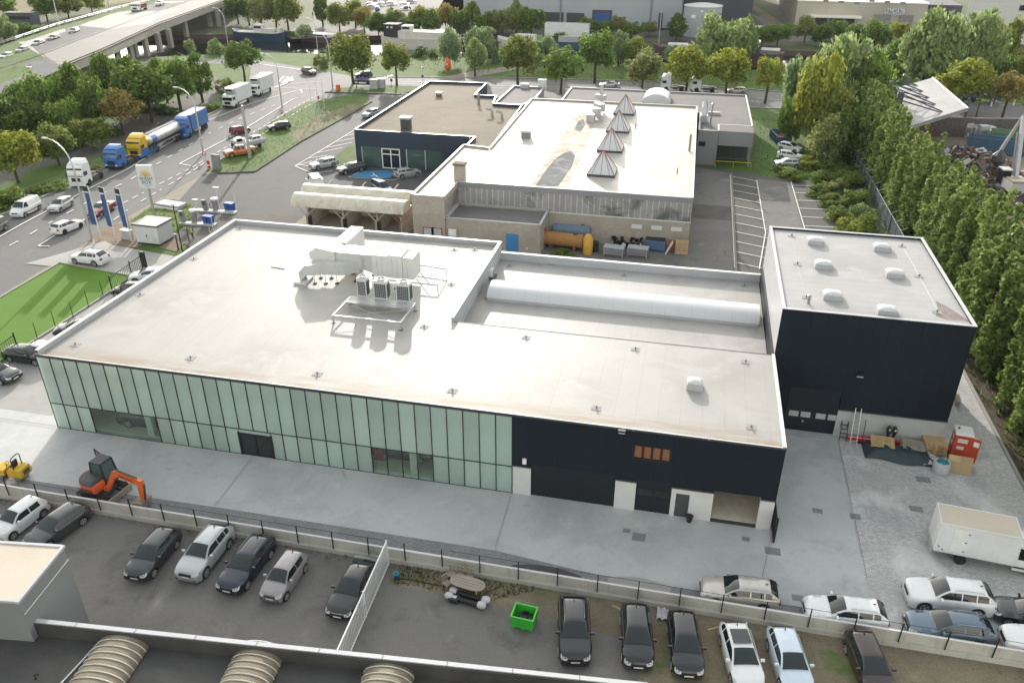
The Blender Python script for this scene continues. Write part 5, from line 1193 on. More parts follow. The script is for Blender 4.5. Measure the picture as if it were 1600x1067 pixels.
car('car', 'silver sedan on the cross road behind the annex roof', 'sedan', 'silver', (938, 137), (967, 137), g5n)
car('car', 'pale green small car and trailer on the cross road', 'hatch', 'champagne', (1138, 146), (1163, 147), g5n)
car('parked_car', 'grey car parked inside the annex carport', 'hatch', 'silver', (1132, 231), (1162, 231))
g9n = 'cars queueing on the bridge ramp'
def on_bridge(name, label, sty, col, n_, t_, z, **kw):
    a, b = P(*n_, z), P(*t_, z); c = (a+b)/2; d = a-b
    t = thing(name, label, 'car', (c.x, c.y, z+.03), math.atan2(d.y, d.x), g9n); place_parts(t, car_parts(sty), col, kw or None)
on_bridge('car', 'pale silver car last in the bridge queue', 'hatch', 'silver', (2, 95.5), (21, 90), 4.0)
on_bridge('car', 'grey car second from the left in the bridge queue', 'hatch', 'grey', (26, 86), (46, 80), 4.6)
on_bridge('car', 'dark blue estate third from the left in the bridge queue', 'estate', 'navy', (50, 76), (71, 69), 5.0)
on_bridge('car', 'black hatchback fourth from the left in the bridge queue', 'hatch', 'black', (75, 67), (94, 61), 5.3)
on_bridge('car', 'black car ahead of the gap on the bridge ramp', 'hatch', 'black', (109, 56), (124, 50), 5.6)
on_bridge('car', 'white car far along the bridge behind the tipper lorry', 'hatch', 'white', (244, 10.5), (256, 7.5), 6.8)
# showroom exhibits
def indoor(label, sty, col, x, y, rz):
    t = thing('display_car', label, 'car', (x, y, .16), rz); place_parts(t, car_parts(sty), col)
indoor('dark SUV with chrome trim on show behind the left clear window', 'big_suv', 'dark_grey', clear1[0]+3.6, FY+2.15, R(6))
indoor('black car on show behind the clear window right of the entrance', 'sedan', 'black', (clear2[0]+clear2[1])/2-.2, FY+2.5, R(2))
rk = thing('display_rack', 'red display rack behind the clear window right of the entrance', 'rack', (clear2[0]+1.1, FY+1.6, .16))
obj('shelf', MB().box(-.4, .4, -.2, .2, 0, 1.9), 'red_dark', rk)
# far car park (tiny): body and roof only
def far_car(label, col, a, b):
    c = P(a, b); t = thing('far_car', label, 'car', (c.x, c.y, .15), R(random.choice((20, 200, 25, 110))), 'cars in the far car park')
    place_parts(t, [p for p in car_parts('hatch') if p[0] in ('body', 'roof', 'windscreen', 'side_window', 'rear_window')], col)
CL = 'small %s car in the far car park %s'
for a, b, col, wh in ((581, 10, 'slate', 'by the left hedge'), (593, 10, 'white', 'behind the leftmost row'), (590, 17, 'blue', 'in the middle of the blue group'), (582, 14, 'silver', 'beside the left hedge'), (605, 5, 'silver', 'near the top of the middle aisle'),
        (612, 9, 'white', 'in the middle aisle'), (633, 10, 'white', 'near the aisle end'), (643, 5, 'silver', 'at the upper right'), (634, 16, 'dark_grey', 'nearest the orange tree'), (586, 3, 'red', 'at the back left corner'), (644, 2, 'white', 'at the back right corner')):
    far_car(CL % (col.replace('_', ' '), wh), col, a, b)
# ---- lorries
def wheelset(root, xs, hw, r_, m='rubber'):
    for x in xs:
        for s in (-1, 1):
            o = obj('wheel', MB().lathe((0, 0, 0), [(r_*.5, -.14), (r_, -.14), (r_, .14), (r_*.5, .14)], 16, 0, 'y'), m, root, 35, (x, s*(hw-.15), r_))
            obj('rim', MB().lathe((0, 0, 0), [(.02, s*.1), (r_*.55, s*.13), (r_*.55, s*.1)], 10, 0, 'y'), 'grey_light', o)
def cab(root, x0, L, W, H, m, low=.55, vis='glass_dark', top=None, front=None):
    """x0 = nose; cab goes back to x0-L"""
    k = MB(); hw = W/2
    k.rings([[(x0-a, y, z) for y, z in ((-w2, zl), (w2, zl), (w2, zm), (w2*.97, zh), (-w2*.97, zh), (-w2, zm))] for a, w2, zl, zm, zh in
             ((0, hw*.93, low, 1.3, H*.62), (.03, hw*.96, low, 1.4, H*.66), (.28, hw, low, 1.6, H*.88), (.8, hw, low, 1.7, H), (L, hw, low, 1.7, H))])
    b = obj('cab', k, m, root, 30)
    obj('windscreen', MB().quad((x0-.0, -hw*.9, 1.75), (x0-.0, hw*.9, 1.75), (x0-.2, hw*.9, H*.8), (x0-.2, -hw*.9, H*.8)).quad((x0+.02, -hw*.9, 1.72), (x0+.02, hw*.9, 1.72), (x0-.17, hw*.9, H*.8+.02), (x0-.17, -hw*.9, H*.8+.02)), vis, root)
    for s in (-1, 1):
        obj('side_window', MB().box(x0-1.3, x0-.4, s*hw-.012, s*hw+.012, 1.75, 2.35), vis, root)
        obj('mirror', MB().cb((x0-.15, s*(hw+.22), 2.15), (.1, .22, .55)), 'dark_grey', root)
        obj('headlight', MB().cb((x0-.0, s*hw*.72, .85), (.1, .4, .22)), 'lamp_clear', root)
    obj('grille', MB().box(x0-.02, x0+.04, -hw*.55, hw*.55, .95, 1.5), 'black', root); obj('bumper', MB().box(x0-.3, x0+.06, -hw*.98, hw*.98, .3, .72), front or 'dark_grey', root)
    obj('visor', MB().cb((x0-.02, 0, H*.82), (.25, W*.9, .1)), 'black', root)
    if top: obj('roof_spoiler', MB().rings([[(x0-a, y, z) for y, z in ((-hw*.9, H-.05), (hw*.9, H-.05), (hw*.8, H-.05+h), (-hw*.8, H-.05+h))] for a, h in ((.6, .06), (1.3, .45), (L, .5))]), top, root, 30)
def lorry(label, nose, tail, L, cat='lorry', group='lorries on the main road'):
    a, b = P(*nose), P(*tail); d = a-b; d.normalize(); c = a-d*L/2
    return thing('lorry', label, cat, (c.x, c.y, gz(c.x, c.y)), math.atan2(d.y, d.x), group)
def tractor(label, nose, tail, m, L=6.0, H=3.4, front=None, top=None, group='lorries on the main road', vis='glass_dark'):
    t = lorry(label, nose, tail, L, group=group)
    cab(t, L/2, 2.3, 2.45, H, m, vis=vis, top=top, front=front)
    obj('chassis', MB().box(-L/2, L/2-.5, -.45, .45, .6, .85).cb((-.5, -.95, .75), (1.4, .6, .6)).cb((-.5, .95, .75), (1.4, .6, .6)), 'dark_grey', t)
    obj('fuel_tank', MB().lathe((-.5, -.95, .75), [(.33, -.7), (.33, .7)], 12, 0, 'x'), 'alu', t); obj('coupling', MB().cb((-L/2+1.2, 0, .98), (1.1, .9, .16)), 'black', t)
    wheelset(t, (L/2-1.35, -L/2+1.2), 1.25, .5); return t
def mm(name, col): paint('paint_'+name, col); return 'paint_'+name
mm('truck_blue', (.02, .13, .42)); mm('truck_navy', (.02, .06, .20))
tractor('white lorry tractor unit without trailer at the grass verge', (122, 294), (160, 272), 'paint_white', 6.1, 3.5, 'paint_white', 'paint_white')
tractor('blue and black lorry tractor unit without trailer', (176, 267), (209, 251), 'paint_truck_blue', 6.0, 3.3, 'black', 'paint_truck_blue')
t = tractor('yellow and blue tanker lorry with long silver tank', (212, 250), (240, 236), 'paint_yellow', 6.2, 3.5, 'paint_truck_blue', 'paint_yellow')
obj('skirt', MB().box(-2.6, 1.0, -1.24, -1.1, .35, 1.0).box(-2.6, 1.0, 1.1, 1.24, .35, 1.0).box(.7, 3.0, -1.245, -1.2, .4, 1.7).box(.7, 3.0, 1.2, 1.245, .4, 1.7), 'paint_truck_blue', t)
k = MB(); rs = []
for i, x in enumerate((-13.2, -13.0, -12, -7, -1.6, -.7, -.5)):
    f = (.6, .9, 1, 1, 1, .92, .6)[i]; rs.append([(x, 1.2*f*math.cos(q*2*PI/16), 2.25+.95*f*math.sin(q*2*PI/16)) for q in range(16)])
obj('tank', k.rings(rs), 'alu', t, 40); obj('tank_band', MB().rings([[(x, 1.212*math.cos(q*2*PI/16), 2.25+.962*math.sin(q*2*PI/16)) for q in range(16)] for x in (-2.6, -1.2)], 0, False), 'paint_truck_blue', t, 40)
obj('tank_label', MB().box(-12.3, -8.6, -1.235, -1.18, 2.1, 2.6), 'gold', t)
obj('walkway', MB().box(-12.5, -1.2, -.35, .35, 3.18, 3.28), 'grey', t); obj('rail', MB().box(-12.6, -2.4, -1.15, -1.05, 1.1, 1.3).box(-12.6, -2.4, 1.05, 1.15, 1.1, 1.3), 'chrome', t)
obj('trailer_chassis', MB().box(-13, -1, -.5, .5, .9, 1.25), 'dark_grey', t); wheelset(t, (-9.0, -10.4, -11.8), 1.25, .5)
t = lorry('blue curtain sided lorry with pale roof behind the tanker', (283, 218), (316, 200), 9.2)
cab(t, 4.6, 2.2, 2.45, 3.4, 'paint_truck_blue', front='paint_truck_blue', top='paint_truck_blue')
obj('cargo_box', MB().box(-4.6, 2.1, -1.25, 1.25, 1.05, 3.75), 'paint_truck_blue', t); obj('box_roof', MB().box(-4.58, 2.08, -1.22, 1.22, 3.75, 3.8), 'grey_light', t); obj('chassis', MB().box(-4.5, 3.5, -.5, .5, .6, 1.0), 'dark_grey', t)
obj('side_label', MB().box(.6, 1.4, -1.275, -1.252, 1.9, 2.6), 'grey_light', t); wheelset(t, (3.3, -2.2, -3.5), 1.25, .5)
def boxlorry(label, nose, tail, L=8.6):
    t = lorry(label, nose, tail, L)
    cab(t, L/2, 1.9, 2.4, 2.75, 'paint_white', front='black', vis='glass_dark')
    obj('cargo_box', MB().box(-L/2, L/2-1.95, -1.27, 1.27, 1.05, 3.9), 'paint_white', t); obj('cooler', MB().cb((L/2-1.6, 0, 3.35), (.75, 2.0, .9)), 'grey_light', t); obj('cooler_grille', MB().cb((L/2-1.2, .1, 3.55), (.06, 1.5, .4)), 'black', t)
    obj('chassis', MB().box(-L/2+.2, L/2-.6, -.5, .5, .6, 1.0), 'dark_grey', t); obj('side_guard', MB().box(-1.6, 1.7, -1.25, -1.2, .45, .55).box(-1.6, 1.7, -1.25, -1.2, .72, .82).box(-1.6, 1.7, 1.2, 1.25, .45, .82), 'white', t)
    wheelset(t, (L/2-1.25, -L/2+2.0), 1.22, .46)
    for s in (-1,):
        text('side_text', 'Vincent', .72, 'purple', t, (-.9, s*1.28, 3.05), (PI/2, 0, 0)); text('side_text', 'Jonnars', .66, 'purple', t, (-1.0, s*1.28, 2.35), (PI/2, 0, 0))
        text('side_mark', 'M', .9, 'dark_grey', t, (1.0, s*1.28, 2.75), (PI/2, 0, 0))
        obj('side_swoosh', MB().tube([(1.75, s*1.28, 2.25), (1.3, s*1.28, 1.95), (.7, s*1.28, 1.9), (.2, s*1.28, 2.1)], .07, 4), 'red', t)
    return t
boxlorry('white refrigerated box lorry in front of its twin', (357, 171), (401, 151)); boxlorry('white refrigerated box lorry standing behind its twin near the junction', (396, 153), (436, 134), 8.4)
t = tractor('white lorry tractor unit on the cross road under the yellowing trees', (1031, 141), (1066, 142), 'paint_white', 6.0, 3.4, None, 'paint_white')
t = tractor('white lorry tractor unit on the cross road beside a pale small car', (1078, 142.5), (1115, 143.5), 'paint_white', 6.0, 3.2, None, 'paint_white')
t = lorry('white tipper lorry on the bridge carriageway', (206, 22), (231, 15), 7.0); t.location.z = 6.35; t.location = (*((P(206, 22, 6.35)+P(231, 15, 6.35))/2)[:2], 6.35)
cab(t, 3.5, 1.9, 2.45, 2.9, 'paint_white', front='black'); obj('tipper_body', MB().rings([[(x, y, z) for y, z in ((-1.1, 1.1), (1.1, 1.1), (1.2, 2.3), (-1.2, 2.3))] for x in (-3.5, 1.3)]), 'rust', t); wheelset(t, (2.2, -1.2, -2.5), 1.25, .5)
t = lorry('navy blue lorry on the cross road right of the canopy', (1600, 165), (1627, 168), 8); cab(t, 4, 2.2, 2.45, 3.2, 'paint_truck_navy'); obj('cargo_box', MB().box(-4, 1.7, -1.25, 1.25, 1, 3.6), 'paint_truck_navy', t); wheelset(t, (2.8, -2.2), 1.25, .5)
t = lorry('dark blue box trailer behind the yellowing tree by the cross road', (1562, 163), (1532, 160), 8); obj('cargo_box', MB().box(-4, 4, -1.25, 1.25, 1, 4.0), 'paint_truck_navy', t); obj('side_stripe', MB().box(-3.9, 3.9, -1.28, -1.255, 1.9, 2.1), 'white', t); wheelset(t, (-2.5, -1.2, 2.5), 1.25, .5)
t = lorry('long white semi trailer parked by the grey warehouse', (852, 62), (902, 64), 14, 'trailer', 'trailers by the warehouse'); obj('cargo_box', MB().box(-7, 7, -1.25, 1.25, 1.2, 5.0), 'paint_white', t); wheelset(t, (-5, -3.7, 4), 1.25, .5)
# flatbed with a white car shell
t = lorry('white dropside flatbed lorry parked on the grass behind the orange pickup', (366, 238), (421, 225), 6.0, 'lorry', g6n)
cab(t, 3.0, 1.9, 1.95, 2.15, 'paint_white', low=.4, front='paint_white'); obj('load_bed', MB().box(-3.0, .9, -1.05, 1.05, .75, .9).box(-3.0, .9, -1.08, -1.02, .9, 1.3).box(-3.0, .9, 1.02, 1.08, .9, 1.3).box(-3.0, -2.95, -1.02, 1.02, .9, 1.3), 'grey_light', t)
obj('chassis', MB().box(-2.9, 2.3, -.4, .4, .45, .75), 'dark_grey', t); wheelset(t, (2.0, -1.6), .98, .36)
fb_ = t
v = thing('carried_car', 'white car shell carried on the flatbed lorry', 'car', t.location+Vector((0, 0, .6))+Matrix.Rotation(t.rotation_euler.z, 3, 'Z')@Vector((-1.05, 0, 0)), t.rotation_euler.z)
place_parts(v, [p for p in car_parts('small') if p[0] in ('body', 'roof', 'windscreen', 'side_window', 'rear_window', 'mirror')], 'white'); v.scale = (.92, .92, .92)
# box van in the yard
a, b = P(1449, 858), P(1610, 890); d = (b-a).normalized(); L_ = 6.9
t = thing('box_van', 'white box van with dirty pale roof parked in the paved yard', 'van', (*(a+d*L_/2)[:2], gz(a.x+3, a.y)), math.atan2(d.y, d.x))
bx = obj('cargo_box', MB().box(-L_/2, 1.25, -1.06, 1.06, .85, 3.05), 'paint_white', t); obj('box_roof', MB().box(-L_/2+.05, 1.2, -1.0, 1.0, 3.05, 3.07), 'roof_beige', t)
obj('box_frame', MB().box(-L_/2-.02, 1.27, -1.08, -1.0, 3.0, 3.09).box(-L_/2-.02, 1.27, 1.0, 1.08, 3.0, 3.09).box(-L_/2-.02, -L_/2+.06, -1.0, 1.0, 3.0, 3.09).box(1.2, 1.27, -1.0, 1.0, 3.0, 3.09).box(-L_/2, 1.25, -1.075, -1.055, .8, .9), 'trim_white', t)
obj('side_door', MB().box(-L_/2+.9, -L_/2+1.75, -1.075, -1.063, 1.0, 2.8), 'white', bx); obj('rear_door', MB().box(-L_/2-.03, -L_/2-.003, -.98, .98, .9, 2.95), 'white', bx)
for x, z in ((-L_/2+.25, 1.25), (-L_/2+.5, 1.05), (-L_/2+1.7, 1.9), (-L_/2+1.7, 1.15), (-L_/2+1.75, 2.6)): obj('latch', MB().cb((x, -1.085, z), (.1, .03, .07)), 'dark_grey', bx)
obj('tail_lift', MB().box(-L_/2-.12, -L_/2-.04, -1.0, 1.0, .55, 1.0), 'grey_light', t); obj('chassis', MB().box(-L_/2+.2, 2.6, -.5, .5, .5, .84), 'dark_grey', t)
k = MB(); k.rings([[(x, y, z) for y, z in ((-w2, .4), (w2, .4), (w2, 1.25), (w2*.86, zt_), (-w2*.86, zt_), (-w2, 1.25))] for x, w2, zt_ in ((1.28, .98, 2.3), (1.9, .98, 2.3), (2.6, .97, 1.35), (3.3, .92, 1.15), (3.45, .85, .8))])
obj('cab', k, 'paint_white', t, 30); obj('windscreen', MB().quad((1.98, -.78, 2.26), (1.98, .78, 2.26), (2.6, .88, 1.42), (2.6, -.88, 1.42)).quad((2.0, -.78, 2.28), (2.0, .78, 2.28), (2.63, .88, 1.43), (2.63, -.88, 1.43)), 'glass_dark', t)
for s in (-1, 1): obj('side_window', MB().add([(1.4, s*.99, 1.32), (2.4, s*.99, 1.32), (1.95, s*.9, 2.1), (1.4, s*.89, 2.15)], [(0, 1, 2, 3)]), 'glass_dark', t); obj('mirror', MB().cb((2.35, s*1.15, 1.5), (.12, .2, .3)), 'black', t)
obj('side_trim', MB().box(1.28, 3.0, -1.0, -.985, .62, .75), 'dark_grey', t); wheelset(t, (2.55, -1.7), 1.0, .35)
# white works van near the car wash
t = thing('panel_van', 'white works van with roof rack beside the car wash canopy', 'van', G(494, 296), R(128)); place_parts(t, car_parts('van'), 'white'); t.scale = (1, 1, 1.1)
obj('roof_rack', MB().box(-2.2, .9, -.7, .7, 2.0, 2.06), 'grey_light', t)
# ------------------------------------------------------------------ trees and shrubs
def leaf_quad(k, p, n, s, hang=0.0, rng=random):
    n = n.normalized(); a = n.orthogonal().normalized(); a.rotate(Matrix.Rotation(rng.random()*6.28, 3, n)); b = n.cross(a)
    if hang: b = (b*(1-hang)+Vector((0, 0, -1))*hang).normalized(); a = n.cross(b).normalized(); s2 = s*(1+1.4*hang)
    else: s2 = s
    s1 = s*rng.uniform(.6, 1.15); s2 *= rng.uniform(.6, 1.15)
    k.add([p-a*s1-b*s2*.45, p+a*s1*.2-b*s2, p+a*s1+b*s2*.35, p-a*s1*.15+b*s2], [(0, 1, 2, 3)])
def crown(kind, seed):
    """unit crown: z 0..1, diameter 1 (poplar: taller clumps)"""
    rng = random.Random(seed); k = MB(); cl = []
    if kind == 'round':
        for i in range(46):
            u = rng.uniform(-.75, 1); th = rng.random()*6.283; r_ = math.sqrt(max(0, 1-u*u)); f = rng.uniform(.50, 1.0)*(1-.10*max(0, u))
            if u < -.2: f *= .92
            cl.append((Vector((r_*math.cos(th)*.40*f/.8, r_*math.sin(th)*.40*f/.8, .5+u*.40*f/.8)), rng.uniform(.075, .18)))
        for i in range(10): cl.append((Vector((rng.uniform(-.2, .2), rng.uniform(-.2, .2), rng.uniform(.3, .75))), .2))
        n, s, hang, flat = 78, .031, 0, 1
    elif kind == 'tall':
        for i in range(48):
            z = rng.random(); rad = .46*(math.sin(PI*min(1, z*.92+.1))**.7)*rng.uniform(.55, 1); th = rng.random()*6.283
            cl.append((Vector((rad*math.cos(th), rad*math.sin(th), .06+z*.86)), rng.uniform(.09, .15)))
        n, s, hang, flat = 80, .032, 0, 1
    elif kind == 'poplar':
        sp = [(0, 0, 1.0, .19)]+[(rng.uniform(-.30, .30), rng.uniform(-.32, .32), rng.uniform(.74, .96), rng.uniform(.13, .18)) for _ in range(8)]
        for x, y, h, r_ in sp:
            for i in range(15):
                z = (i+rng.random())/15*h; e = r_*(1-.55*(z/h)**2.5)
                cl.append((Vector((x+rng.uniform(-1, 1)*e*.75, y+rng.uniform(-1, 1)*e*.75, max(.02, z))), e*rng.uniform(.35, .85)))
        n, s, hang, flat = 66, .042, .15, 2.4
    elif kind == 'willow':
        for i in range(60):
            u = rng.uniform(-.95, 1); th = rng.random()*6.283; r_ = math.sqrt(max(0, 1-u*u)); f = rng.uniform(.6, 1)
            cl.append((Vector((r_*math.cos(th)*.42*f, r_*math.sin(th)*.42*f, .5+u*.42*f)), rng.uniform(.09, .15)))
        n, s, hang, flat = 66, .024, .55, 1.25
    elif kind == 'bush':
        for i in range(34):
            th = rng.random()*6.283; rr_ = math.sqrt(rng.random())*.42; z = rng.uniform(.05, .8)*math.sqrt(max(.1, 1-(rr_/.5)**2))
            cl.append((Vector((rr_*math.cos(th), rr_*math.sin(th), z)), rng.uniform(.10, .17)))
        n, s, hang, flat = 62, .036, .1, 1.2
    for c, r_ in cl:
        for j in range(n):
            d = Vector((rng.gauss(0, 1), rng.gauss(0, 1), rng.gauss(0, 1)+.25)).normalized()
            q = c+Vector((d.x, d.y, d.z*(1 if kind != 'poplar' else .62)))*r_*rng.triangular(.35, 1.3, .95)
            nn = (d+Vector((rng.gauss(0, 1), rng.gauss(0, 1), rng.gauss(0, 1)))*(.9 if kind == 'poplar' else .5))
            sz = s*(.8 if kind == 'poplar' else 1)
            p = q.copy(); p.z = max(.0, p.z)
            k2 = len(k.v); leaf_quad(k, p, nn, sz, hang, rng)
            if kind == 'poplar':      # crown is scaled about 3.6x taller than wide: keep leaves roundish
                for t in range(k2, len(k.v)):
                    v = k.v[t]; k.v[t] = (v[0], v[1], p.z+(v[2]-p.z)*.36)
    me = k.mesh('crown', ['leaf_green']); return me
def trunk_mesh(seed, br=True):
    rng = random.Random(seed); k = MB()
    k.tube([(0, 0, 0), (.02, .01, .35), (rng.uniform(-.04, .04), 0, .7), (0, 0, 1)], [.062, .05, .042, .03], 7)
    if br:
        for i in range(6):
            a = i*1.05+rng.random()*.5; z = rng.uniform(.5, .68); ln = rng.uniform(.18, .26)
            k.tube([(0, 0, z), (math.cos(a)*ln*.6, math.sin(a)*ln*.6, z+.12), (math.cos(a)*ln, math.sin(a)*ln, z+.26)], [.026, .018, .008], 5)
    return k.mesh('trunk', ['bark'], 60)
CR = {k_: [crown(k_, 11+i*7) for i in range(n_)] for k_, n_ in (('round', 4), ('tall', 2), ('poplar', 4), ('willow', 3), ('bush', 4))}
TR = [trunk_mesh(i) for i in range(3)]
_tc = [0]
def plant(name, label, cat, b, H, W, kind, leafm, group=None, cz=.25, rz=None, depth=1.0, stem=True):
    _tc[0] += 1; i = _tc[0]
    t = thing(name, label, cat, b, (i*2.4) % 6.28 if rz is None else rz, group)
    me = CR[kind][i % len(CR[kind])]
    if stem:
        tr = link('trunk', TR[i % 3], t); th = H*(cz+.5); tw = min(H*.55, th)*.9; tr.scale = (tw, tw, th)
    c = link('crown' if stem else 'foliage', me, t, (0, 0, H*cz)); c.scale = (W, W*depth, H*(1-cz))
    c.material_slots[0].link = 'OBJECT'; c.material_slots[0].material = M_[leafm]; return t
def tree(label, b, top, wpx, kind, leafm, cz=.15, group=None, name='tree', W=None, H=None):
    b = G(*b); h = H or HT(b, top); w_ = W or wpx*mpp((b.x, b.y, h*.6)); return plant(name, label, 'tree', b, h, w_, kind, leafm, group, cz)
def bush(label, b, top, wpx, leafm, group=None, kind='bush', depth=1.0):
    b = G(*b); h = max(.5, HT(b, top)); return plant('shrub', label, 'shrub', b, h, wpx*mpp((b.x, b.y, h*.5)), kind, leafm, group, 0.0, None, depth, False)
gA = 'trees between the main road and the bridge ramp'
tree('yellow green tree at the left edge above the grey van', (29, 286), 200, 74, 'round', 'leaf_yellow', .14, gA)
tree('half yellow tree behind the curved lamp post', (93, 259), 191, 62, 'round', 'leaf_olive', .14, gA)
tree('small round olive tree behind the blue tractor unit', (147, 235), 184, 60, 'round', 'leaf_olive', .14, gA)
tree('rusty orange tree behind the tanker lorry', (194, 211), 141, 64, 'round', 'leaf_rust', .25, gA)
tree('large dark green tree behind the blue curtain sided lorry', (238, 191), 92, 92, 'round', 'leaf_dark', .14, gA)
tree('green tree between the big dark tree and the bridge piers', (283, 174), 84, 68, 'round', 'leaf_green', .18, gA)
tree('slim dark green tree left of the small grey path', (317, 160), 82, 50, 'tall', 'leaf_dark', .15, gA)
tree('dark tree below the bridge guard rail end', (176, 170), 84, 52, 'round', 'leaf_dark', .15, gA)
tree('tall dark tree behind the rusty orange one', (132, 196), 97, 60, 'tall', 'leaf_dark', .1, gA)
tree('broad olive tinged tree by the blue site toilet', (82, 208), 110, 70, 'round', 'leaf_green', .1, gA)
tree('dark leafy tree at the left edge under the ramp', (16, 232), 150, 84, 'round', 'leaf_dark', .05, gA)
tree('dark tree filling the gap behind the half yellow one', (55, 222), 158, 66, 'round', 'leaf_dark', .05, gA)
tree('round dark tree behind the two white box lorries', (383, 130), 62, 58, 'round', 'leaf_dark', .25, gA)
bush('dense green conifer mass beside the bridge ramp', (20, 180), 138, 70, 'leaf_dark', gA); bush('dark green undergrowth right under the ramp edge', (62, 178), 136, 50, 'leaf_dark', gA)
bush('brown green shrub left of the first white box lorry', (352, 143), 119, 32, 'leaf_brown', gA)
bush('low scrub along the kerb beside the white tractor unit', (75, 296), 285, 60, 'leaf_scrub', gA); bush('leafy scrub at the far left verge', (18, 322), 288, 60, 'leaf_scrub', gA)
bush('low scrub at the verge by the blue tractor unit', (135, 268), 258, 50, 'leaf_brown', gA); bush('low scrub by the tail of the blue lorry', (330, 172), 160, 30, 'leaf_scrub', gA)
for l_, b_, tp, w__, kd, lm_ in (
    ('dark bushy tree filling in left of the rusty orange tree', (158, 206), 120, 60, 'round', 'leaf_dark'), ('dense green tree behind the small round olive tree', (112, 222), 150, 64, 'round', 'leaf_green'), ('green tree squeezed between the rusty tree and the big dark tree', (212, 184), 108, 60, 'round', 'leaf_green'),
    ('dark tree top just under the bridge deck edge', (208, 150), 88, 50, 'round', 'leaf_dark'), ('dark tree in front of the bridge piers', (262, 160), 92, 54, 'round', 'leaf_dark'), ('dim green tree below the ramp at the far left', (-14, 214), 132, 70, 'round', 'leaf_green'), ('dark tree between the site toilet and the embankment foot', (48, 196), 124, 60, 'round', 'leaf_dark')):
    tree(l_, b_, tp, w__, kd, lm_, .06, gA)
bush('dark hedge running behind the half yellow tree', (95, 236), 218, 90, 'leaf_dark', gA, 'bush', .5); bush('shady undergrowth below the dense trees by the ramp', (150, 214), 196, 90, 'leaf_dark', gA, 'bush', .5); bush('undergrowth between the park trees and the bridge piers', (250, 176), 160, 80, 'leaf_dark', gA, 'bush', .5)
gB = 'trees beyond the bridge'
tree('dark tree beyond the bridge left of the tall lamp mast', (75, 35), -14, 48, 'round', 'leaf_dark', .15, gB)
tree('olive tree beyond the bridge right of the lamp mast', (108, 30), -12, 50, 'round', 'leaf_olive', .1, gB)
tree('autumn tinted tree beyond the bridge near the second mast', (145, 22), -14, 44, 'round', 'leaf_yellow', .1, gB)
tree('grey green willow beyond the ramp at the left edge', (8, 66), 22, 44, 'willow', 'leaf_willow', 0, gB); tree('tree at the top left corner', (12, 26), -8, 40, 'round', 'leaf_green', .05, gB)
bush('shrub by the grey cabin beyond the ramp', (62, 50), 36, 34, 'leaf_willow', gB); bush('dark shrub under the first mast beyond the ramp', (40, 56), 30, 34, 'leaf_dark', gB)
gC = 'trees along the far canal bank'
for l_, b_, tp, w__, kd, lm_ in (
    ('dark tree at the far end of the bridge', (373, 38), -12, 40, 'round', 'leaf_dark'), ('brown tinted tree behind the blue barge', (409, 46), -14, 46, 'round', 'leaf_brown'), ('olive tree at the stern of the blue barge', (451, 48), -10, 46, 'round', 'leaf_olive'),
    ('tall blue green conifer by the far lane', (505, 42), -14, 24, 'tall', 'leaf_dark'), ('round olive tree beside the far lane', (531, 51), 1, 40, 'round', 'leaf_olive'), ('orange tinted thin tree left of the dark hedge', (570, 52), 9, 32, 'round', 'leaf_rust'),
    ('dark green tree over the bow of the houseboat', (592, 60), 20, 38, 'round', 'leaf_dark'), ('orange tree in front of the far car park', (618, 54), 12, 34, 'round', 'leaf_brown'), ('pale autumn tree right of the far car park', (656, 56), 7, 38, 'round', 'leaf_olive'),
    ('dark tree above the houseboat roof', (640, 60), 28, 36, 'round', 'leaf_dark'), ('copper coloured tree against the grey warehouse', (697, 52), 7, 44, 'round', 'leaf_rust'), ('narrow olive tree against the grey warehouse', (739, 46), 2, 32, 'tall', 'leaf_olive'),
    ('dark round tree behind the second willow', (766, 56), 16, 34, 'round', 'leaf_dark'), ('brown green tree in the clump by the warehouse', (785, 58), 12, 36, 'round', 'leaf_brown'), ('silvery birch in the clump by the warehouse', (806, 54), 0, 30, 'tall', 'leaf_willow'),
    ('green round tree left of the white semi trailer', (830, 58), 11, 42, 'round', 'leaf_green'), ('olive tree right of the white semi trailer', (914, 60), 26, 34, 'round', 'leaf_olive'), ('thin brown tree below the blue shutter', (966, 58), 24, 24, 'round', 'leaf_brown'),
    ('low green tree below the blue shutter', (943, 58), 33, 34, 'round', 'leaf_green'), ('thin pale tree in front of the downpipe', (1014, 58), 33, 26, 'round', 'leaf_brown'), ('dark pointed tree left of the storage tank', (1056, 64), 22, 34, 'tall', 'leaf_dark'),
    ('bright green round tree in front of the beige gable', (1214, 72), 36, 46, 'round', 'leaf_green'), ('brown green tree in front of the beige wall', (1256, 68), 26, 38, 'round', 'leaf_brown'), ('dark bush top in front of the beige canopy', (1304, 66), 30, 32, 'round', 'leaf_green'),
    ('dense green tree under the photo sign', (1363, 86), 28, 50, 'round', 'leaf_green'), ('orange tree right of the photo sign', (1402, 70), 34, 36, 'round', 'leaf_yellow')):
    tree(l_, b_, tp, w__, kd, lm_, .12, gC)
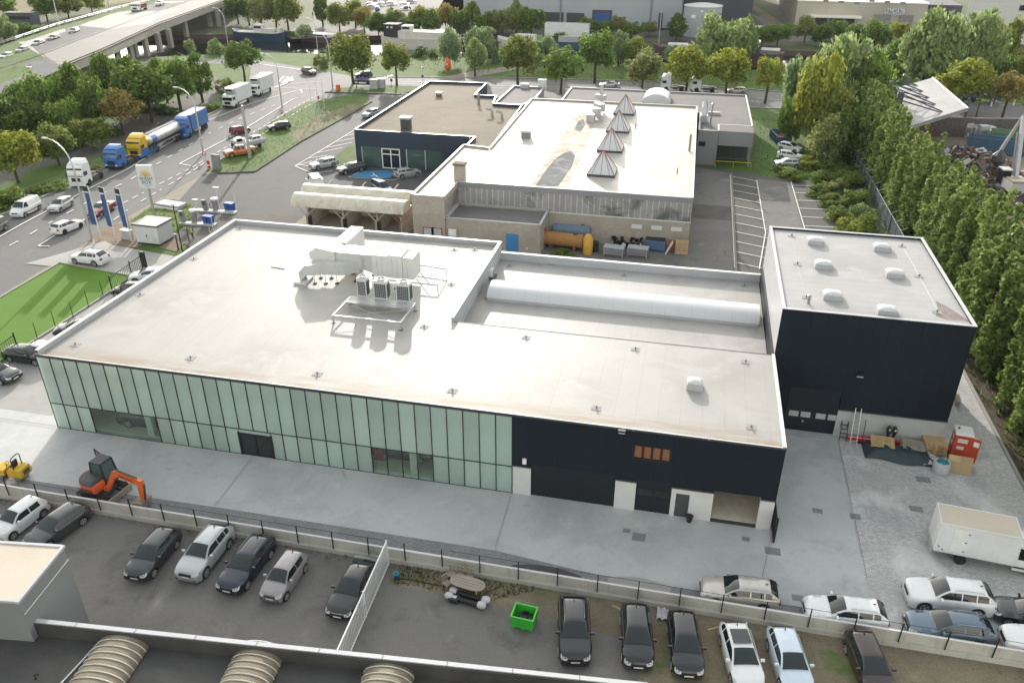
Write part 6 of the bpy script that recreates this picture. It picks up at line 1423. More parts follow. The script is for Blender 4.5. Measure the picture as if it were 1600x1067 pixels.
for l_, b_, tp, w__, kd, lm_ in (
    ('dark crown between the bridge and the brown tinted tree', (390, 40), -10, 36, 'round', 'leaf_dark'), ('green tree behind the olive tree at the barge stern', (432, 44), -12, 36, 'round', 'leaf_green'), ('olive tree in the gap by the far car park hedge', (556, 44), -4, 36, 'round', 'leaf_olive'),
    ('dark tree hiding the middle of the far car park edge', (604, 58), 18, 34, 'round', 'leaf_dark'), ('green tree left of the copper coloured one', (676, 58), 14, 36, 'round', 'leaf_green'), ('green tree right of the copper coloured one', (718, 56), 14, 34, 'round', 'leaf_dark'),
    ('dark tree behind the left round willow', (752, 60), 22, 34, 'round', 'leaf_dark'), ('olive tree next to the silvery birch', (818, 58), 16, 34, 'round', 'leaf_olive'), ('low dark tree left of the blue shutter', (930, 62), 34, 34, 'round', 'leaf_dark'),
    ('green tree in front of the grey warehouse foot', (986, 62), 34, 34, 'round', 'leaf_green'), ('green tree between the tank and the beige gable', (1190, 74), 36, 40, 'round', 'leaf_green'), ('dark tree below the beige canopy', (1282, 72), 36, 40, 'round', 'leaf_dark'), ('green tree left of the photo sign tree', (1334, 80), 38, 40, 'round', 'leaf_green')):
    tree(l_, b_, tp, w__, kd, lm_, .08, gC)
gD = 'trees along the cross road'
for l_, b_, tp, w__, kd, lm_, cz in (
    ('big round tree at the junction lamp', (552, 131), 49, 72, 'round', 'leaf_olive', .12), ('slim trunked tree on the grass island by the junction', (620, 134), 64, 48, 'round', 'leaf_olive', .28), ('small tree beside the sandy path', (742, 120), 60, 38, 'tall', 'leaf_willow', .2),
    ('round chestnut on the left of the row along the cross road', (809, 133), 57, 70, 'round', 'leaf_olive', .18), ('full green chestnut in front of the annex roof corner', (876, 147), 72, 66, 'round', 'leaf_green', .2), ('tall wide green tree set back on the meadow', (929, 130), 44, 66, 'round', 'leaf_green', .2),
    ('brown tinged chestnut above the white vault', (1003, 138), 77, 66, 'round', 'leaf_brown', .1), ('chestnut with golden top above the white tractor units', (1072, 142), 71, 68, 'round', 'leaf_yellow', .12), ('yellow green chestnut at the annex right corner', (1134, 146), 72, 70, 'round', 'leaf_yellow', .12),
    ('leaning orange topped tree right of the annex', (1195, 162), 87, 46, 'round', 'leaf_yellow', .3), ('olive tree half hidden behind the brown chestnut', (995, 112), 55, 50, 'round', 'leaf_olive', .1), ('wide yellow green chestnut right of the canopy', (1500, 176), 94, 82, 'round', 'leaf_yellow', .15), ('rusty tree by the cross road at the right edge', (1565, 186), 112, 52, 'round', 'leaf_rust', .3)):
    tree(l_, b_, tp, w__, kd, lm_, cz, gD)
gE = 'pollard willows on the canal meadow'
for l_, b_, tp, w__ in (('round grey willow behind the orange marker', (703, 104), 44, 44), ('larger round grey willow behind the small path tree', (752, 98), 39, 54), ('round grey willow between two chestnuts', (851, 112), 48, 44), ('grey willow behind the tall meadow tree', (966, 104), 49, 36), ('small grey willow right of the brown chestnut', (1048, 100), 70, 30)):
    tree(l_, b_, tp, w__, 'willow', 'leaf_willow_grey', .08, gE)
bush('dark low bushes at the houseboat bank', (655, 88), 70, 34, 'leaf_dark', gE); bush('second low bush at the houseboat bank', (680, 89), 73, 22, 'leaf_green', gE); bush('grey shrub between the barges', (477, 58), 33, 28, 'leaf_willow_grey', gE); bush('shrub at the canal corner by the two lamps', (503, 106), 80, 26, 'leaf_brown', gE)
bush('grey green shrub on the bank right of the bridge', (342, 84), 56, 34, 'leaf_willow', gE); bush('small shrub under the bridge end', (297, 80), 58, 20, 'leaf_willow', gE); bush('shrub in front of the white semi trailer', (876, 66), 46, 26, 'leaf_green', gE)
bush('long low hedge behind the blue barge', (430, 56), 44, 90, 'leaf_scrub', gE, 'bush', .25); bush('green shrub at the far end of the meadow', (776, 98), 76, 24, 'leaf_willow_grey', gE)
gF = 'large willows and poplars on the right'
tree('huge feathery willow in front of the storage tank', (1122, 108), 14, 96, 'willow', 'leaf_willow', 0, gF); tree('grey green willow half behind the huge feathery one', (1160, 98), 26, 44, 'willow', 'leaf_willow', 0, gF)
tree('very large grey willow behind the yellow tree', (1296, 205), 46, 130, 'willow', 'leaf_willow', 0, gF); tree('grey willow on the left flank of the large one', (1245, 190), 80, 70, 'willow', 'leaf_willow_grey', 0, gF); tree('dark willow on the right flank of the large one', (1345, 210), 80, 80, 'willow', 'leaf_green', 0, gF)
tree('yellowing tree in front of the large grey willow', (1268, 232), 78, 70, 'round', 'leaf_yellow', .02, gF); tree('olive tree low beside the yellowing tree', (1300, 245), 130, 70, 'round', 'leaf_olive', .02, gF); tree('dark shaded tree under the large willow', (1330, 258), 160, 70, 'round', 'leaf_dark', .02, gF)
tree('bare twiggy brown shrub tree above the skip', (1290, 262), 182, 62, 'round', 'leaf_brown', .02, gF); tree('green tree closing the gap by the skip', (1232, 222), 140, 46, 'willow', 'leaf_green', .0, gF)
tree('huge pale willow behind the tilted canopy', (1440, 140), 14, 106, 'willow', 'leaf_willow', 0, gF); tree('huge willow right of the pale one', (1515, 132), 10, 90, 'willow', 'leaf_willow', 0, gF); tree('ochre topped willow at the right of the group', (1556, 110), 20, 60, 'willow', 'leaf_olive', 0, gF)
tree('tree behind the canopy pylons', (1395, 118), 62, 50, 'willow', 'leaf_green', 0, gF); tree('dark bush left of the canopy pylons', (1388, 128), 92, 50, 'round', 'leaf_green', 0, gF); tree('dark green tree behind the wide chestnut', (1548, 128), 84, 60, 'round', 'leaf_dark', 0, gF); tree('low tree at the right edge of the picture', (1592, 128), 88, 44, 'round', 'leaf_olive', 0, gF)
bush('tan reed patch at the right edge', (1582, 84), 70, 50, 'leaf_brown', gF); bush('dark hedge at the right edge behind the rusty tree', (1590, 108), 82, 60, 'leaf_dark', gF)
# poplar row along the boundary fence
gP = 'poplars in the row along the boundary fence'
ordn = ('first', 'second', 'third', 'fourth', 'fifth', 'sixth', 'seventh', 'eighth', 'ninth', 'tenth', 'eleventh', 'twelfth', 'thirteenth', 'fourteenth', 'fifteenth', 'sixteenth', 'seventeenth', 'eighteenth', 'nineteenth', 'twentieth')
prow = [(29.6+.5*math.sin(i*2.1)-(.9 if i > 12 else 0), 50.5+i*5.25) for i in range(20)]
for i, (x, y) in enumerate(prow):
    h = (14.5 if y < 75 else 13.6 if y < 95 else 12.4 if y < 125 else 12.8)+.7*math.sin(i*2.3)
    plant('poplar_tree', 'bright green poplar, %s from the near end of the boundary row' % ordn[i], 'tree', (x, y, gz(x, y)), h, 5.6+.5*math.sin(i*1.7), 'poplar', 'leaf_poplar', gP, .02)
for i, (x, y, h) in enumerate(((34.6, 52, 13), (34.2, 60, 13), (33.9, 68, 12.5), (33.5, 76, 12), (33.2, 84, 11.5), (32.8, 92, 11), (32.5, 100, 10.5))):
    plant('poplar_tree', 'shorter bright poplar, %s from the near end of the rear row behind the boundary row' % ordn[i], 'tree', (x, y, .1), h, 5.6, 'poplar', 'leaf_poplar', 'poplars in the rear row', .02)
for i, (x, y, h, w__) in enumerate(((30.2, 50, 3.2, 3.2), (30.0, 62, 2.6, 3), (29.6, 71, 2.8, 3), (29.3, 83, 3, 3.4), (29.2, 95, 3, 3.2), (35.5, 52, 5, 5), (35.8, 60, 5, 5))):
    plant('shrub', 'dark undergrowth, %s patch from the near end under the poplars' % ordn[i], 'shrub', (x, y, .1), h, w__, 'bush', 'leaf_dark', 'undergrowth below the poplars', 0, None, 1.3, False)
gS = 'brambles between the parking bays and the fence'
for i, (a, b, tp, w__, lm_) in enumerate(((1262, 262, 240, 44, 'leaf_yellow'), (1300, 268, 246, 60, 'leaf_scrub'), (1240, 278, 262, 50, 'leaf_scrub'), (1285, 285, 266, 50, 'leaf_scrub'), (1325, 290, 262, 56, 'leaf_scrub'), (1305, 300, 276, 40, 'leaf_brown'),
        (1275, 305, 286, 40, 'leaf_scrub'), (1335, 318, 290, 50, 'leaf_scrub'), (1300, 322, 300, 46, 'leaf_scrub'), (1345, 342, 312, 46, 'leaf_willow'), (1312, 344, 318, 50, 'leaf_scrub'), (1352, 362, 330, 40, 'leaf_scrub'), (1330, 366, 338, 60, 'leaf_yellow'), (1345, 255, 225, 40, 'leaf_brown'), (1320, 250, 222, 50, 'leaf_dark'), (1225, 268, 256, 40, 'leaf_scrub'))):
    wh = 'near the skip and pale cars' if i in (0, 1, 2, 13, 14, 15) else 'beside the painted bays'
    bush('%s bramble thicket, %s from the top, %s' % ({'leaf_yellow': 'yellowish', 'leaf_brown': 'reddish brown', 'leaf_willow': 'silvery', 'leaf_dark': 'dark', 'leaf_scrub': 'olive'}[lm_], ordn[i], wh), (a, b), tp, w__, lm_, gS)
# weeds and grass tufts, too many to count
def tufts(name, poly, n, h, m, seed=3):
    rng = random.Random(seed); k = MB(); xs = [p[0] for p in poly]; ys = [p[1] for p in poly]
    def ins(x, y):
        r = False
        for i in range(len(poly)):
            (x0, y0), (x1, y1) = poly[i], poly[(i+1) % len(poly)]
            if (y0 > y) != (y1 > y) and x < (x1-x0)*(y-y0)/(y1-y0)+x0: r = not r
        return r
    while n > 0:
        x, y = rng.uniform(min(xs), max(xs)), rng.uniform(min(ys), max(ys))
        if not ins(x, y): continue
        n -= 1; hh = h*rng.uniform(.4, 1.2); a = rng.random()*6.28; z = gz(x, y)
        for q in range(3):
            a += 2.1; dx, dy = math.cos(a)*hh*.5, math.sin(a)*hh*.5
            k.add([(x-dy*.3, y+dx*.3, z), (x+dy*.3, y-dx*.3, z), (x+dx, y+dy, z+hh)], [(0, 1, 2)])
    o = obj(name, k, m); o['kind'] = 'stuff'; return o
pp_ = lambda *l: [tuple(P(a, b)[:2]) for a, b in l]
tufts('grass_tufts', [(-15.6, 35.3), (-9, 35.2), (-6, 37), (-15.6, 37)], 900, .16, 'leaf_grass', 1)
tufts('grass_tufts', pp_((332, 269), (398, 269), (470, 222), (553, 176), (524, 153), (443, 180), (370, 228)), 1300, .22, 'leaf_grass', 4)
tufts('grass_tufts', pp_((205, 345), (243, 318), (300, 318), (304, 340), (262, 382), (240, 384)), 500, .3, 'leaf_scrub', 5)
tufts('grass_tufts', [(-60, 201), (60, 198), (60, 226), (-100, 225)], 1800, .4, 'leaf_grass', 6)
tufts('grass_tufts', [(9.6, 131), (26, 129), (27, 172), (9.6, 172)], 900, .3, 'leaf_grass', 7)
tufts('grass_tufts', [(26.9, 40), (36, 40), (36, 140), (26.9, 140)], 2500, .5, 'leaf_dark', 8)
tufts('grass_tufts', [(-46, 36.4), (-16, 36.4), (-16, 37.05), (-46, 37.05)], 260, .2, 'leaf_brown', 9)
# ------------------------------------------------------------------ street furniture
def up(b, top): return HT(b, top)
def lamp(label, b, top, reach, arm=(-1, .25), group='curved street lamps', m='galv', curve=True):
    g = G(*b); h = up(g, top); t = thing('street_lamp', label, 'street lamp', g, 0, group)
    a = Vector((arm[0], arm[1], 0)).normalized()
    q = [Vector((0, 0, 0)), Vector((0, 0, h*.5)), Vector((0, 0, h*.74))]
    for s in range(1, 7):
        w_ = s/6*PI/2; q.append(Vector((0, 0, h*.74))+a*reach*(1-math.cos(w_))+Vector((0, 0, h*.26*math.sin(w_))))
    obj('pole', MB().tube(q, [.16, .12, .10]+[.08]*6, 8), m, t, 50)
    e = q[-1]; obj('lamp_head', MB().cb(e+a*.35+Vector((0, 0, 0)), (.9, .32, .16), 0, math.atan2(a.y, a.x)), 'grey_light', t); return t
lamp('tall curved street lamp in front of the white tractor unit', (144, 375), 222, 3.6)
lamp('curved street lamp beside the blue curtain sided lorry', (318, 241), 140, 3.4)
lamp('curved street lamp beside the rear white box lorry', (441, 168), 86, 3.2)
lamp('curved street lamp at the junction next to the big round tree', (520, 139), 50, 3.6)
lamp('curved street lamp on the canal bank right of the bridge', (357, 74), 14, 3.0)
lamp('thin curved lamp at the canal corner behind the junction', (497, 84), 30, 2.0)
def mast(label, b, top, r_=.13, m='galv', group='plain masts', name='mast', cap=None):
    g = G(*b); h = up(g, top); t = thing(name, label, 'mast', g, 0, group); obj('pole', MB().tube([(0, 0, 0), (0, 0, h)], [r_, r_*.7], 7), m, t)
    if cap: obj('lamp_head', MB().cb((0, 0, h), cap), 'grey_light', t)
    return t
mast('thick grey mast on the grass island beside the orange pickup', (391, 248), 165, .28)
for i, (b, tp) in enumerate((((489, 186), 133), ((498, 173), 128), ((507, 171), 122))): mast('thin white empty flagpole, %s on the grass island' % ('left one', 'middle one', 'right one')[i], b, tp, .07, 'trim_white', 'empty flagpoles on the grass island', 'flagpole')
mast('white mast beyond the bridge on the left', (94, 44), -6, .2, 'trim_white'); mast('white mast beyond the bridge on the right', (172, 20), -16, .2, 'trim_white')
mast('tall thin lamp mast in front of the grey warehouse', (1029, 72), 18, .15); mast('lamp post by the small pale car on the cross road', (1142, 148), 110, .1, 'galv', 'plain masts', 'lamp_post', (.8, .4, .2)); mast('thin mast with orange safety marker on the meadow', (699, 100), 56, .12)
mast('leaning dark post at the cross road right of the canopy', (1524, 186), 142, .14, 'bark'); mast('white mast behind the dark blue trailer', (1548, 167), 136, .2, 'trim_white'); mast('white mast right of the rusty tree', (1583, 166), 138, .2, 'trim_white')
mast('tall black light post beside the shed on the drive', (285, 392), 320, .09, 'black', 'black posts by the drive', 'lamp_post', (.5, .2, .1)); mast('short black bollard post beside the shed', (279, 391), 366, .1, 'black', 'black posts by the drive', 'bollard', (.4, .2, .15)); mast('slim dark post beside the man in the yellow vest', (296, 379), 356, .07, 'black', 'black posts by the drive', 'post')
mast('black post behind the third blue flag', (205, 368), 326, .06, 'grey', 'black posts by the drive', 'post')
mast('white stub post at the drive entrance', (148, 383), 374, .12, 'white', 'black posts by the drive', 'post')
for i, (b, tp) in enumerate((((345, 338), 293), ((309, 335), 312), ((334, 362), 340), ((372, 340), 303), ((328, 364), 355))):
    mast('thin white post, %s at the vacuum bays' % ordn[i], b, tp, .05, 'trim_white', 'thin posts at the vacuum bays', 'post', (.9, .5, .08) if i in (0, 1) else None)
# dealer flags
gf = 'blue banner flags by the driveway'
for i, (b, tp, m) in enumerate((((158, 374), 291, 'leftmost'), ((182, 377), 293, 'middle'), ((206, 378), 295, 'rightmost'))):
    g = G(*b); h = up(g, tp); t = thing('flag', 'tall blue banner flag, %s of the three' % m, 'flag', g, R(-14), gf)
    obj('flagpole', MB().tube([(0, 0, 0), (0, 0, h)], .07, 6).tube([(0, 0, h-.05), (-1.05, 0, h-.05)], .04, 5), 'trim_white', t)
    rs = []
    for zi in range(9):
        z = h-.1-zi*(h*.72)/8; rs.append([(-.08-.95*j/5, .05*math.sin(zi*.9+j*1.1+i)*j/5*1.6, z) for j in range(6)])
    cl = obj('cloth', MB().rings(rs, 0, False, False), 'blue_flag', t, 60)
    obj('top_band', MB().rings([[(x, y-.02, z) for x, y, z in r_] for r_ in rs[:2]], 0, False, False), 'trousers', t)
    obj('band_lettering', MB().rings([[(-.15-.8*j/5, -.06+.05*math.sin(.9+j*1.1+i)*j/5*1.6, h-.1-h*.09*1.03-dz) for j in range(6)] for dz in (0, .16)], 0, False, False), 'white', t)
# pylon sign
g = G(243, 343); h = up(g, 258); t = thing('pylon_sign', 'white pylon sign with gold emblem reading wash box on a steel pole', 'sign', g, R(12))
obj('pole', MB().tube([(0, 0, 0), (0, 0, h-2.9)], .16, 8), 'steel', t); obj('sign_box', MB().box(-1.05, 1.05, -.22, .22, h-3.1, h), 'trim_white', t)
em = MB()
for q in range(9):
    a = PI*q/8; em.cb((.05+.55*math.cos(a), -.235, h-1.35+.5*math.sin(a)), (.42, .03, .09), 0, 0, Matrix.Rotation(-a, 3, 'Y'))
em.lathe((.05, -.22, h-1.3), [(.01, -.03), (.28, -.03), (.28, 0)], 12, 0, 'y'); obj('emblem', em, 'gold', t)
text('sign_text', 'WASH', .62, 'teal_text', t, (.0, -.24, h-1.78), (PI/2, 0, 0)); text('sign_text', 'BOX', .62, 'teal_text', t, (.0, -.24, h-2.28), (PI/2, 0, 0)); text('sign_text', '24u/7', .42, 'grey_light', t, (.05, -.24, h-2.75), (PI/2, 0, 0))
# grey stele and red warning sign at the island tip
t = thing('totem', 'plain grey totem board at the tip of the grass island', 'totem', G(340, 265), R(-8)); obj('board', MB().box(-.75, .75, -.18, .18, 0, 2.4), 'grey', t)
t = thing('barrier_board', 'red and white barrier board next to the grey totem', 'barrier', G(327, 264)); obj('board', MB().cb((0, 0, .7), (.45, .12, 1.3)), 'red', t); obj('stripe', MB().cb((0, -.07, .6), (.46, .02, .2)), 'white', t)
def roadsign(label, b, top, shape='round', m='red', group='road signs'):
    g = G(*b); h = up(g, top); t = thing('road_sign', label, 'road sign', g, 0, group); obj('pole', MB().tube([(0, 0, 0), (0, 0, h)], .05, 6), 'galv', t)
    if shape == 'round': obj('sign_face', MB().lathe((0, -.08, h-.3), [(.01, -.03), (.36, -.03), (.36, .02), (.01, .02)], 16, 0, 'y'), m, t); obj('sign_disc', MB().lathe((0, -.1, h-.3), [(.01, -.03), (.25, -.03), (.25, .0)], 16, 0, 'y'), 'white', t); obj('sign_bar', MB().cb((0, -.14, h-.3), (.34, .02, .07)), 'red_dark', t)
    else: obj('sign_face', MB().cb((0, -.06, h-.35), (.5, .06, .7)), m, t)
    return t
roadsign('round no entry style sign at the island tip', (322, 252), 237); roadsign('small red road sign on the lamp post by the black hatchback', (441, 176), 171); roadsign('black sided traffic sign by the slim tree', (612, 132), 123, 'sq', 'black'); roadsign('dark round sign behind the navy showroom roof', (661, 128), 117, 'sq', 'dark_grey'); roadsign('small white board on the meadow by the path', (660, 115), 105, 'sq', 'white'); roadsign('red flagged sign among the empty flagpoles', (498, 158), 150, 'sq', 'red')
t = thing('site_fence', 'orange red plastic site barrier on the junction island', 'barrier', G(529, 142)); obj('panel', MB().box(-.5, .5, -.15, .15, 0, 1.3), 'orange', t)
t = thing('safety_marker', 'bright orange safety cover hanging on the meadow mast', 'marker', P(700, 114)); t.location.z = 0
obj('cover', MB().rings([[(w_*math.cos(q*PI/3), w_*math.sin(q*PI/3), z) for q in range(6)] for w_, z in ((.5, .6), (.8, 1.2), (.8, 2.6), (.35, 3.6))]), 'orange', t); obj('stand', MB().tube([(0, 0, 0), (0, 0, .7)], .3, 6), 'grey', t); obj('marker_label', MB().cb((0, -.85, 2.2), (.5, .05, .4)), 'white', t)
t = thing('dealer_sign', 'long dark blue dealer sign with purple crest on the junction island', 'sign', G(568, 138), R(2)); obj('board', MB().box(-2.2, 2.2, -.15, .15, .7, 1.7), 'trousers', t); obj('crest', MB().rings([[(x*.9, y, z) for x, y in ((-1, -.12), (1, -.12), (1, .12), (-1, .12))] for x_, z in ((0, 1.71), (0, 2.0))]).xprism([(-.8, 2.0), (.8, 2.0), (0, 2.6)], -.12, .12), 'purple', t)
obj('sign_lettering', MB().box(-1.9, -1.3, -.17, -.152, 1.05, 1.35).box(-1.0, .8, -.17, -.152, 1.0, 1.3), 'white', t); obj('leg', MB().box(-1.8, -1.6, -.1, .1, 0, .7), 'grey', t); obj('leg', MB().box(1.6, 1.8, -.1, .1, 0, .7), 'grey', t)
t = thing('cabinet', 'pale grey utility cabinet, left one on the junction island', 'cabinet', G(585, 139), 0, 'utility cabinets on the junction island'); obj('housing', MB().box(-.9, .9, -.45, .45, 0, 2.0), 'grey_light', t); obj('lid', MB().box(-.97, .97, -.52, .52, 2.0, 2.12), 'white', t); dup(t, G(596, 138), 0, 'pale grey utility cabinet, right one on the junction island')
t = thing('cabinet', 'low white electric box between the third flag and the shed', 'cabinet', G(200, 374), R(-10)); obj('housing', MB().box(-.7, .7, -.3, .3, 0, 1.2), 'grey_light', t); obj('lid', MB().box(-.74, .74, -.34, .34, 1.2, 1.26), 'white', t)
t = thing('cover_slab', 'low grey concrete tank cover with pale rim by the pylon sign', 'cover', G(268, 323), R(-8)); obj('slab', MB().box(-2.0, 2.0, -.9, .9, 0, .5), 'grey_light', t); obj('rim', MB().box(-2.2, 2.2, -1.4, -1.2, 0, .25), 'trim_white', t)
t = thing('round_lid', 'round pale tank lid behind the shed', 'cover', G(252, 352)); obj('lid', MB().lathe((0, 0, 0), [(1.3, 0), (1.3, .3), (1.0, .42), (.05, .45)], 18), 'trim_white', t, 40)
# vacuum stations, bins
gv = 'car vacuum stations'
for i, (b, wh) in enumerate((((287, 349), 'front left'), ((322, 331), 'rear left'))):
    t = thing('ticket_post', 'slanted grey terminal at the %s of the vacuum islands' % wh, 'terminal', G(*b), R(10), 'slanted terminals'); obj('housing', MB().rings([[(x+s, y, z) for x, y in ((-.3, -.25), (.3, -.25), (.3, .25), (-.3, .25))] for s, z in ((.12, 0), (0, .8), (-.12, 1.7))]), 'grey', t); obj('screen', MB().cb((.0, -.27, 1.3), (.4, .03, .5)), 'dark_grey', t)
for i, (b, wh) in enumerate((((305, 350), 'front'), ((338, 331), 'rear'))):
    t = thing('vacuum_station', 'grey car vacuum with white cap and hose on the %s island' % wh, 'vacuum', G(*b), 0, gv)
    obj('body', MB().lathe((0, 0, 0), [(.38, 0), (.38, 1.75)], 12), 'steel', t, 40); obj('cap', MB().lathe((0, 0, 0), [(.5, 1.75), (.5, 1.95), (.05, 2.1)], 12), 'white', t, 40); obj('hose', MB().tube([(-.4, -.1, 1.5), (-.75, -.2, 1.1), (-.6, -.25, .5), (-.4, -.2, .7)], .06, 5), 'dark_grey', t)
for b, wh in (((327, 351), 'front'), ((360, 330), 'rear')):
    t = thing('wheelie_bin', 'pair of blue tubs in a holder on the %s vacuum island' % wh, 'bin', G(*b), R(-5), 'blue bins at the vacuum bays')
    for s in (-1, 1): obj('tub', MB().rings([[(s*.36+x*f, y*f, z) for x, y in ((-.33, -.4), (.33, -.4), (.33, .4), (-.33, .4))] for f, z in ((.8, .25), (1, 1.15), (1.06, 1.2))]), 'blue_bin', t)
    obj('stand', MB().box(-.6, .6, -.35, .35, 0, .25), 'dark_grey', t)
for b0_, b1_ in (((283, 350), (338, 353)), ((306, 330), (370, 334))):
    a, b = P(*b0_), P(*b1_); t_ = b-a; o = obj('kerb_island', MB().cb((0, 0, .14), (t_.length, .9, .28)), 'trim_grey', None, None, (a+b)/2, math.atan2(t_.y, t_.x)); o['kind'] = 'structure'
# ------------------------------------------------------------------ fences and gates
def fence_run(name, label, pts_, h, m, step=2.5, rail=True, r_=.035, lattice=False, offs=0.0):
    q = [Vector((*p[:2], gz(p[0], p[1]))) for p in pts_]; o = q[0]; t = thing(name, label, 'fence', o); k = MB()
    rl = MB()
    for a, b in zip(q, q[1:]):
        L_ = (b-a).length; n = max(1, round(L_/step)); d = (b-a).normalized()
        for i in range(n+1): obj('post', MB().cb((0, 0, h/2), (r_*2, r_*2, h)), m, t, None, a+d*(i*L_/n)-o)
        if rail: rl.tube([a-o+Vector((0, 0, h-.04)), b-o+Vector((0, 0, h-.04))], .018, 4)
        if lattice:
            for i in range(int(L_/.16)): rl.cb(a-o+d*i*.16+Vector((0, 0, h*.5+.05)), (.03, .03, h*.86))
            rl.tube([a-o+Vector((0, 0, .15)), b-o+Vector((0, 0, .15))], .03, 4)
    if rl.v: obj('bars' if lattice else 'top_wire', rl, m, t)
    return t
# concrete wall with posts along the near lot
wl = thing('concrete_wall', 'low precast concrete wall with ledge between the slab and the car lots', 'wall', (-85, 37.2, 0))
k = MB(); k2 = MB(); x = 0; i = 0
while x < 122:
    k.box(x+.008, x+2.492, -.06, .06, .1, 1.12); k2.box(x, x+2.5, -.26, -.064, 0, .42); x += 2.5
obj('wall_panel', k, 'concrete_wall', wl); LAST[0]['kind'] = 'stuff'; obj('ledge', k2, 'concrete_wall', wl); obj('wall_cap', MB().box(0, 122.5, -.075, .075, 1.12, 1.16), 'trim_white', wl)
ft = thing('post_fence', 'thin black posts with top wire standing along the low concrete wall', 'fence', (-85, 37.05, 0)); rl = MB(); pm = MB().cb((0, 0, .95), (.06, .06, 1.9)).mesh('post', ['black'])
p0x = P(811.5, 906).x+85
xs_ = [p0x+2.5*i for i in range(-30, 22) if 0 < p0x+2.5*i < 121]
for x in xs_: link('post', pm, ft, (x, -.02, 0))
g_x = P(605, 872).x+85
rl.tube([(xs_[0], 0, 1.86), (g_x, 0, 1.86)], .02, 4).tube([(g_x+4.4, 0, 1.86), (xs_[-1], 0, 1.86)], .02, 4)
for z in (1.35,): rl.tube([(xs_[0], 0, z), (g_x, 0, z)], .008, 3).tube([(g_x+4.4, 0, z), (xs_[-1], 0, z)], .008, 3)
obj('top_wire', rl, 'black', ft)
# white bar gate
a, b = G(607, 884), G(553, 1009); d = b-a; t = thing('bar_gate', 'white vertical bar gate dividing the near car lot from the scrub lot', 'gate', a, math.atan2(d.y, d.x)); L_ = d.length+2.5
k = MB(); n = int(L_/.2)
for i in range(n): k.box(i*.2, i*.2+.06, -.02, .02, .12, 1.95)
obj('bars', k, 'trim_white', t); obj('frame', MB().box(0, L_, -.035, .035, .05, .13).box(0, L_, -.035, .035, 1.95, 2.03).box(-.06, .02, -.05, .05, 0, 2.1).box(L_*.48, L_*.48+.1, -.05, .05, 0, 2.1), 'white', t); obj('lock_box', MB().cb((L_*.5, 0, 1.05), (.2, .14, .2)), 'grey_light', t)
# posts and gates around the artificial lawn
for i, (b, tp) in enumerate((((60, 533), 504), ((88, 515), 486), ((115, 497), 471), ((139, 481), 454), ((162, 465), 439))): mast('thin black fence post, %s from the left on the lawn kerb' % ordn[i], b, tp, .045, 'black', 'black fence posts on the lawn kerb', 'fence_post')
def gate(label, a, b, h, diag=False):
    a, b = G(*a), G(*b); d = b-a; t = thing('lattice_gate', label, 'gate', a, math.atan2(d.y, d.x)); L_ = d.length; k = MB(); f = MB()
    n = max(6, int(L_/.28))
    for i in range(n): k.box(i*L_/n, i*L_/n+.03, -.015, .015, .2, h-.1)
    f.box(0, L_, -.04, .04, .1, .22).box(0, L_, -.03, .03, h-.1, h-.03).box(-.05, .05, -.05, .05, 0, h+.2).box(L_-.05, L_+.05, -.05, .05, 0, h+.2)
    if diag: f.tube([(.1, 0, .2), (-2.2, 0, .2), (.1, 0, h)], .03, 4)
    obj('bars', k, 'black', t); obj('frame', f, 'black', t); return t
gate('black lattice gate at the left edge of the lawn', (-30, 592), (29, 548), 1.7); gate('black sliding gate rolled open beside the lawn near the drive', (176, 456), (207, 434), 1.7, True); gate('black sliding gate leaf between the lawn and the drive', (207, 434), (226, 421), 1.8)
t = thing('gate_post', 'thick black gate pillar at the end of the sliding gate', 'gate post', G(227, 421), R(-30)); obj('pillar', MB().box(-.25, .25, -.25, .25, 0, 2.2), 'black', t); obj('side_bars', MB().box(.5, .55, -.05, .05, 0, 2.2).box(.25, .5, -.05, .05, 2.1, 2.2).box(.25, .5, -.05, .05, .2, .3), 'black', t)
t = thing('sliding_gate', 'black lattice gate leaf standing at the right corner of the garage front', 'gate', (8.25, 44.4, .1), R(90)); obj('frame', MB().box(0, 2.6, -.04, .04, 0, .1).box(0, 2.6, -.04, .04, 1.7, 1.78).box(0, .08, -.06, .06, 0, 2.1).box(2.5, 2.6, -.06, .06, 0, 3.0), 'black', t)
k = MB()
for i in range(16): k.box(.1+i*.15, .13+i*.15, -.05, .05, .1, 1.7)
obj('bars', k, 'black', t)
fence_run('mesh_fence', 'tall dark mesh fence with angled tops along the poplars', [(26.4, 80), (26.3, 108), (26.2, 140)], 2.6, 'grey', 3.2)
kk = MB()
for i in range(19): y = 80+i*3.2; kk.tube([(0, y-80, 2.6), (.7, y-80, 3.0)], .04, 4)
t = [o for o in bpy.data.objects if o.name.startswith('mesh_fence')][0]; obj('angled_arm', kk, 'trim_white', t); LAST[0]['kind'] = 'stuff'
m_, nt_, b_ = base_mat('mesh_dark', (.10, .13, .15), .6); tr_ = nt_.nodes.new('ShaderNodeBsdfTransparent'); mx_ = nt_.nodes.new('ShaderNodeMixShader'); mx_.inputs[0].default_value = .42; nt_.links.new(tr_.outputs[0], mx_.inputs[1]); nt_.links.new(b_.outputs[0], mx_.inputs[2]); nt_.links.new(mx_.outputs[0], nt_.nodes['Material Output'].inputs['Surface'])
obj('mesh_panel', MB().box(-.02, .02, 0, 60, .1, 2.55), 'mesh_dark', t)
fence_run('road_fence', 'low scruffy wire fence between the road verge and the tree park', [tuple(P(-20, 330)[:2]), tuple(P(105, 283)[:2]), tuple(P(165, 256)[:2]), tuple(P(330, 165)[:2])], 1.2, 'grey', 4.0)
fence_run('meadow_fence', 'thin wire fence on the grass plot right of the annex', [(9.8, 158), (22, 158), (30, 158)], 2.4, 'grey', 5.0)
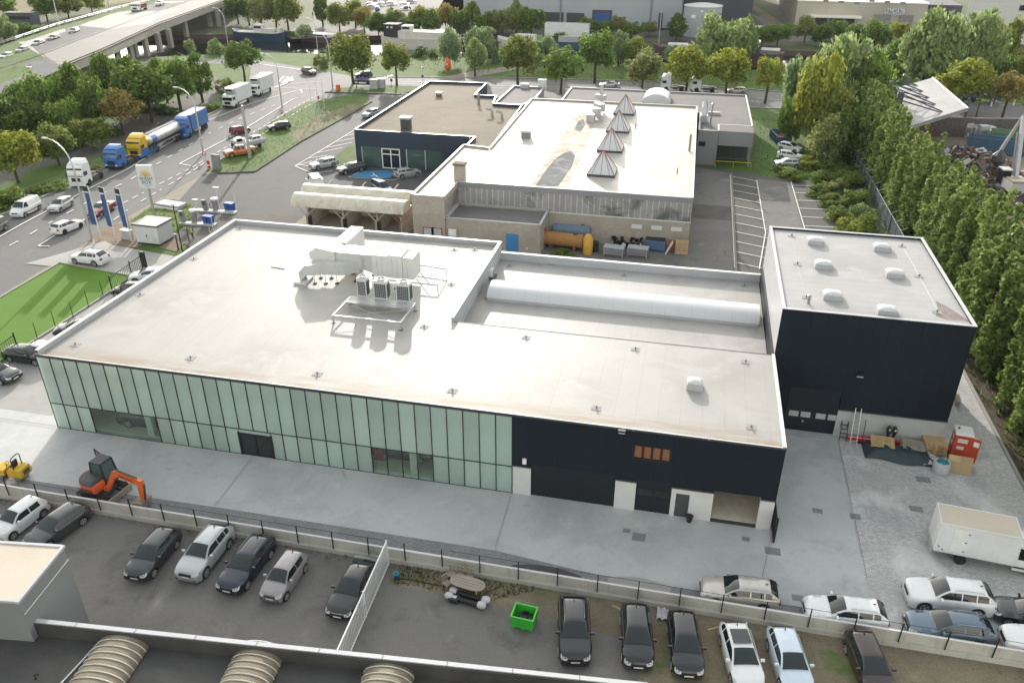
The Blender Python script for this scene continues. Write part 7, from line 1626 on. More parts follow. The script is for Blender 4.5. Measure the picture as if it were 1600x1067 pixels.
# ------------------------------------------------------------------ boats
def boat(label, a, b, W, H, hull, parts, z=-1.5):
    a, b = P(*a, z), P(*b, z); d = b-a; L_ = d.length; t = thing('barge', label, 'barge', (a+b)/2, math.atan2(d.y, d.x)); rs = []
    for x, f, dz in ((-L_/2, .35, .5), (-L_/2+L_*.06, .8, .25), (-L_/2+L_*.16, 1, 0), (L_/2-L_*.2, 1, 0), (L_/2-L_*.07, .75, .4), (L_/2, .12, .9)):
        rs.append([(x, -W/2*f*.85, 0), (x, W/2*f*.85, 0), (x, W/2*f, H+dz), (x, -W/2*f, H+dz)])
    obj('hull', MB().rings(rs), hull, t)
    for nm, x0, x1, w_, z0, z1, m in parts: obj(nm, MB().box(x0*L_, x1*L_, -w_/2, w_/2, z0, z1), m, t)
    return t
boat('dark blue barge with pale deck and wheelhouse by the bridge', (448, 66), (366, 62), 5, 2.6, 'boat_blue', [('deck', -.42, .40, 4.2, 2.6, 2.8, 'boat_white'), ('wheelhouse', -.1, .05, 3, 2.8, 5.0, 'trim_white'), ('cabin', -.3, -.11, 3.4, 2.8, 3.9, 'boat_white'), ('window', -.09, .04, 3.05, 3.9, 4.6, 'window_dark'), ('stern_box', -.43, -.38, 2.4, 2.8, 4.2, 'boat_white')])
boat('low dark barge with long white deck cover', (530, 68), (470, 63), 4.5, 1.7, 'brick_quay', [('cover', -.42, .3, 3.6, 1.7, 2.6, 'trim_white'), ('window', -.3, .25, 3.66, 1.9, 2.3, 'window_dark')])
boat('pale houseboat with black upper cabin on the canal', (700, 78), (597, 74), 6, 3.2, 'boat_white', [('cabin', -.46, .2, 5.2, 3.2, 5.2, 'boat_white'), ('upper_cabin', .2, .42, 4.6, 3.2, 7.0, 'trousers'), ('wheelhouse', .02, .16, 3, 5.2, 6.6, 'boat_white'), ('window', .04, .15, 3.06, 5.6, 6.3, 'window_dark'), ('skylight', .28, .31, 4.66, 5.9, 6.4, 'white'), ('skylight', .34, .37, 4.66, 5.9, 6.4, 'white')])
boat('white boat half hidden behind the round willows', (850, 76), (778, 72), 4.5, 2.2, 'boat_white', [('cabin', -.3, .1, 3.4, 2.2, 3.8, 'trim_white'), ('window', -.2, .05, 3.46, 2.8, 3.3, 'window_dark')])
boat('blue boat with pale roof between the willow and the tall tree', (908, 76), (864, 75), 4.5, 2.0, 'container_blue', [('cabin', -.4, .3, 3.6, 2.0, 3.6, 'grey_light')])
boat('rusty dark barge with pale hatch behind the brown chestnut', (1080, 86), (1018, 84), 5, 2.4, 'brick_quay', [('hatch', -.4, .1, 4, 2.4, 3.0, 'trim_white')])
boat('dark red brown barge right of the golden topped chestnut', (1222, 106), (1150, 102), 6, 3.6, 'brick_quay', [('hatch', -.4, .0, 5, 3.6, 4.6, 'grey'), ('wheelhouse', .05, .25, 4, 3.6, 6.2, 'container_blue'), ('roof', .04, .27, 4.4, 6.2, 6.5, 'white')])
boat('moored barge glimpsed behind the pale willow', (1430, 96), (1376, 94), 4.5, 2.0, 'brick_quay', [('cover', -.4, .4, 3.6, 2.0, 2.6, 'grey')])
# beyond the ramp
t = thing('site_toilet', 'dark teal site toilet at the top of the embankment', 'toilet', P(49, 122, 2.6), R(20)); obj('cubicle', MB().box(-.6, .6, -.6, .6, 0, 2.2), 'teal', t); obj('roof', MB().rings([[(x*f, y*f, z) for x, y in ((-.65, -.65), (.65, -.65), (.65, .65), (-.65, .65))] for f, z in ((1, 2.2), (.8, 2.45))]), 'grey_light', t)
t = thing('site_cabin', 'dark grey steel cabin beyond the ramp', 'cabin', G(38, 42), R(10)); obj('body', MB().box(-5, 5, -2, 2, 0, 4.5), 'wall_big_dark', t); obj('roof', MB().box(-5.1, 5.1, -2.1, 2.1, 4.5, 4.7), 'dark_grey', t); obj('window', MB().box(-4, 4, -2.05, -2.0, 2.5, 3.6), 'window_dark', t)
for i, (a, b) in enumerate(((12, 106), (35, 103), (60, 101), (82, 104))):
    t = thing('site_barrier', 'thin metal site barrier, %s from the left at the end of the concrete deck' % ordn[i], 'barrier', P(a, b, 4.9), R(15), 'site barriers on the bridge'); obj('frame', MB().tube([(-1.6, 0, 0), (-1.6, 0, 1.1), (1.6, 0, 1.1), (1.6, 0, 0)], .04, 4), 'galv', t); obj('foot', MB().cb((-1.6, 0, .05), (.4, .7, .1)).cb((1.6, 0, .05), (.4, .7, .1)), 'rust', t)
# ------------------------------------------------------------------ equipment on the showroom roof
def Z(a, b, z): return P(a, b, z)
rzv = Vector((0, 0, RZ))
# three condensers on a galvanised rack
f0, f1, f2, f3 = Z(520, 492, RZ+.75), Z(626, 503, RZ+.75), Z(648, 473, RZ+.75), Z(544, 464, RZ+.75)
o = Vector((f0.x, f0.y, RZ)); rx1 = f1.x-f0.x; ry1 = (f3.y+f2.y)/2-(f0.y+f1.y)/2
rk = thing('steel_rack', 'galvanised steel rack carrying the three condensers on the white roof', 'rack', o)
k = MB()
for y in (0, ry1, ry1-1.0): k.box(-.06, rx1+.06, y-.06, y+.06, .62, .75)
for x in (0, rx1): k.box(x-.06, x+.06, .06, ry1-.06, .62, .74)
obj('frame', k, 'galv', rk)
for x in (0, rx1):
    for y in (0, ry1): lg = obj('leg', MB().box(x-.06, x+.06, y-.06, y+.06, .03, .62), 'galv', rk); obj('foot', MB().box(x-.16, x+.16, y-.16, y+.16, 0, .03), 'dark_grey', lg)
obj('cross_brace', MB().tube([(0, 0, .6), (rx1, ry1-1, .6)], .02, 4).tube([(rx1, 0, .6), (0, ry1-1, .6)], .02, 4), 'galv', rk)
obj('tray', MB().box(.1, rx1-.1, ry1-.95, ry1+.15, .75, .78), 'grey_light', rk)
def cond(label, a, b, w_, first=None):
    c = Z(a, b, RZ+.78); t = thing('condenser_unit', label, 'condenser', (c.x, c.y+.4, RZ+.78), 0, 'condenser units on the roof rack')
    h = 1.68; d = .78
    obj('housing', MB().box(-w_/2, w_/2, -d/2, d/2, 0, h), 'trim_white', t)
    for s, m in ((-1, 0),): 
        obj('grille', MB().box(-w_/2+.08, w_/2-.08, -d/2-.02, -d/2-.002, .1, h-.3), 'tank_dark', t)
        g = MB()
        for q in range(1, 6): x = -w_/2+.08+(w_-.16)*q/6; g.box(x-.012, x+.012, -d/2-.03, -d/2-.021, .1, h-.3)
        for q in range(1, 9): z = .1+(h-.4)*q/9; g.box(-w_/2+.08, w_/2-.08, -d/2-.032, -d/2-.021, z-.01, z+.01)
        obj('grille_bars', g, 'grey_light', t); LAST[0]['kind'] = 'stuff'
    obj('grille', MB().box(w_/2+.002, w_/2+.02, -d/2+.06, d/2-.06, .1, h-.3), 'tank_dark', t)
    obj('fan_cowl', MB().lathe((0, 0, h), [(.36, 0), (.36, .12), (.30, .12), (.30, .02)], 16), 'grey_light', t, 40); obj('fan', MB().lathe((0, 0, h), [(.01, .08), (.12, .08), (.12, .03)], 10).cb((0, 0, h+.05), (.56, .09, .02)).cb((0, 0, h+.05), (.09, .56, .02)), 'grey', t)
    return t
mat('tank_dark', (.035, .06, .065), .5, .1, 2)
cond('narrow condenser unit on the left of the roof rack', 566, 463, .85); cond('wide condenser unit in the middle of the roof rack', 595, 467, 1.2); cond('wide condenser unit on the right of the roof rack', 630, 471, 1.2)
t = thing('pump_box', 'small white pump box between two condensers', 'pump', Z(614, 459, RZ+.78)); t.location.y += .5; obj('housing', MB().cb((0, 0, .4), (.5, .4, .8), 0, .4), 'trim_white', t); obj('fitting', MB().cb((.1, -.25, .4), (.12, .1, .2)), 'grey', t)
# air handling unit with its duct elbows
ah = Vector((*Z(590, 432, RZ)[:2], RZ)); k0 = Z(583, 432, RZ+.6); k1 = Z(645, 440, RZ+.6)
au = thing('air_handling_unit', 'long white air handling unit with insulated ducts bending down to the roof', 'air handler', (k0.x, k0.y, RZ)); ox, oy = k0.x, k0.y
q = lambda a, b, z: (Z(a, b, RZ+z)-Vector((ox, oy, RZ)))
W_ = k1.x-k0.x; D_a = 2.1
obj('housing', MB().box(0, W_*.38, 0, D_a, .65, 2.75), 'trim_white', au); obj('housing', MB().box(W_*.385, W_*.74, -.06, D_a+.05, .65, 2.9), 'trim_white', au); obj('housing', MB().box(W_*.745, W_, 0, D_a, .65, 2.75), 'trim_white', au)
k = MB()
for x in (W_*.12, W_*.24, W_*.5, W_*.62, W_*.86): k.box(x-.01, x+.01, -.075, -.061, .7, 2.7)
obj('panel_joint', k, 'trim_grey', au); LAST[0]['kind'] = 'stuff'
obj('intake_hood', MB().box(W_*.25, W_*.6, D_a+.05, D_a+1.3, 1.5, 2.6), 'trim_white', au)
lx = -6.1
obj('duct', MB().xprism([(0, 1.0), (-2.4, 1.35), (-2.4, 2.65), (0, 2.6)], .1, D_a-.2), 'insulated', au) if False else None
mat('insulated', (.60, .60, .60), .35, .06, 1.2, None, 0, .35)
obj('duct', MB().xprism([(-.01, .9), (-1.2, 1.25), (-3.6, 1.3), (-3.6, 2.7), (-.01, 2.7)], .05, D_a-.1), 'insulated', au)
obj('duct', MB().xprism([(-3.61, 1.4), (-5.6, 1.4), (-6.15, 1.9), (-6.15, 2.5), (-5.4, 3.0), (-3.61, 2.75)], -.1, D_a), 'trim_white', au)
obj('duct', MB().rings([[(x, y, z) for x, z in ((-4.6, 1.5), (-3.3, 1.5), (-3.3, 2.85), (-4.6, 2.85))] for y in (D_a+.0, D_a+3.2)]).box(-4.6, -3.3, D_a+3.2, D_a+4.3, 0, 2.85), 'trim_white', au)
obj('duct', MB().rings([[(x, y+w2, z) for w2, z in ((0, zl), (1.25, zl), (1.25, zh), (0, zh))] for x, y, zl, zh in ((-2.5, -.9, .85, 1.9), (-4.4, -1.2, .85, 1.9), (-6.0, -1.6, .75, 1.75), (-6.6, -1.75, .1, 1.1))]), 'insulated', au)
obj('duct_boot', MB().box(-7.1, -5.9, -2.0, -.3, 0, .22), 'trim_white', au)
obj('duct', MB().rings([[(x, y+w2, z) for w2, z in ((0, .85), (1.3, .85), (1.3, 1.95), (0, 1.95))] for x, y in ((-2.5, -.9), (-1.4, .06))]), 'insulated', au)
k = MB()
for x, y in ((-5.2, -1.5), (-5.2, -.2), (-4.2, -1.3), (-4.2, 0), (-3.2, -1.0), (-1.7, -.2), (-1.7, 1.4), (-.6, .0), (-.6, 1.6), (-2.6, 1.4)): k.cb((x, y, .04), (.3, .3, .08)).tube([(x, y, .08), (x, y, .95)], .02, 4)
obj('support', k, 'rubber', au); LAST[0]['kind'] = 'stuff'
obj('conduit', MB().tube([(-.9, -.12, .1), (-.9, -.12, 2.7)], .04, 5), 'grey_light', au)
r1 = MB(); e0, e1, e2, e3 = q(583, 435, .5), q(684, 446, .5), q(698, 421, .5), q(652, 414, .5)
for a, b in ((e0, e1), (e1, e2), (e2, e3), (e1.lerp(e0, .12), e3+Vector((-.3, 0, 0)))): r1.tube([a, b], .07, 4)
for a in (e0, e1, e2): r1.tube([a, (a.x, a.y, 0)], .06, 4)
obj('support_frame', r1, 'galv', au)
# small split unit on the low roof
c = Z(767, 434, LZ); t = thing('split_unit', 'small white outdoor unit standing at the step of the low roof', 'condenser', c); obj('housing', MB().box(-.25, .25, -.4, .4, .25, .95), 'trim_white', t); obj('fan_grille', MB().lathe((.25, 0, .6), [(.01, .02), (.27, .02), (.27, .0)], 12, 0, 'x'), 'grey', t); obj('foot', MB().box(-.35, .5, -.5, .5, 0, .25), 'dark_grey', t); obj('pipe', MB().tube([(-.35, .2, .3), (-.35, .2, 1.6)], .04, 5), 'trim_white', t)
t = thing('pallet_board', 'thin brown board lying at the left end of the vault rooflight', 'board', Z(766, 468, LZ)); obj('plank', MB().cb((0, 0, .06), (1.0, .2, .1)), 'wood_red', t)
t = thing('loose_strip', 'loose dark strip lying on the white roof', 'strip', Z(434, 419, RZ)); obj('strip', MB().cb((0, 0, .03), (1.5, .08, .05), 0, -.12), 'dark_grey', t)
# ------------------------------------------------------------------ construction machines
c = G(158, 778); ex = thing('mini_excavator', 'orange mini excavator with open cab door behind the concrete wall', 'excavator', (c.x-.1, 39.1, gz(c.x, 39.1)), R(-8)); ex.scale = (1.14, 1.14, 1.05)
for s in (-1, 1):
    tr = obj('track', MB().xprism([(x, z) for x, z in ((-1.15, .12), (-.95, 0), (.95, 0), (1.15, .12), (1.25, .35), (1.1, .55), (-1.1, .55), (-1.25, .35))], s*.75-.2, s*.75+.2), 'rubber', ex)
    obj('track_wheel', MB().lathe((1.0, s*.96, .3), [(.02, 0), (.2, 0), (.2, .02)], 10, 0, 'y').lathe((-1.0, s*.96, .3), [(.02, 0), (.2, 0), (.2, .02)], 10, 0, 'y'), 'steel', tr)
obj('undercarriage', MB().box(-.7, .7, -.55, .55, .3, .6).lathe((0, 0, .6), [(.5, 0), (.5, .15)], 14), 'dark_grey', ex)
arcs = [(-.1-1.22*math.cos(a), 1.0*math.sin(a)) for a in [(-PI/2)+PI*i/14 for i in range(15)]]
plan = [(.55, -1.0)]+arcs+[(.55, 1.0)]
def slabp(sc, z): return [(x*sc, y*sc, z) for x, y in plan]
obj('counterweight', MB().rings([slabp(.9, .75), slabp(1.0, .85), slabp(1.02, 1.25), slabp(.97, 1.42)]), 'paint_digger', ex, 35) if 'paint_digger' in M_ else None
paint('digger', (.72, .13, .03), .35, .3)
obj('counterweight', MB().rings([slabp(.9, .75), slabp(1.0, .85), slabp(1.02, 1.25), slabp(.97, 1.42)]), 'digger', ex, 35)
obj('engine_hood', MB().rings([[(x*f-.25*(1-f), y*f-.25, z) for x, y in plan] for f, z in ((.80, 1.42), (.76, 1.56), (.62, 1.68))]), 'dark_grey', ex, 35)
for z in (.95, 1.08, 1.2): pass
k = MB()
for i in range(4): k.cb((-1.02-.0, .62-.0, .92+i*.12), (.3, .5, .05), 0, .9)
obj('vent_slot', k, 'black', ex); LAST[0]['kind'] = 'stuff'
text('lettering', 'KUBOTA' if False else 'GEYRN', .3, 'dark_grey', ex, (-.2, -1.035, 1.02), (PI/2, 0, 0), .006, 1.2)
cb_ = MB(); cx0, cx1, cy0, cy1 = -.55, .62, -.1, .95
top = [(cx0+.1, cy0+.06), (cx1-.22, cy0+.06), (cx1-.22, cy1-.06), (cx0+.1, cy1-.06)]; bot = [(cx0, cy0), (cx1, cy0), (cx1, cy1), (cx0, cy1)]
for (a, b), (e, f_) in zip(bot, top): cb_.tube([(a, b, .8), (e, f_, 2.5)], .055, 5)
for i in range(4): cb_.tube([(*top[i], 2.5), (*top[(i+1) % 4], 2.5)], .05, 5); cb_.tube([(*bot[i], 1.5 if i != 1 else .85), (*bot[(i+1) % 4], 1.5 if i != 1 else .85)], .05, 5)
obj('cab_frame', cb_, 'black', ex); obj('cab_roof', MB().rings([[(x, y, z) for x, y in top] for z in (2.5, 2.6)]), 'dark_grey', ex)
gl = MB()
for i in (0, 1, 3): 
    (a, b), (c_, d2), (e, f_), (g_, h_) = bot[i], bot[(i+1) % 4], top[(i+1) % 4], top[i]; gl.quad((a, b, .85), (c_, d2, .85), (e, f_, 2.48), (g_, h_, 2.48))
obj('cab_glass', gl, 'glass_green', ex); obj('cab_body', MB().box(cx0+.05, cx1-.05, cy0+.05, cy1-.05, .8, 1.3), 'black', ex); obj('seat', MB().box(-.35, .1, .15, .7, 1.3, 1.45).box(-.45, -.32, .15, .7, 1.4, 2.0), 'dark_grey', ex)
dr = obj('cab_door', MB().tube([(-.6, .95, .9), (-1.35, 1.25, .9), (-1.35, 1.25, 2.45), (-.5, .95, 2.45)], .05, 5), 'black', ex); obj('door_glass', MB().quad((-.6, .95, 1.2), (-1.33, 1.24, 1.2), (-1.33, 1.24, 2.42), (-.5, .95, 2.42)), 'glass_green', dr)
bm_ = [(.55, .95), (.95, 1.25), (1.75, 2.65), (2.05, 2.75), (3.75, 2.45), (3.8, 2.15), (3.5, 2.1), (2.1, 2.35), (1.85, 2.2), (1.0, .8), (.6, .75)]
bo_ = obj('boom', MB().xprism(bm_, -.42, -.16), 'digger', ex); text('lettering', 'GEYPN', .26, 'black', bo_, (2.75, -.425, 2.42), (PI/2, R(9), 0), .006, 1.3)
obj('arm', MB().xprism([(3.6, 2.55), (3.95, 2.5), (4.0, 2.0), (3.75, .8), (3.55, .8), (3.55, 2.0)], -.4, -.18), 'digger', ex)
obj('hydraulic_ram', MB().tube([(.85, -.29, .85), (1.7, -.29, 2.05)], .07, 6).tube([(1.9, -.29, 2.82), (3.55, -.29, 2.6)], .06, 6).tube([(4.05, -.29, 2.2), (3.85, -.29, .9)], .05, 6), 'dark_grey', ex)
obj('bucket', MB().xprism([(3.85, .85), (3.5, .85), (2.9, .55), (2.75, .15), (3.1, .0), (3.65, .1), (3.75, .5)], -.75, .2), 'wood_grey', ex)
obj('dozer_blade', MB().box(1.35, 1.45, -.95, .95, .05, .5).box(.7, 1.35, -.6, -.5, .25, .35).box(.7, 1.35, .5, .6, .25, .35), 'wood_grey', ex)
c = G(12, 768); rl_ = thing('road_roller', 'small yellow tandem roller with roll bar at the left edge', 'roller', (c.x-.75, 39.3, gz(c.x, 39.3)), R(2)); rl_.scale = (.86, .86, .9)
mat('roller_yellow', (.58, .36, .02), .45, .12, 1.5, ((.25, .17, .04), .6, .85, 2))
for x in (-.95, .85): obj('drum', MB().lathe((x, 0, .4), [(.05, -.55), (.4, -.55), (.4, .55), (.05, .55)], 18, 0, 'y'), 'steel', rl_, 35)
obj('rear_body', MB().xprism([(.05, .45), (1.45, .45), (1.5, .8), (1.35, 1.15), (.25, 1.2), (.05, .95)], -.6, .6), 'roller_yellow', rl_); obj('front_body', MB().xprism([(-1.5, .5), (-.3, .5), (-.3, 1.0), (-.9, 1.1), (-1.45, .95)], -.58, .58), 'roller_yellow', rl_)
obj('engine_grille', MB().box(1.44, 1.5, -.35, .35, .6, 1.0), 'dark_grey', rl_); obj('seat', MB().box(.15, .6, -.25, .25, 1.2, 1.32).box(.5, .62, -.25, .25, 1.3, 1.8), 'trousers', rl_); obj('platform', MB().box(-.4, .1, -.55, .55, .6, .7), 'dark_grey', rl_)
obj('roll_bar', MB().tube([(.75, -.5, 1.1), (.75, -.5, 2.1), (.75, -.35, 2.25), (.75, .35, 2.25), (.75, .5, 2.1), (.75, .5, 1.1)], .045, 6), 'black', rl_); obj('steering_wheel', MB().tube([(-.25+.0, .22*math.cos(a), 1.35+.2*math.sin(a)) for a in [i*PI/6 for i in range(13)]], .02, 5).tube([(-.25, 0, 1.35), (-.45, 0, .9)], .03, 5), 'black', rl_)
# ------------------------------------------------------------------ things on the paved yard
def pallet(label, c, rz=0.0, n=1, m='wood_pale', group='wooden pallets', tilt=None):
    t = thing('pallet', label, 'pallet', c, rz, group); z = 0
    k = MB(); k2 = MB()
    for y in (-.36, 0, .36):
        for x in (-.5, 0, .5): k2.box(x-.07, x+.07, y-.05, y+.05, .022, .10)
        k.box(-.6, .6, y-.05, y+.05, 0, .022)
    for i in range(7): y = -.4+i*.8/6; k.box(-.6, .6, y-.045, y+.045, .122, .144)
    for x in (-.5, 0, .5): k.box(x-.05, x+.05, -.4, .4, .10, .122)
    obj('boards', k, m, t); obj('blocks', k2, m, t); LAST[0]['kind'] = 'stuff'
    if tilt: t.rotation_euler = (tilt, 0, rz)
    return t
st = G(1456, 707); pr = pallet('lowest pallet of the stack beside the orange toilet', (st.x, st.y, st.z), R(4)); pr.scale = (1.35, 1.35, 1.1)
for i in range(1, 7): dup(pr, (st.x+.05*math.sin(i*2), st.y+.04*math.cos(i*3), st.z+i*.158), R(4+3*math.sin(i*5)), ('second', 'third', 'fourth', 'fifth', 'sixth', 'topmost')[i-1]+' pallet of the stack beside the orange toilet, counted from the ground')
tpz = .95
tc = P(1405, 712); tz_ = gz(tc.x, tc.y); tarp = thing('tarpaulin', 'dark green tarpaulin crumpled over goods below two pallets', 'tarpaulin', (tc.x, tc.y, tz_))
rng = random.Random(5); rows = []
NXT, NYT = 26, 12
for j in range(NYT+1):
    row = []
    for i in range(NXT+1):
        u, v = i/NXT, j/NYT; x = (u-.5)*5.4; y = (v-.5)*2.1+.15*math.sin(u*9)
        e = min(u, 1-u, v*.8, (1-v)*.8)*2
        h = .72*min(1, e*2.2)**.6*(1 if u < .62 else lerp(1, .55, (u-.62)/.38)); h += .07*math.sin(i*1.3+j*.8)*min(1, e*4)+.05*rng.uniform(-1, 1)*min(1, e*4)
        row.append((x, y-.25*u, max(.01, h)))
    rows.append(row)
obj('sheet', MB().rings(rows, 0, False, False), 'tarp', tarp, 50)
pallet('pale clean pallet lying on the left of the tarpaulin', (tc.x-1.35, tc.y+.35, tz_+.72), R(-3), tilt=R(14)).scale = (1.45, 1.3, 1); pallet('weathered grey pallet lying on the right of the tarpaulin', (tc.x+.95, tc.y+.45, tz_+.70), R(-5), 1, 'wood_grey', tilt=R(12)).scale = (1.35, 1.2, 1)
t = thing('sack', 'brown burlap sack under the left end of the tarpaulin', 'sack', G(1365, 706)); obj('cloth', MB().rings([[(.4*f*math.cos(a), .35*f*math.sin(a), z) for a in [i*PI/5 for i in range(10)]] for f, z in ((.8, 0), (1, .25), (.85, .5), (.3, .62))]), 'cardboard', t, 60)
c = G(1494, 714); tl = thing('portable_toilet', 'orange red portable toilet with white roof and open door', 'toilet', c, R(-7)); tl.scale = (1.12, 1.12, 1.05)
obj('cubicle', MB().box(-.55, .55, -.55, .55, .05, 2.2), 'orange_toilet', tl); obj('roof', MB().rings([[(x*f, y*f, z) for x, y in ((-.6, -.6), (.6, -.6), (.6, .6), (-.6, .6))] for f, z in ((1, 2.2), (1, 2.26), (.9, 2.36))]), 'trim_white', tl); obj('base', MB().box(-.6, .6, -.6, .6, 0, .06), 'black', tl); obj('vent', MB().lathe((-.35, .1, 2.36), [(.08, 0), (.08, .1), (.01, .1)], 8), 'dark_grey', tl)
dr = obj('door', MB().cb((.78, -.62, 1.1), (.5, .05, 2.0), 0, R(-16)), 'orange_toilet', tl); obj('door_label', MB().cb((.78, -.655, 1.7), (.34, .02, .4), 0, R(-16)), 'white', dr)
s1 = obj('sign_label', MB().cb((-.05, -.56, 1.75), (.62, .02, .3)), 'white', tl); text('label_text', 'VERHUUR', .15, 'dark_grey', s1, (-.05, -.573, 1.75), (PI/2, 0, 0), .003); obj('sign_label', MB().cb((-.1, -.56, 1.15), (.45, .02, .25)), 'panel_white', tl)
for z in (1.75, 1.2): obj('sign_label', MB().cb((-.56, .05, z), (.02, .32, .35)), 'panel_white', tl)
c = G(1468, 738); t = thing('bulk_bag', 'white bulk bag full of rubbish with teal plastic on top', 'bag', c); obj('sack', MB().rings([[(.62*f*math.cos(a)**1, .6*f*math.sin(a), z+.06*math.sin(a*3)) for a in [i*PI/7 for i in range(14)]] for f, z in ((.85, 0), (1, .3), (1.02, .7), (.9, .92))]), 'sack', t, 60)
obj('rubbish', MB().rings([[(.5*f*math.cos(a), .5*f*math.sin(a), z+.1*math.sin(a*4+f*9)) for a in [i*PI/6 for i in range(12)]] for f, z in ((1, .84), (.7, 1.0), (.3, 1.05))]), 'teal', t, 40)
c = G(1456, 722); t = thing('plastic_heap', 'crumpled clear plastic sheets between the bulk bag and the tarpaulin', 'plastic', c); rows = []
for j in range(7): rows.append([((i/8-.5)*1.8-.4*j/6, (j/6-.5)*1.6, .05+.42*abs(math.sin(i*1.9+j*2.3))*math.sin(PI*i/8)) for i in range(9)])
obj('sheet', MB().rings(rows, 0, False, False), 'sack', t, 20)
c = G(1497, 741); t = thing('cardboard_sheet', 'large flat cardboard box leaning beside the bulk bag', 'cardboard', c, R(-6)); t.rotation_euler = (R(-28), 0, R(-6)); obj('board', MB().box(-.85, .85, -.06, .06, 0, 1.35), 'cardboard', t); obj('flap', MB().box(-.8, .0, -.09, -.062, .9, 1.33), 'wood_pale', t)
wyy = TY0+.03
def ladder(label, a, b, h, w_, m, lean=.5):
    x = PY(a, b, TY0-.6).x; t = thing('ladder', label, 'ladder', (x, TY0-.25-lean*.8, gz(x, TY0-1)), 0, 'ladders against the plinth'); k = MB()
    for s in (-1, 1): k.tube([(s*w_/2, 0, 0), (s*w_*.42, lean, h)], .035, 4)
    obj('rails', k, m, t); k = MB(); n = int(h/.3)
    for i in range(1, n): z = h*i/n; k.cb((0, lean*i/n, z), (w_*.95, .09, .03))
    obj('rungs', k, m, t); LAST[0]['kind'] = 'stuff'; return t
l1 = ladder('short black stepladder left of the aluminium one', 1318, 682, 1.65, .55, 'black'); obj('back_legs', MB().tube([(-.3, 1.0, 0), (-.24, .5, 1.6)], .03, 4).tube([(.3, 1.0, 0), (.24, .5, 1.6)], .03, 4), 'black', l1); ladder('tall aluminium ladder leaning on the plinth', 1332, 690, 2.9, .5, 'alu', .9)
x = PY(1347, 690, TY0-.6).x; t = thing('broom', 'black broom leaning on the plinth beside the aluminium ladder', 'broom', (x, TY0-.6, gz(x, TY0-.6))); obj('handle', MB().tube([(0, 0, .1), (.05, .55, 1.9)], .025, 5), 'black', t); obj('brush', MB().cb((0, 0, .06), (.75, .12, .12)), 'black', t)
for i, a in enumerate((1384, 1393)):
    x = PY(a, 690, TY0-.4).x; t = thing('charging_post', 'black car charging post, %s one by the plinth' % ('left', 'right')[i], 'charger', (x, TY0-.45, gz(x, TY0-.45)), 0, 'car charging posts'); obj('stem', MB().box(-.09, .09, -.06, .06, 0, 1.0), 'black', t); obj('head', MB().rings([[(.2*f*math.cos(q*PI/6)*.9, y, 1.42+.42*f*math.sin(q*PI/6)) for q in range(12)] for y, f in ((-.12, .85), (-.1, 1), (.1, 1), (.12, .85))]), 'black', t, 40); obj('socket', MB().cb((.03, -.13, 1.55), (.12, .03, .16)), 'lamp_clear', t)
xa, xb = PY(1322, 690, TY0-.3).x, PY(1404, 697, TY0-.3).x; t = thing('kerb_bar', 'red painted wheel stop beam along the plinth', 'wheel stop', (xa, TY0-.35, gz(xa, TY0-.35))); obj('beam', MB().box(0, xb-xa, -.12, .12, .12, .42), 'red', t); obj('edge_strip', MB().box(0, (xb-xa)*.62, -.13, -.11, .40, .44), 'white', t)
t = thing('wooden_bench', 'small brown wooden bench behind the far corner of the hall', 'bench', (*P(1494, 630)[:2], .1), R(80)); obj('seat', MB().box(-.7, .7, -.2, .2, .42, .48), 'wood_grey', t)
for s in (-1, 1): obj('leg', MB().box(s*.6-.05, s*.6+.05, -.18, .18, 0, .42), 'wood_grey', t)
t = thing('planter', 'small black bucket beside the white wall by the side door', 'bucket', (PY(1077, 811, FY-.35).x, FY-.35, gz(5, FY-.35))); obj('pot', MB().lathe((0, 0, 0), [(.16, 0), (.25, .48), (.27, .5), (.2, .46)], 12), 'black', t, 40)
for a, b, w_, h_ in ((384, 810, .9, .6), (979, 830, .5, .4), (998, 840, .9, .8), (1165, 843, .5, .4), (1207, 862, 1.0, .7), (1277, 799, .7, .5), (1336, 808, .7, .6), (1442, 750, 1.0, .7), (1431, 796, .9, .6), (1246, 935, .7, .5)): cover(a, b, w_, h_)
t = struct('gravel_heap', MB().rings([[(x*f, y*f, z) for x, y in [(2.3*math.cos(a)*(1+.1*math.sin(a*3)), .75*math.sin(a)) for a in [i*PI/12 for i in range(24)]]] for f, z in ((1, .02), (.75, .16), (.4, .28), (.05, .33))]), 'gravel_black', 40); t.location = (P(855, 888).x, 38.15, gz(-8, 38))
t = struct('sand_patch', MB().rings([[(x*f, y*f, z) for x, y in [(1.9*math.cos(a)*(1+.15*math.sin(a*3)), .8*math.sin(a)) for a in [i*PI/12 for i in range(24)]]] for f, z in ((1, .012), (.5, .03), (.05, .035))]), 'concrete_pale', 40); t.location = (P(1000, 905).x, 38.4, gz(-3, 38.4))
# ------------------------------------------------------------------ scrub lot
c = G(819, 975); t = thing('pallet_box', 'bright green plastic pallet box with black scrap inside', 'box', c, R(-4)); s_ = 1.0
bx_ = MB(); W2, D2, Hh = .68, .55, .92
bx_.box(-W2, W2, -D2, -D2+.05, .14, Hh).box(-W2, W2, D2-.05, D2, .14, Hh).box(-W2, -W2+.05, -D2+.05, D2-.05, .14, Hh).box(W2-.05, W2, -D2+.05, D2-.05, .14, Hh).box(-W2+.05, W2-.05, -D2+.05, D2-.05, .14, .2)
obj('shell', bx_, 'green_bin', t); obj('rim', MB().box(-W2-.03, W2+.03, -D2-.03, -D2+.055, Hh, Hh+.05).box(-W2-.03, W2+.03, D2-.055, D2+.03, Hh, Hh+.05).box(-W2-.03, -W2+.055, -D2+.055, D2-.055, Hh, Hh+.05).box(W2-.055, W2+.03, -D2+.055, D2-.055, Hh, Hh+.05), 'green_bin', t)
k = MB()
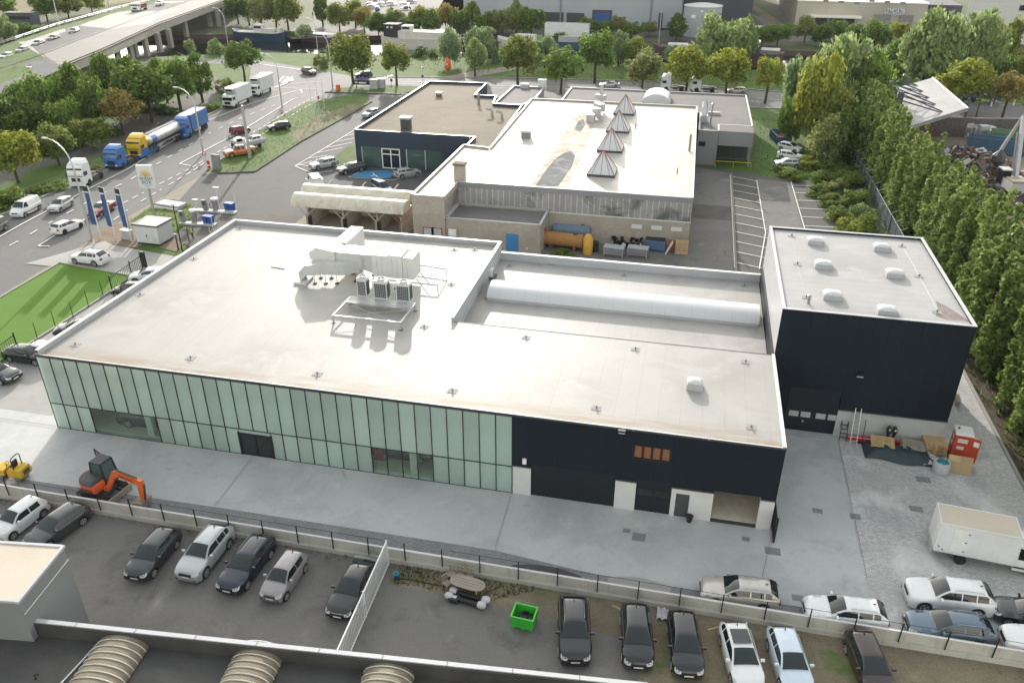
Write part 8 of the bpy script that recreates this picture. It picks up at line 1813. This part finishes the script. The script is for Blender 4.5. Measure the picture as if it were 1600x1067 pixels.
for i in range(3): k.box(-W2+.1+i*.5, -W2+.3+i*.5, -D2+.05, D2-.05, 0, .14)
obj('skid', k, 'green_bin', t); k = MB()
for x in (-.35, 0, .35): k.box(x-.03, x+.03, -D2-.02, -D2-.002, .16, Hh-.02)
obj('rib', k, 'green_bin', t); k = MB(); rng = random.Random(2)
for i in range(24): k.cb((rng.uniform(-.5, .5), rng.uniform(-.4, .4), rng.uniform(.3, .6)), (.25, .18, .12), 0, rng.random()*3)
obj('contents', k, 'black', t); LAST[0]['kind'] = 'stuff'; obj('carton', MB().cb((-.3, -.35, .66), (.3, .18, .08)), 'white', t)
c = G(731, 925); tb = thing('garden_table', 'oval weathered wooden garden table by the concrete wall', 'table', c, R(-8)); 
k = MB(); ov = lambda f, z: [(1.15*f*math.copysign(abs(math.cos(a))**.6, math.cos(a)), .52*f*math.copysign(abs(math.sin(a))**.75, math.sin(a)), z) for a in [i*PI/14 for i in range(28)]]
obj('table_top', k.rings([ov(1, .72), ov(1, .76)]), 'wood_grey', tb); obj('board_joint', MB().box(-.9, .9, -.012, .012, .759, .764).box(-1.0, 1.0, .2, .22, .759, .764).box(-1.0, 1.0, -.22, -.2, .759, .764), 'dark_grey', tb)
for x, y in ((-.7, -.25), (.7, -.25), (-.7, .25), (.7, .25)): obj('leg', MB().cb((x, y, .36), (.07, .07, .72)), 'wood_pale', tb)
def chair(label, c, rz):
    t = thing('garden_chair', label, 'chair', c, rz, 'weathered garden chairs'); obj('seat', MB().box(-.24, .24, -.24, .24, .42, .46), 'wood_grey', t); k = MB()
    for i in range(5): k.box(-.22+i*.1, -.17+i*.1, .22, .25, .5, .95)
    obj('backrest', k.box(-.25, .25, .21, .26, .95, 1.02), 'wood_grey', t)
    for x in (-.22, .22):
        for y in (-.22, .22): obj('leg', MB().cb((x, y, .21 if y < 0 else .5), (.05, .05, .42 if y < 0 else 1.0)), 'wood_grey', t)
    return t
ch = chair('weathered chair tucked left behind the oval table', G(706, 906), R(-8)); dup(ch, G(719, 908), R(-14), 'weathered chair in the middle behind the oval table'); dup(ch, G(733, 911), R(-2), 'weathered chair on the right behind the oval table'); dup(ch, G(699, 920), R(60), 'weathered chair standing off the left end of the oval table')
for i, (a, b, h) in enumerate(((734, 936, 'rear'), (727, 944, 'front'))):
    c = G(a, b); t = thing('pipe_roll', 'black corrugated pipe bundle with white bagged ends, %s one' % h, 'pipe', c, R(-8), 'corrugated pipe bundles'); k = MB(); rs = []
    for q in range(29): x = -.95+q*1.9/28; rs.append([(x, .17*(1 if q % 2 else .88)*math.cos(a_), .2+.17*(1 if q % 2 else .88)*math.sin(a_)) for a_ in [j*PI/5 for j in range(10)]])
    obj('pipe', k.rings(rs), 'black', t)
    for s in (-1, 1): obj('bag', MB().rings([[(s*x, r_*math.cos(a_)*(1+.2*math.sin(a_*3)), .24+r_*math.sin(a_)) for a_ in [j*PI/5 for j in range(10)]] for x, r_ in ((.85, .2), (1.05, .26), (1.3, .2), (1.38, .05))]), 'sack', t, 60)
t = thing('dark_box', 'dark blue crate at the left of the pipe bundles', 'crate', G(710, 940), R(-8)); obj('shell', MB().rings([[(x*f, y*f, z) for x, y in ((-.3, -.25), (.3, -.25), (.3, .25), (-.3, .25))] for f, z in ((.9, 0), (1, .35))]), 'trousers', t); obj('lid_paper', MB().cb((0, 0, .37), (.3, .2, .03)), 'sack', t)
t = thing('plastic_bag', 'torn clear plastic bag beside the second black car', 'bag', G(1035, 962)); rows = []
for j in range(6): rows.append([((i/6-.5)*.7, (j/5-.5)*.9, .04+.2*abs(math.sin(i*2.1+j*1.7))) for i in range(7)])
obj('film', MB().rings(rows, 0, False, False), 'sack', t, 20)
for a, b, rz, lb in ((1115, 983, .5, 'pale plank lying beside the white sedan'), (966, 952, -.4, 'short white batten by the black SUV tail')):
    t = thing('plank', lb, 'plank', G(a, b), rz); obj('board', MB().box(-.4, .4, -.05, .05, 0, .05), 'wood_pale', t)
t = thing('cleaning_stand', 'blue tap stand with hose at the foot of the white gate', 'tap', G(620, 905)); obj('stand', MB().box(-.08, .08, -.08, .08, 0, .5), 'blue_bin', t); obj('basin', MB().lathe((0, 0, .3), [(.05, 0), (.2, .12), (.2, .14)], 10), 'teal', t); obj('hose', MB().tube([(0, 0, .05), (1, .1, .03), (2.5, .0, .03), (3.4, .05, .03)], .03, 5), 'black', t)
# ------------------------------------------------------------------ rear yard tanks and stores
def lyingtank(label, a, b, L_, r_, m, rz=0.0, z0=0.35, saddle='grey'):
    c = G(a, b); t = thing('storage_tank', label, 'tank', c, rz); k = MB(); rs = []
    for x, f in ((-L_/2-.18, .4), (-L_/2-.1, .8), (-L_/2, 1), (L_/2, 1), (L_/2+.1, .8), (L_/2+.18, .4)): rs.append([(x, r_*f*math.cos(q*PI/10), z0+r_+r_*f*math.sin(q*PI/10)) for q in range(20)])
    obj('shell', k.rings(rs), m, t, 40)
    for x in (-L_*.3, L_*.3): obj('saddle', MB().cb((x, 0, z0*.5+.15), (.3, r_*1.4, z0+.5)), saddle, t)
    obj('manhole', MB().lathe((L_*.3, 0, z0+2*r_-.06), [(.3, 0), (.3, .14), (.02, .16)], 12), 'dark_grey', t); return t
lyingtank('grey blue cylindrical tank along the brick wall', 893, 376, 4.6, .95, 'tank_blue'); o_t = lyingtank('rusty orange tank lying in front of the grey blue one', 880, 388, 5.0, .85, 'tank_orange', R(-4), .3, 'rust')
t = thing('upright_tank', 'rusty yellow upright tank standing by the orange one', 'tank', G(918, 397)); obj('shell', MB().lathe((0, 0, 0), [(.55, 0), (.6, .1), (.6, 2.0), (.35, 2.5), (.08, 2.6)], 14), 'tank_yellow', t, 40); obj('valve', MB().tube([(0, 0, 2.6), (0, 0, 3.0)], .06, 6), 'steel', t)
t = thing('oil_drums', 'dark tyre stack behind the yellow tank', 'tyres', G(928, 392)); 
for i in range(4): obj('tyre', MB().lathe((0, 0, i*.3), [(.3, 0), (.55, .02), (.6, .14), (.55, .27), (.3, .28)], 14), 'rubber', t, 40)
for i, (a, b) in enumerate(((934, 377), (942, 378))): t = thing('drum', 'blue plastic drum, %s one by the brick wall' % ('left', 'right')[i], 'drum', G(a, b), 0, 'blue drums'); obj('barrel', MB().lathe((0, 0, 0), [(.36, 0), (.4, .3), (.4, 1.1), (.36, 1.4)], 12), 'blue_bin', t, 40); obj('lid', MB().lathe((0, 0, 0), [(.37, 1.4), (.3, 1.46), (.02, 1.46)], 12), 'trousers', t)
for i, (a, b) in enumerate(((959, 400), (996, 401))):
    t = thing('workbench', 'galvanised trolley bench with flat top, %s one in the rear yard' % ('left', 'right')[i], 'bench', G(a, b), R(-5), 'galvanised benches'); obj('top', MB().box(-1.25, 1.25, -.6, .6, 1.15, 1.25), 'grey_light', t); k = MB()
    for x in (-1.15, 1.15):
        for y in (-.5, .5): k.box(x-.05, x+.05, y-.05, y+.05, 0, 1.15)
    obj('frame', k.box(-1.2, 1.2, -.52, -.46, .3, .38).box(-1.2, 1.2, .46, .52, .3, .38), 'galv', t); obj('side_panel', MB().box(-1.1, 1.1, -.57, -.53, .45, 1.1), 'grey', t)
t = thing('machine_parts', 'jumble of black machine parts between the galvanised benches', 'machine parts', G(980, 386)); k = MB(); rng = random.Random(8)
for i in range(34): k.cb((rng.uniform(-1.8, 1.8), rng.uniform(-.5, .5), rng.uniform(.1, 1.1)), (rng.uniform(.15, .5), rng.uniform(.15, .4), rng.uniform(.1, .4)), 0, rng.random()*3)
obj('parts', k, 'black', t); LAST[0]['kind'] = 'stuff'; k = MB()
for i in range(14): k.cb((rng.uniform(-1.8, 1.8), rng.uniform(-.9, .2), rng.uniform(.1, .6)), (.35, .3, .2), 0, rng.random()*3)
obj('white_parts', k, 'white', t); LAST[0]['kind'] = 'stuff'
c = G(1023, 390); t = thing('blue_crate', 'large blue steel stillage with ribbed sides in the rear yard', 'crate', c, R(-4)); obj('shell', MB().box(-1.25, 1.25, -.7, .7, .15, 1.35), 'tank_blue', t); k = MB()
for i in range(5): k.box(-1.27, 1.27, -.73, -.702, .25+i*.22, .33+i*.22)
obj('rib', k, 'blue', t); obj('lid', MB().box(-1.2, 1.2, -.65, .65, 1.35, 1.42), 'trousers', t)
t = thing('cardboard_sheet', 'brown board leaning between the blue stillage and pallets', 'board', G(1048, 394), R(5)); obj('board', MB().box(-.55, .55, -.06, .06, 0, 1.6), 'wood_red', t)
t = thing('leaning_sheet', 'white panel leaning at an angle against the brown board', 'panel', G(1040, 396)); t.rotation_euler = (0, R(25), 0); obj('board', MB().box(-.05, .05, -.5, .5, 0, 1.7), 'white', t)
pallet('pale pallet standing upright at the workshop corner', G(1064, 397)+Vector((0, 0, .9)), 0, tilt=R(80)).scale = (1.3, 2.0, 1)
for i in range(6): pallet('pallet, %s from the ground in the loose stack against the workshop corner' % ordn[i], G(1066, 385)+Vector((.12*math.sin(i*3), 0, .1+i*.3)), R(14*math.sin(i*2.3)), 1, 'wood_red' if i % 2 else 'wood_pale').scale = (1, 1, 1.6)
bush('weeds in front of the orange tank', (880, 400), 391, 40, 'leaf_scrub', gS)
# skip on grass
def skip(label, a, b, L_, W_k, H_k, m, rz, inner='rust', z=0.0):
    c = G(a, b); t = thing('skip', label, 'skip', c, rz); k = MB(); hl, hw = L_/2, W_k/2; f = .9
    out_b = [(-hl*f, -hw*.95, .1), (hl*f, -hw*.95, .1), (hl*f, hw*.95, .1), (-hl*f, hw*.95, .1)]; out_t = [(-hl, -hw, H_k), (hl, -hw, H_k), (hl, hw, H_k), (-hl, hw, H_k)]
    in_t = [(x*.96, y*.93, H_k) for x, y, _ in out_t]; in_b = [(x*.95, y*.92, H_k*.45) for x, y, _ in out_b]
    obj('shell', k.rings([out_b, out_t, in_t, in_b], 0, True), m, t); obj('contents', MB().poly([(x, y, H_k*.46) for x, y, _ in in_b]), inner, t); k = MB(); n = int(L_/.7)
    for i in range(n+1):
        x = -hl*.93+i*(2*hl*.93)/n
        for s in (-1, 1): k.cb((x, s*(hw+.0), H_k*.52), (.09, .1, H_k*.86))
    obj('rib', k, m, t); return t
skip('open grey steel skip with rusty inside on the grass', 1218, 221, 6.2, 2.4, 1.5, 'container_blue', R(100))
# ------------------------------------------------------------------ scrap yard
skip('large dark blue scrap container with purple load', 1553, 240, 9.5, 2.6, 2.6, 'container_blue', R(-14), 'purple'); skip('long green scrap container with timber behind the blue one', 1600, 232, 12, 2.6, 2.6, 'container_green', R(-14), 'wood_pale')
for i, (a, b) in enumerate(((1509, 214), (1519, 215), (1526, 217), (1532, 219), (1541, 218))): t = thing('old_appliance', 'discarded pale appliance, %s from the left below the stone wall' % ordn[i], 'appliance', G(a, b), R(10*i-20), 'discarded appliances'); obj('housing', MB().box(-.8, .8, -.7, .7, 0, 2.6-.3*(i % 3)), 'trim_grey' if i % 2 else 'panel_white', t); obj('door', MB().box(-.6, .6, -.75, -.71, .3, 1.8), 'grey', t)
mat('rust_dark', (.15, .085, .055), .9, .2, 1.0)
rng = random.Random(21); k = MB()
for i in range(620):
    a, r_ = rng.random()*6.28, math.sqrt(rng.random()); x, y = 8.5*r_*math.cos(a), 9*r_*math.sin(a); h = 3.2*(1-r_**1.5)
    M = Matrix.Rotation(rng.random()*6, 3, 'X')@Matrix.Rotation(rng.random()*6, 3, 'Z'); k.cb((x, y, rng.uniform(.2, 1)*h+.15), (rng.uniform(.2, 1.9), rng.uniform(.15, .7), rng.uniform(.05, .4)), rng.choice((0, 0, 1, 1, 2, 2, 4, 4, 3)), 0, M)
c = P(1505, 262); o = obj('scrap_heap', k, ['scrap_metal', 'dark_grey', 'rust_dark', 'trim_grey', 'dirt_brown'], None, None, (c.x, c.y, 0)); o['kind'] = 'stuff'
k = MB()
for i in range(260):
    a, r_ = rng.random()*6.28, math.sqrt(rng.random()); M = Matrix.Rotation(rng.random()*6, 3, 'X')@Matrix.Rotation(rng.random()*6, 3, 'Z'); k.cb((4*r_*math.cos(a), 10*r_*math.sin(a), rng.uniform(.1, 1.6)*(1-r_)+.15), (rng.uniform(.2, 1.2), rng.uniform(.15, .5), rng.uniform(.05, .3)), rng.choice((0, 1, 1, 2)), 0, M)
c = P(1585, 318); o = obj('scrap_heap', k, ['scrap_metal', 'rust_dark', 'dark_grey'], None, None, (c.x, c.y, 0)); o['kind'] = 'stuff'
for a, b, w_, h in ((1444, 212, 2.2, 2.0), (1486, 212, 2.6, 2.4), (1420, 214, 3.5, 2.2)): t = thing('rusty_bin', 'dark rusty open bin %s below the tilted canopy' % {1444: 'in the middle', 1486: 'on the right', 1420: 'on the left'}[a], 'bin', G(a, b)); obj('shell', MB().box(-w_/2, w_/2, -1, 1, 0, h), 'rust', t); obj('contents', MB().box(-w_/2+.1, w_/2-.1, -.9, .9, h, h+.1), 'dark_grey', t)
c = G(1578, 305); mh = thing('material_handler', 'dirty white scrap handler with raised boom and grab in the scrap yard', 'excavator', c, R(95))
for s in (-1, 1): obj('track', MB().xprism([(-2.4, .3), (-2.1, 0), (2.1, 0), (2.4, .3), (2.2, .9), (-2.2, .9)], s*1.3-.35, s*1.3+.35), 'rubber', mh)
obj('body', MB().box(-3.0, 1.6, -1.5, 1.5, 1.1, 2.4), 'trim_grey', mh); obj('engine_deck', MB().box(-2.8, -.4, -1.4, 1.4, 2.4, 2.8), 'wood_grey', mh); obj('cab', MB().box(.5, 2.2, .4, 1.6, 1.3, 3.4), 'glass_dark', mh); obj('cab_roof', MB().box(.4, 2.3, .3, 1.7, 3.4, 3.55), 'trim_grey', mh)
obj('boom', MB().xprism([(.8, 2.0), (1.5, 2.0), (4.6, 10.3), (4.1, 10.6)], -.9, -.4), 'trim_grey', mh); obj('stick', MB().xprism([(4.2, 10.9), (4.7, 10.4), (8.6, 4.6), (8.2, 4.4)], -.85, -.45), 'trim_grey', mh); obj('hydraulic_ram', MB().tube([(1.9, -.3, 2.2), (4.0, -.3, 8.2)], .16, 6), 'steel', mh)
obj('grab', MB().rings([[(8.4+r_*math.cos(q*PI/4), -.65+r_*math.sin(q*PI/4), z) for q in range(8)] for r_, z in ((.2, 4.4), (1.0, 3.6), (1.1, 2.8), (.3, 1.9))]), 'dark_grey', mh)
# ------------------------------------------------------------------ people
def person(label, b, h, top_m, leg_m, rz=0.0, arms='down', cat='person'):
    g = G(*b); t = thing('person', label, cat, g, rz); s = h/1.78
    V = [(0, 0, .95), (0, 0, 1.15), (0, 0, 1.42), (0, .01, 1.52), (0, .02, 1.66), (-.1, 0, .9), (-.11, .02, .5), (-.11, 0, .08), (-.11, -.14, .04), (.1, 0, .9), (.11, .02, .5), (.11, 0, .08), (.11, -.14, .04),
         (-.19, 0, 1.42), (-.25, .02, 1.15), (-.24, -.08, .92), (.19, 0, 1.42), (.25, .02, 1.15), (.24, -.08, .92), (-.24, -.10, .83), (.24, -.10, .83)]
    Ed = [(0, 1), (1, 2), (2, 3), (3, 4), (0, 5), (5, 6), (6, 7), (7, 8), (0, 9), (9, 10), (10, 11), (11, 12), (2, 13), (13, 14), (14, 15), (2, 16), (16, 17), (17, 18), (15, 19), (18, 20)]
    rad = [.15, .14, .16, .06, .11, .10, .065, .045, .04, .10, .065, .045, .04, .07, .05, .038, .07, .05, .038, .04, .04]
    me = bpy.data.meshes.new('body'); me.from_pydata([tuple(c*s for c in v) for v in V], Ed, []); ob = bpy.data.objects.new('body', me); C.objects.link(ob)
    md = ob.modifiers.new('skin', 'SKIN'); 
    for i, r_ in enumerate(rad): me.skin_vertices[0].data[i].radius = (r_*s, r_*s*.85)
    me.skin_vertices[0].data[0].use_root = True; sb = ob.modifiers.new('sub', 'SUBSURF'); sb.levels = 1
    m2 = bpy.data.meshes.new_from_object(ob.evaluated_get(bpy.context.evaluated_depsgraph_get())); bpy.data.objects.remove(ob)
    m2.materials.clear(); 
    for m in ('skin', leg_m, top_m): m2.materials.append(M_[m])
    for p_ in m2.polygons:
        z = p_.center.z/s; p_.material_index = 0 if z > 1.5 or z < .0 or (z < .9 and abs(p_.center.x) > .2*s) else (1 if z < .95 else 2); p_.use_smooth = True
    link('body', m2, t)
    obj('hair', MB().rings([[(.105*f*math.cos(a)*s, (.02+.115*f*math.sin(a))*s, z*s) for a in [i*PI/5 for i in range(10)]] for f, z in ((.98, 1.68), (1, 1.72), (.7, 1.79), (.1, 1.81))]), 'hair', t, 60)
    return t
pn = person('person in yellow high visibility vest and dark trousers on the paved wash bay', (302, 374), 1.8, 'trousers', 'trousers', R(160)); obj('vest', MB().rings([[(.19*f*math.cos(a), .135*f*math.sin(a), z) for a in [i*PI/7 for i in range(14)]] for f, z in ((1.0, .92), (1.02, 1.15), (1.12, 1.38), (.8, 1.47))], 0, False), 'hivis', pn, 60)
person('tiny cyclist clad in black on the canal side road', (344, 93), 1.8, 'trousers', 'black', R(80)); person('tiny pedestrian in dark clothes on the far lane', (489, 27), 1.8, 'trousers', 'black')
bk = thing('bicycle', 'tiny bicycle under the black clad cyclist', 'bicycle', G(344, 94), R(10)); k = MB()
for x in (-.5, .5): obj('wheel', MB().tube([(x+.33*math.cos(a), 0, .34+.33*math.sin(a)) for a in [i*PI/8 for i in range(17)]], .025, 4), 'black', bk)
obj('frame', MB().tube([(-.5, 0, .34), (-.1, 0, .8), (.4, 0, .8), (.5, 0, .34)], .03, 4).tube([(-.1, 0, .8), (0, 0, .3), (.4, 0, .8)], .03, 4), 'black', bk)

# ------------------------------------------------------------------ thin air haze
hm = bpy.data.materials.new('haze'); hm.use_nodes = True; nt = hm.node_tree; nt.nodes.remove(nt.nodes['Principled BSDF'])
pv = nt.nodes.new('ShaderNodeVolumePrincipled'); pv.inputs['Color'].default_value = (.86, .91, 1, 1); pv.inputs['Density'].default_value = .00005; pv.inputs['Anisotropy'].default_value = .2
nt.links.new(pv.outputs[0], nt.nodes['Material Output'].inputs['Volume'])
M_['haze'] = hm
hz = obj('haze', MB().box(-2600, 2600, -500, 2700, -4, 46), 'haze'); hz['kind'] = 'stuff'
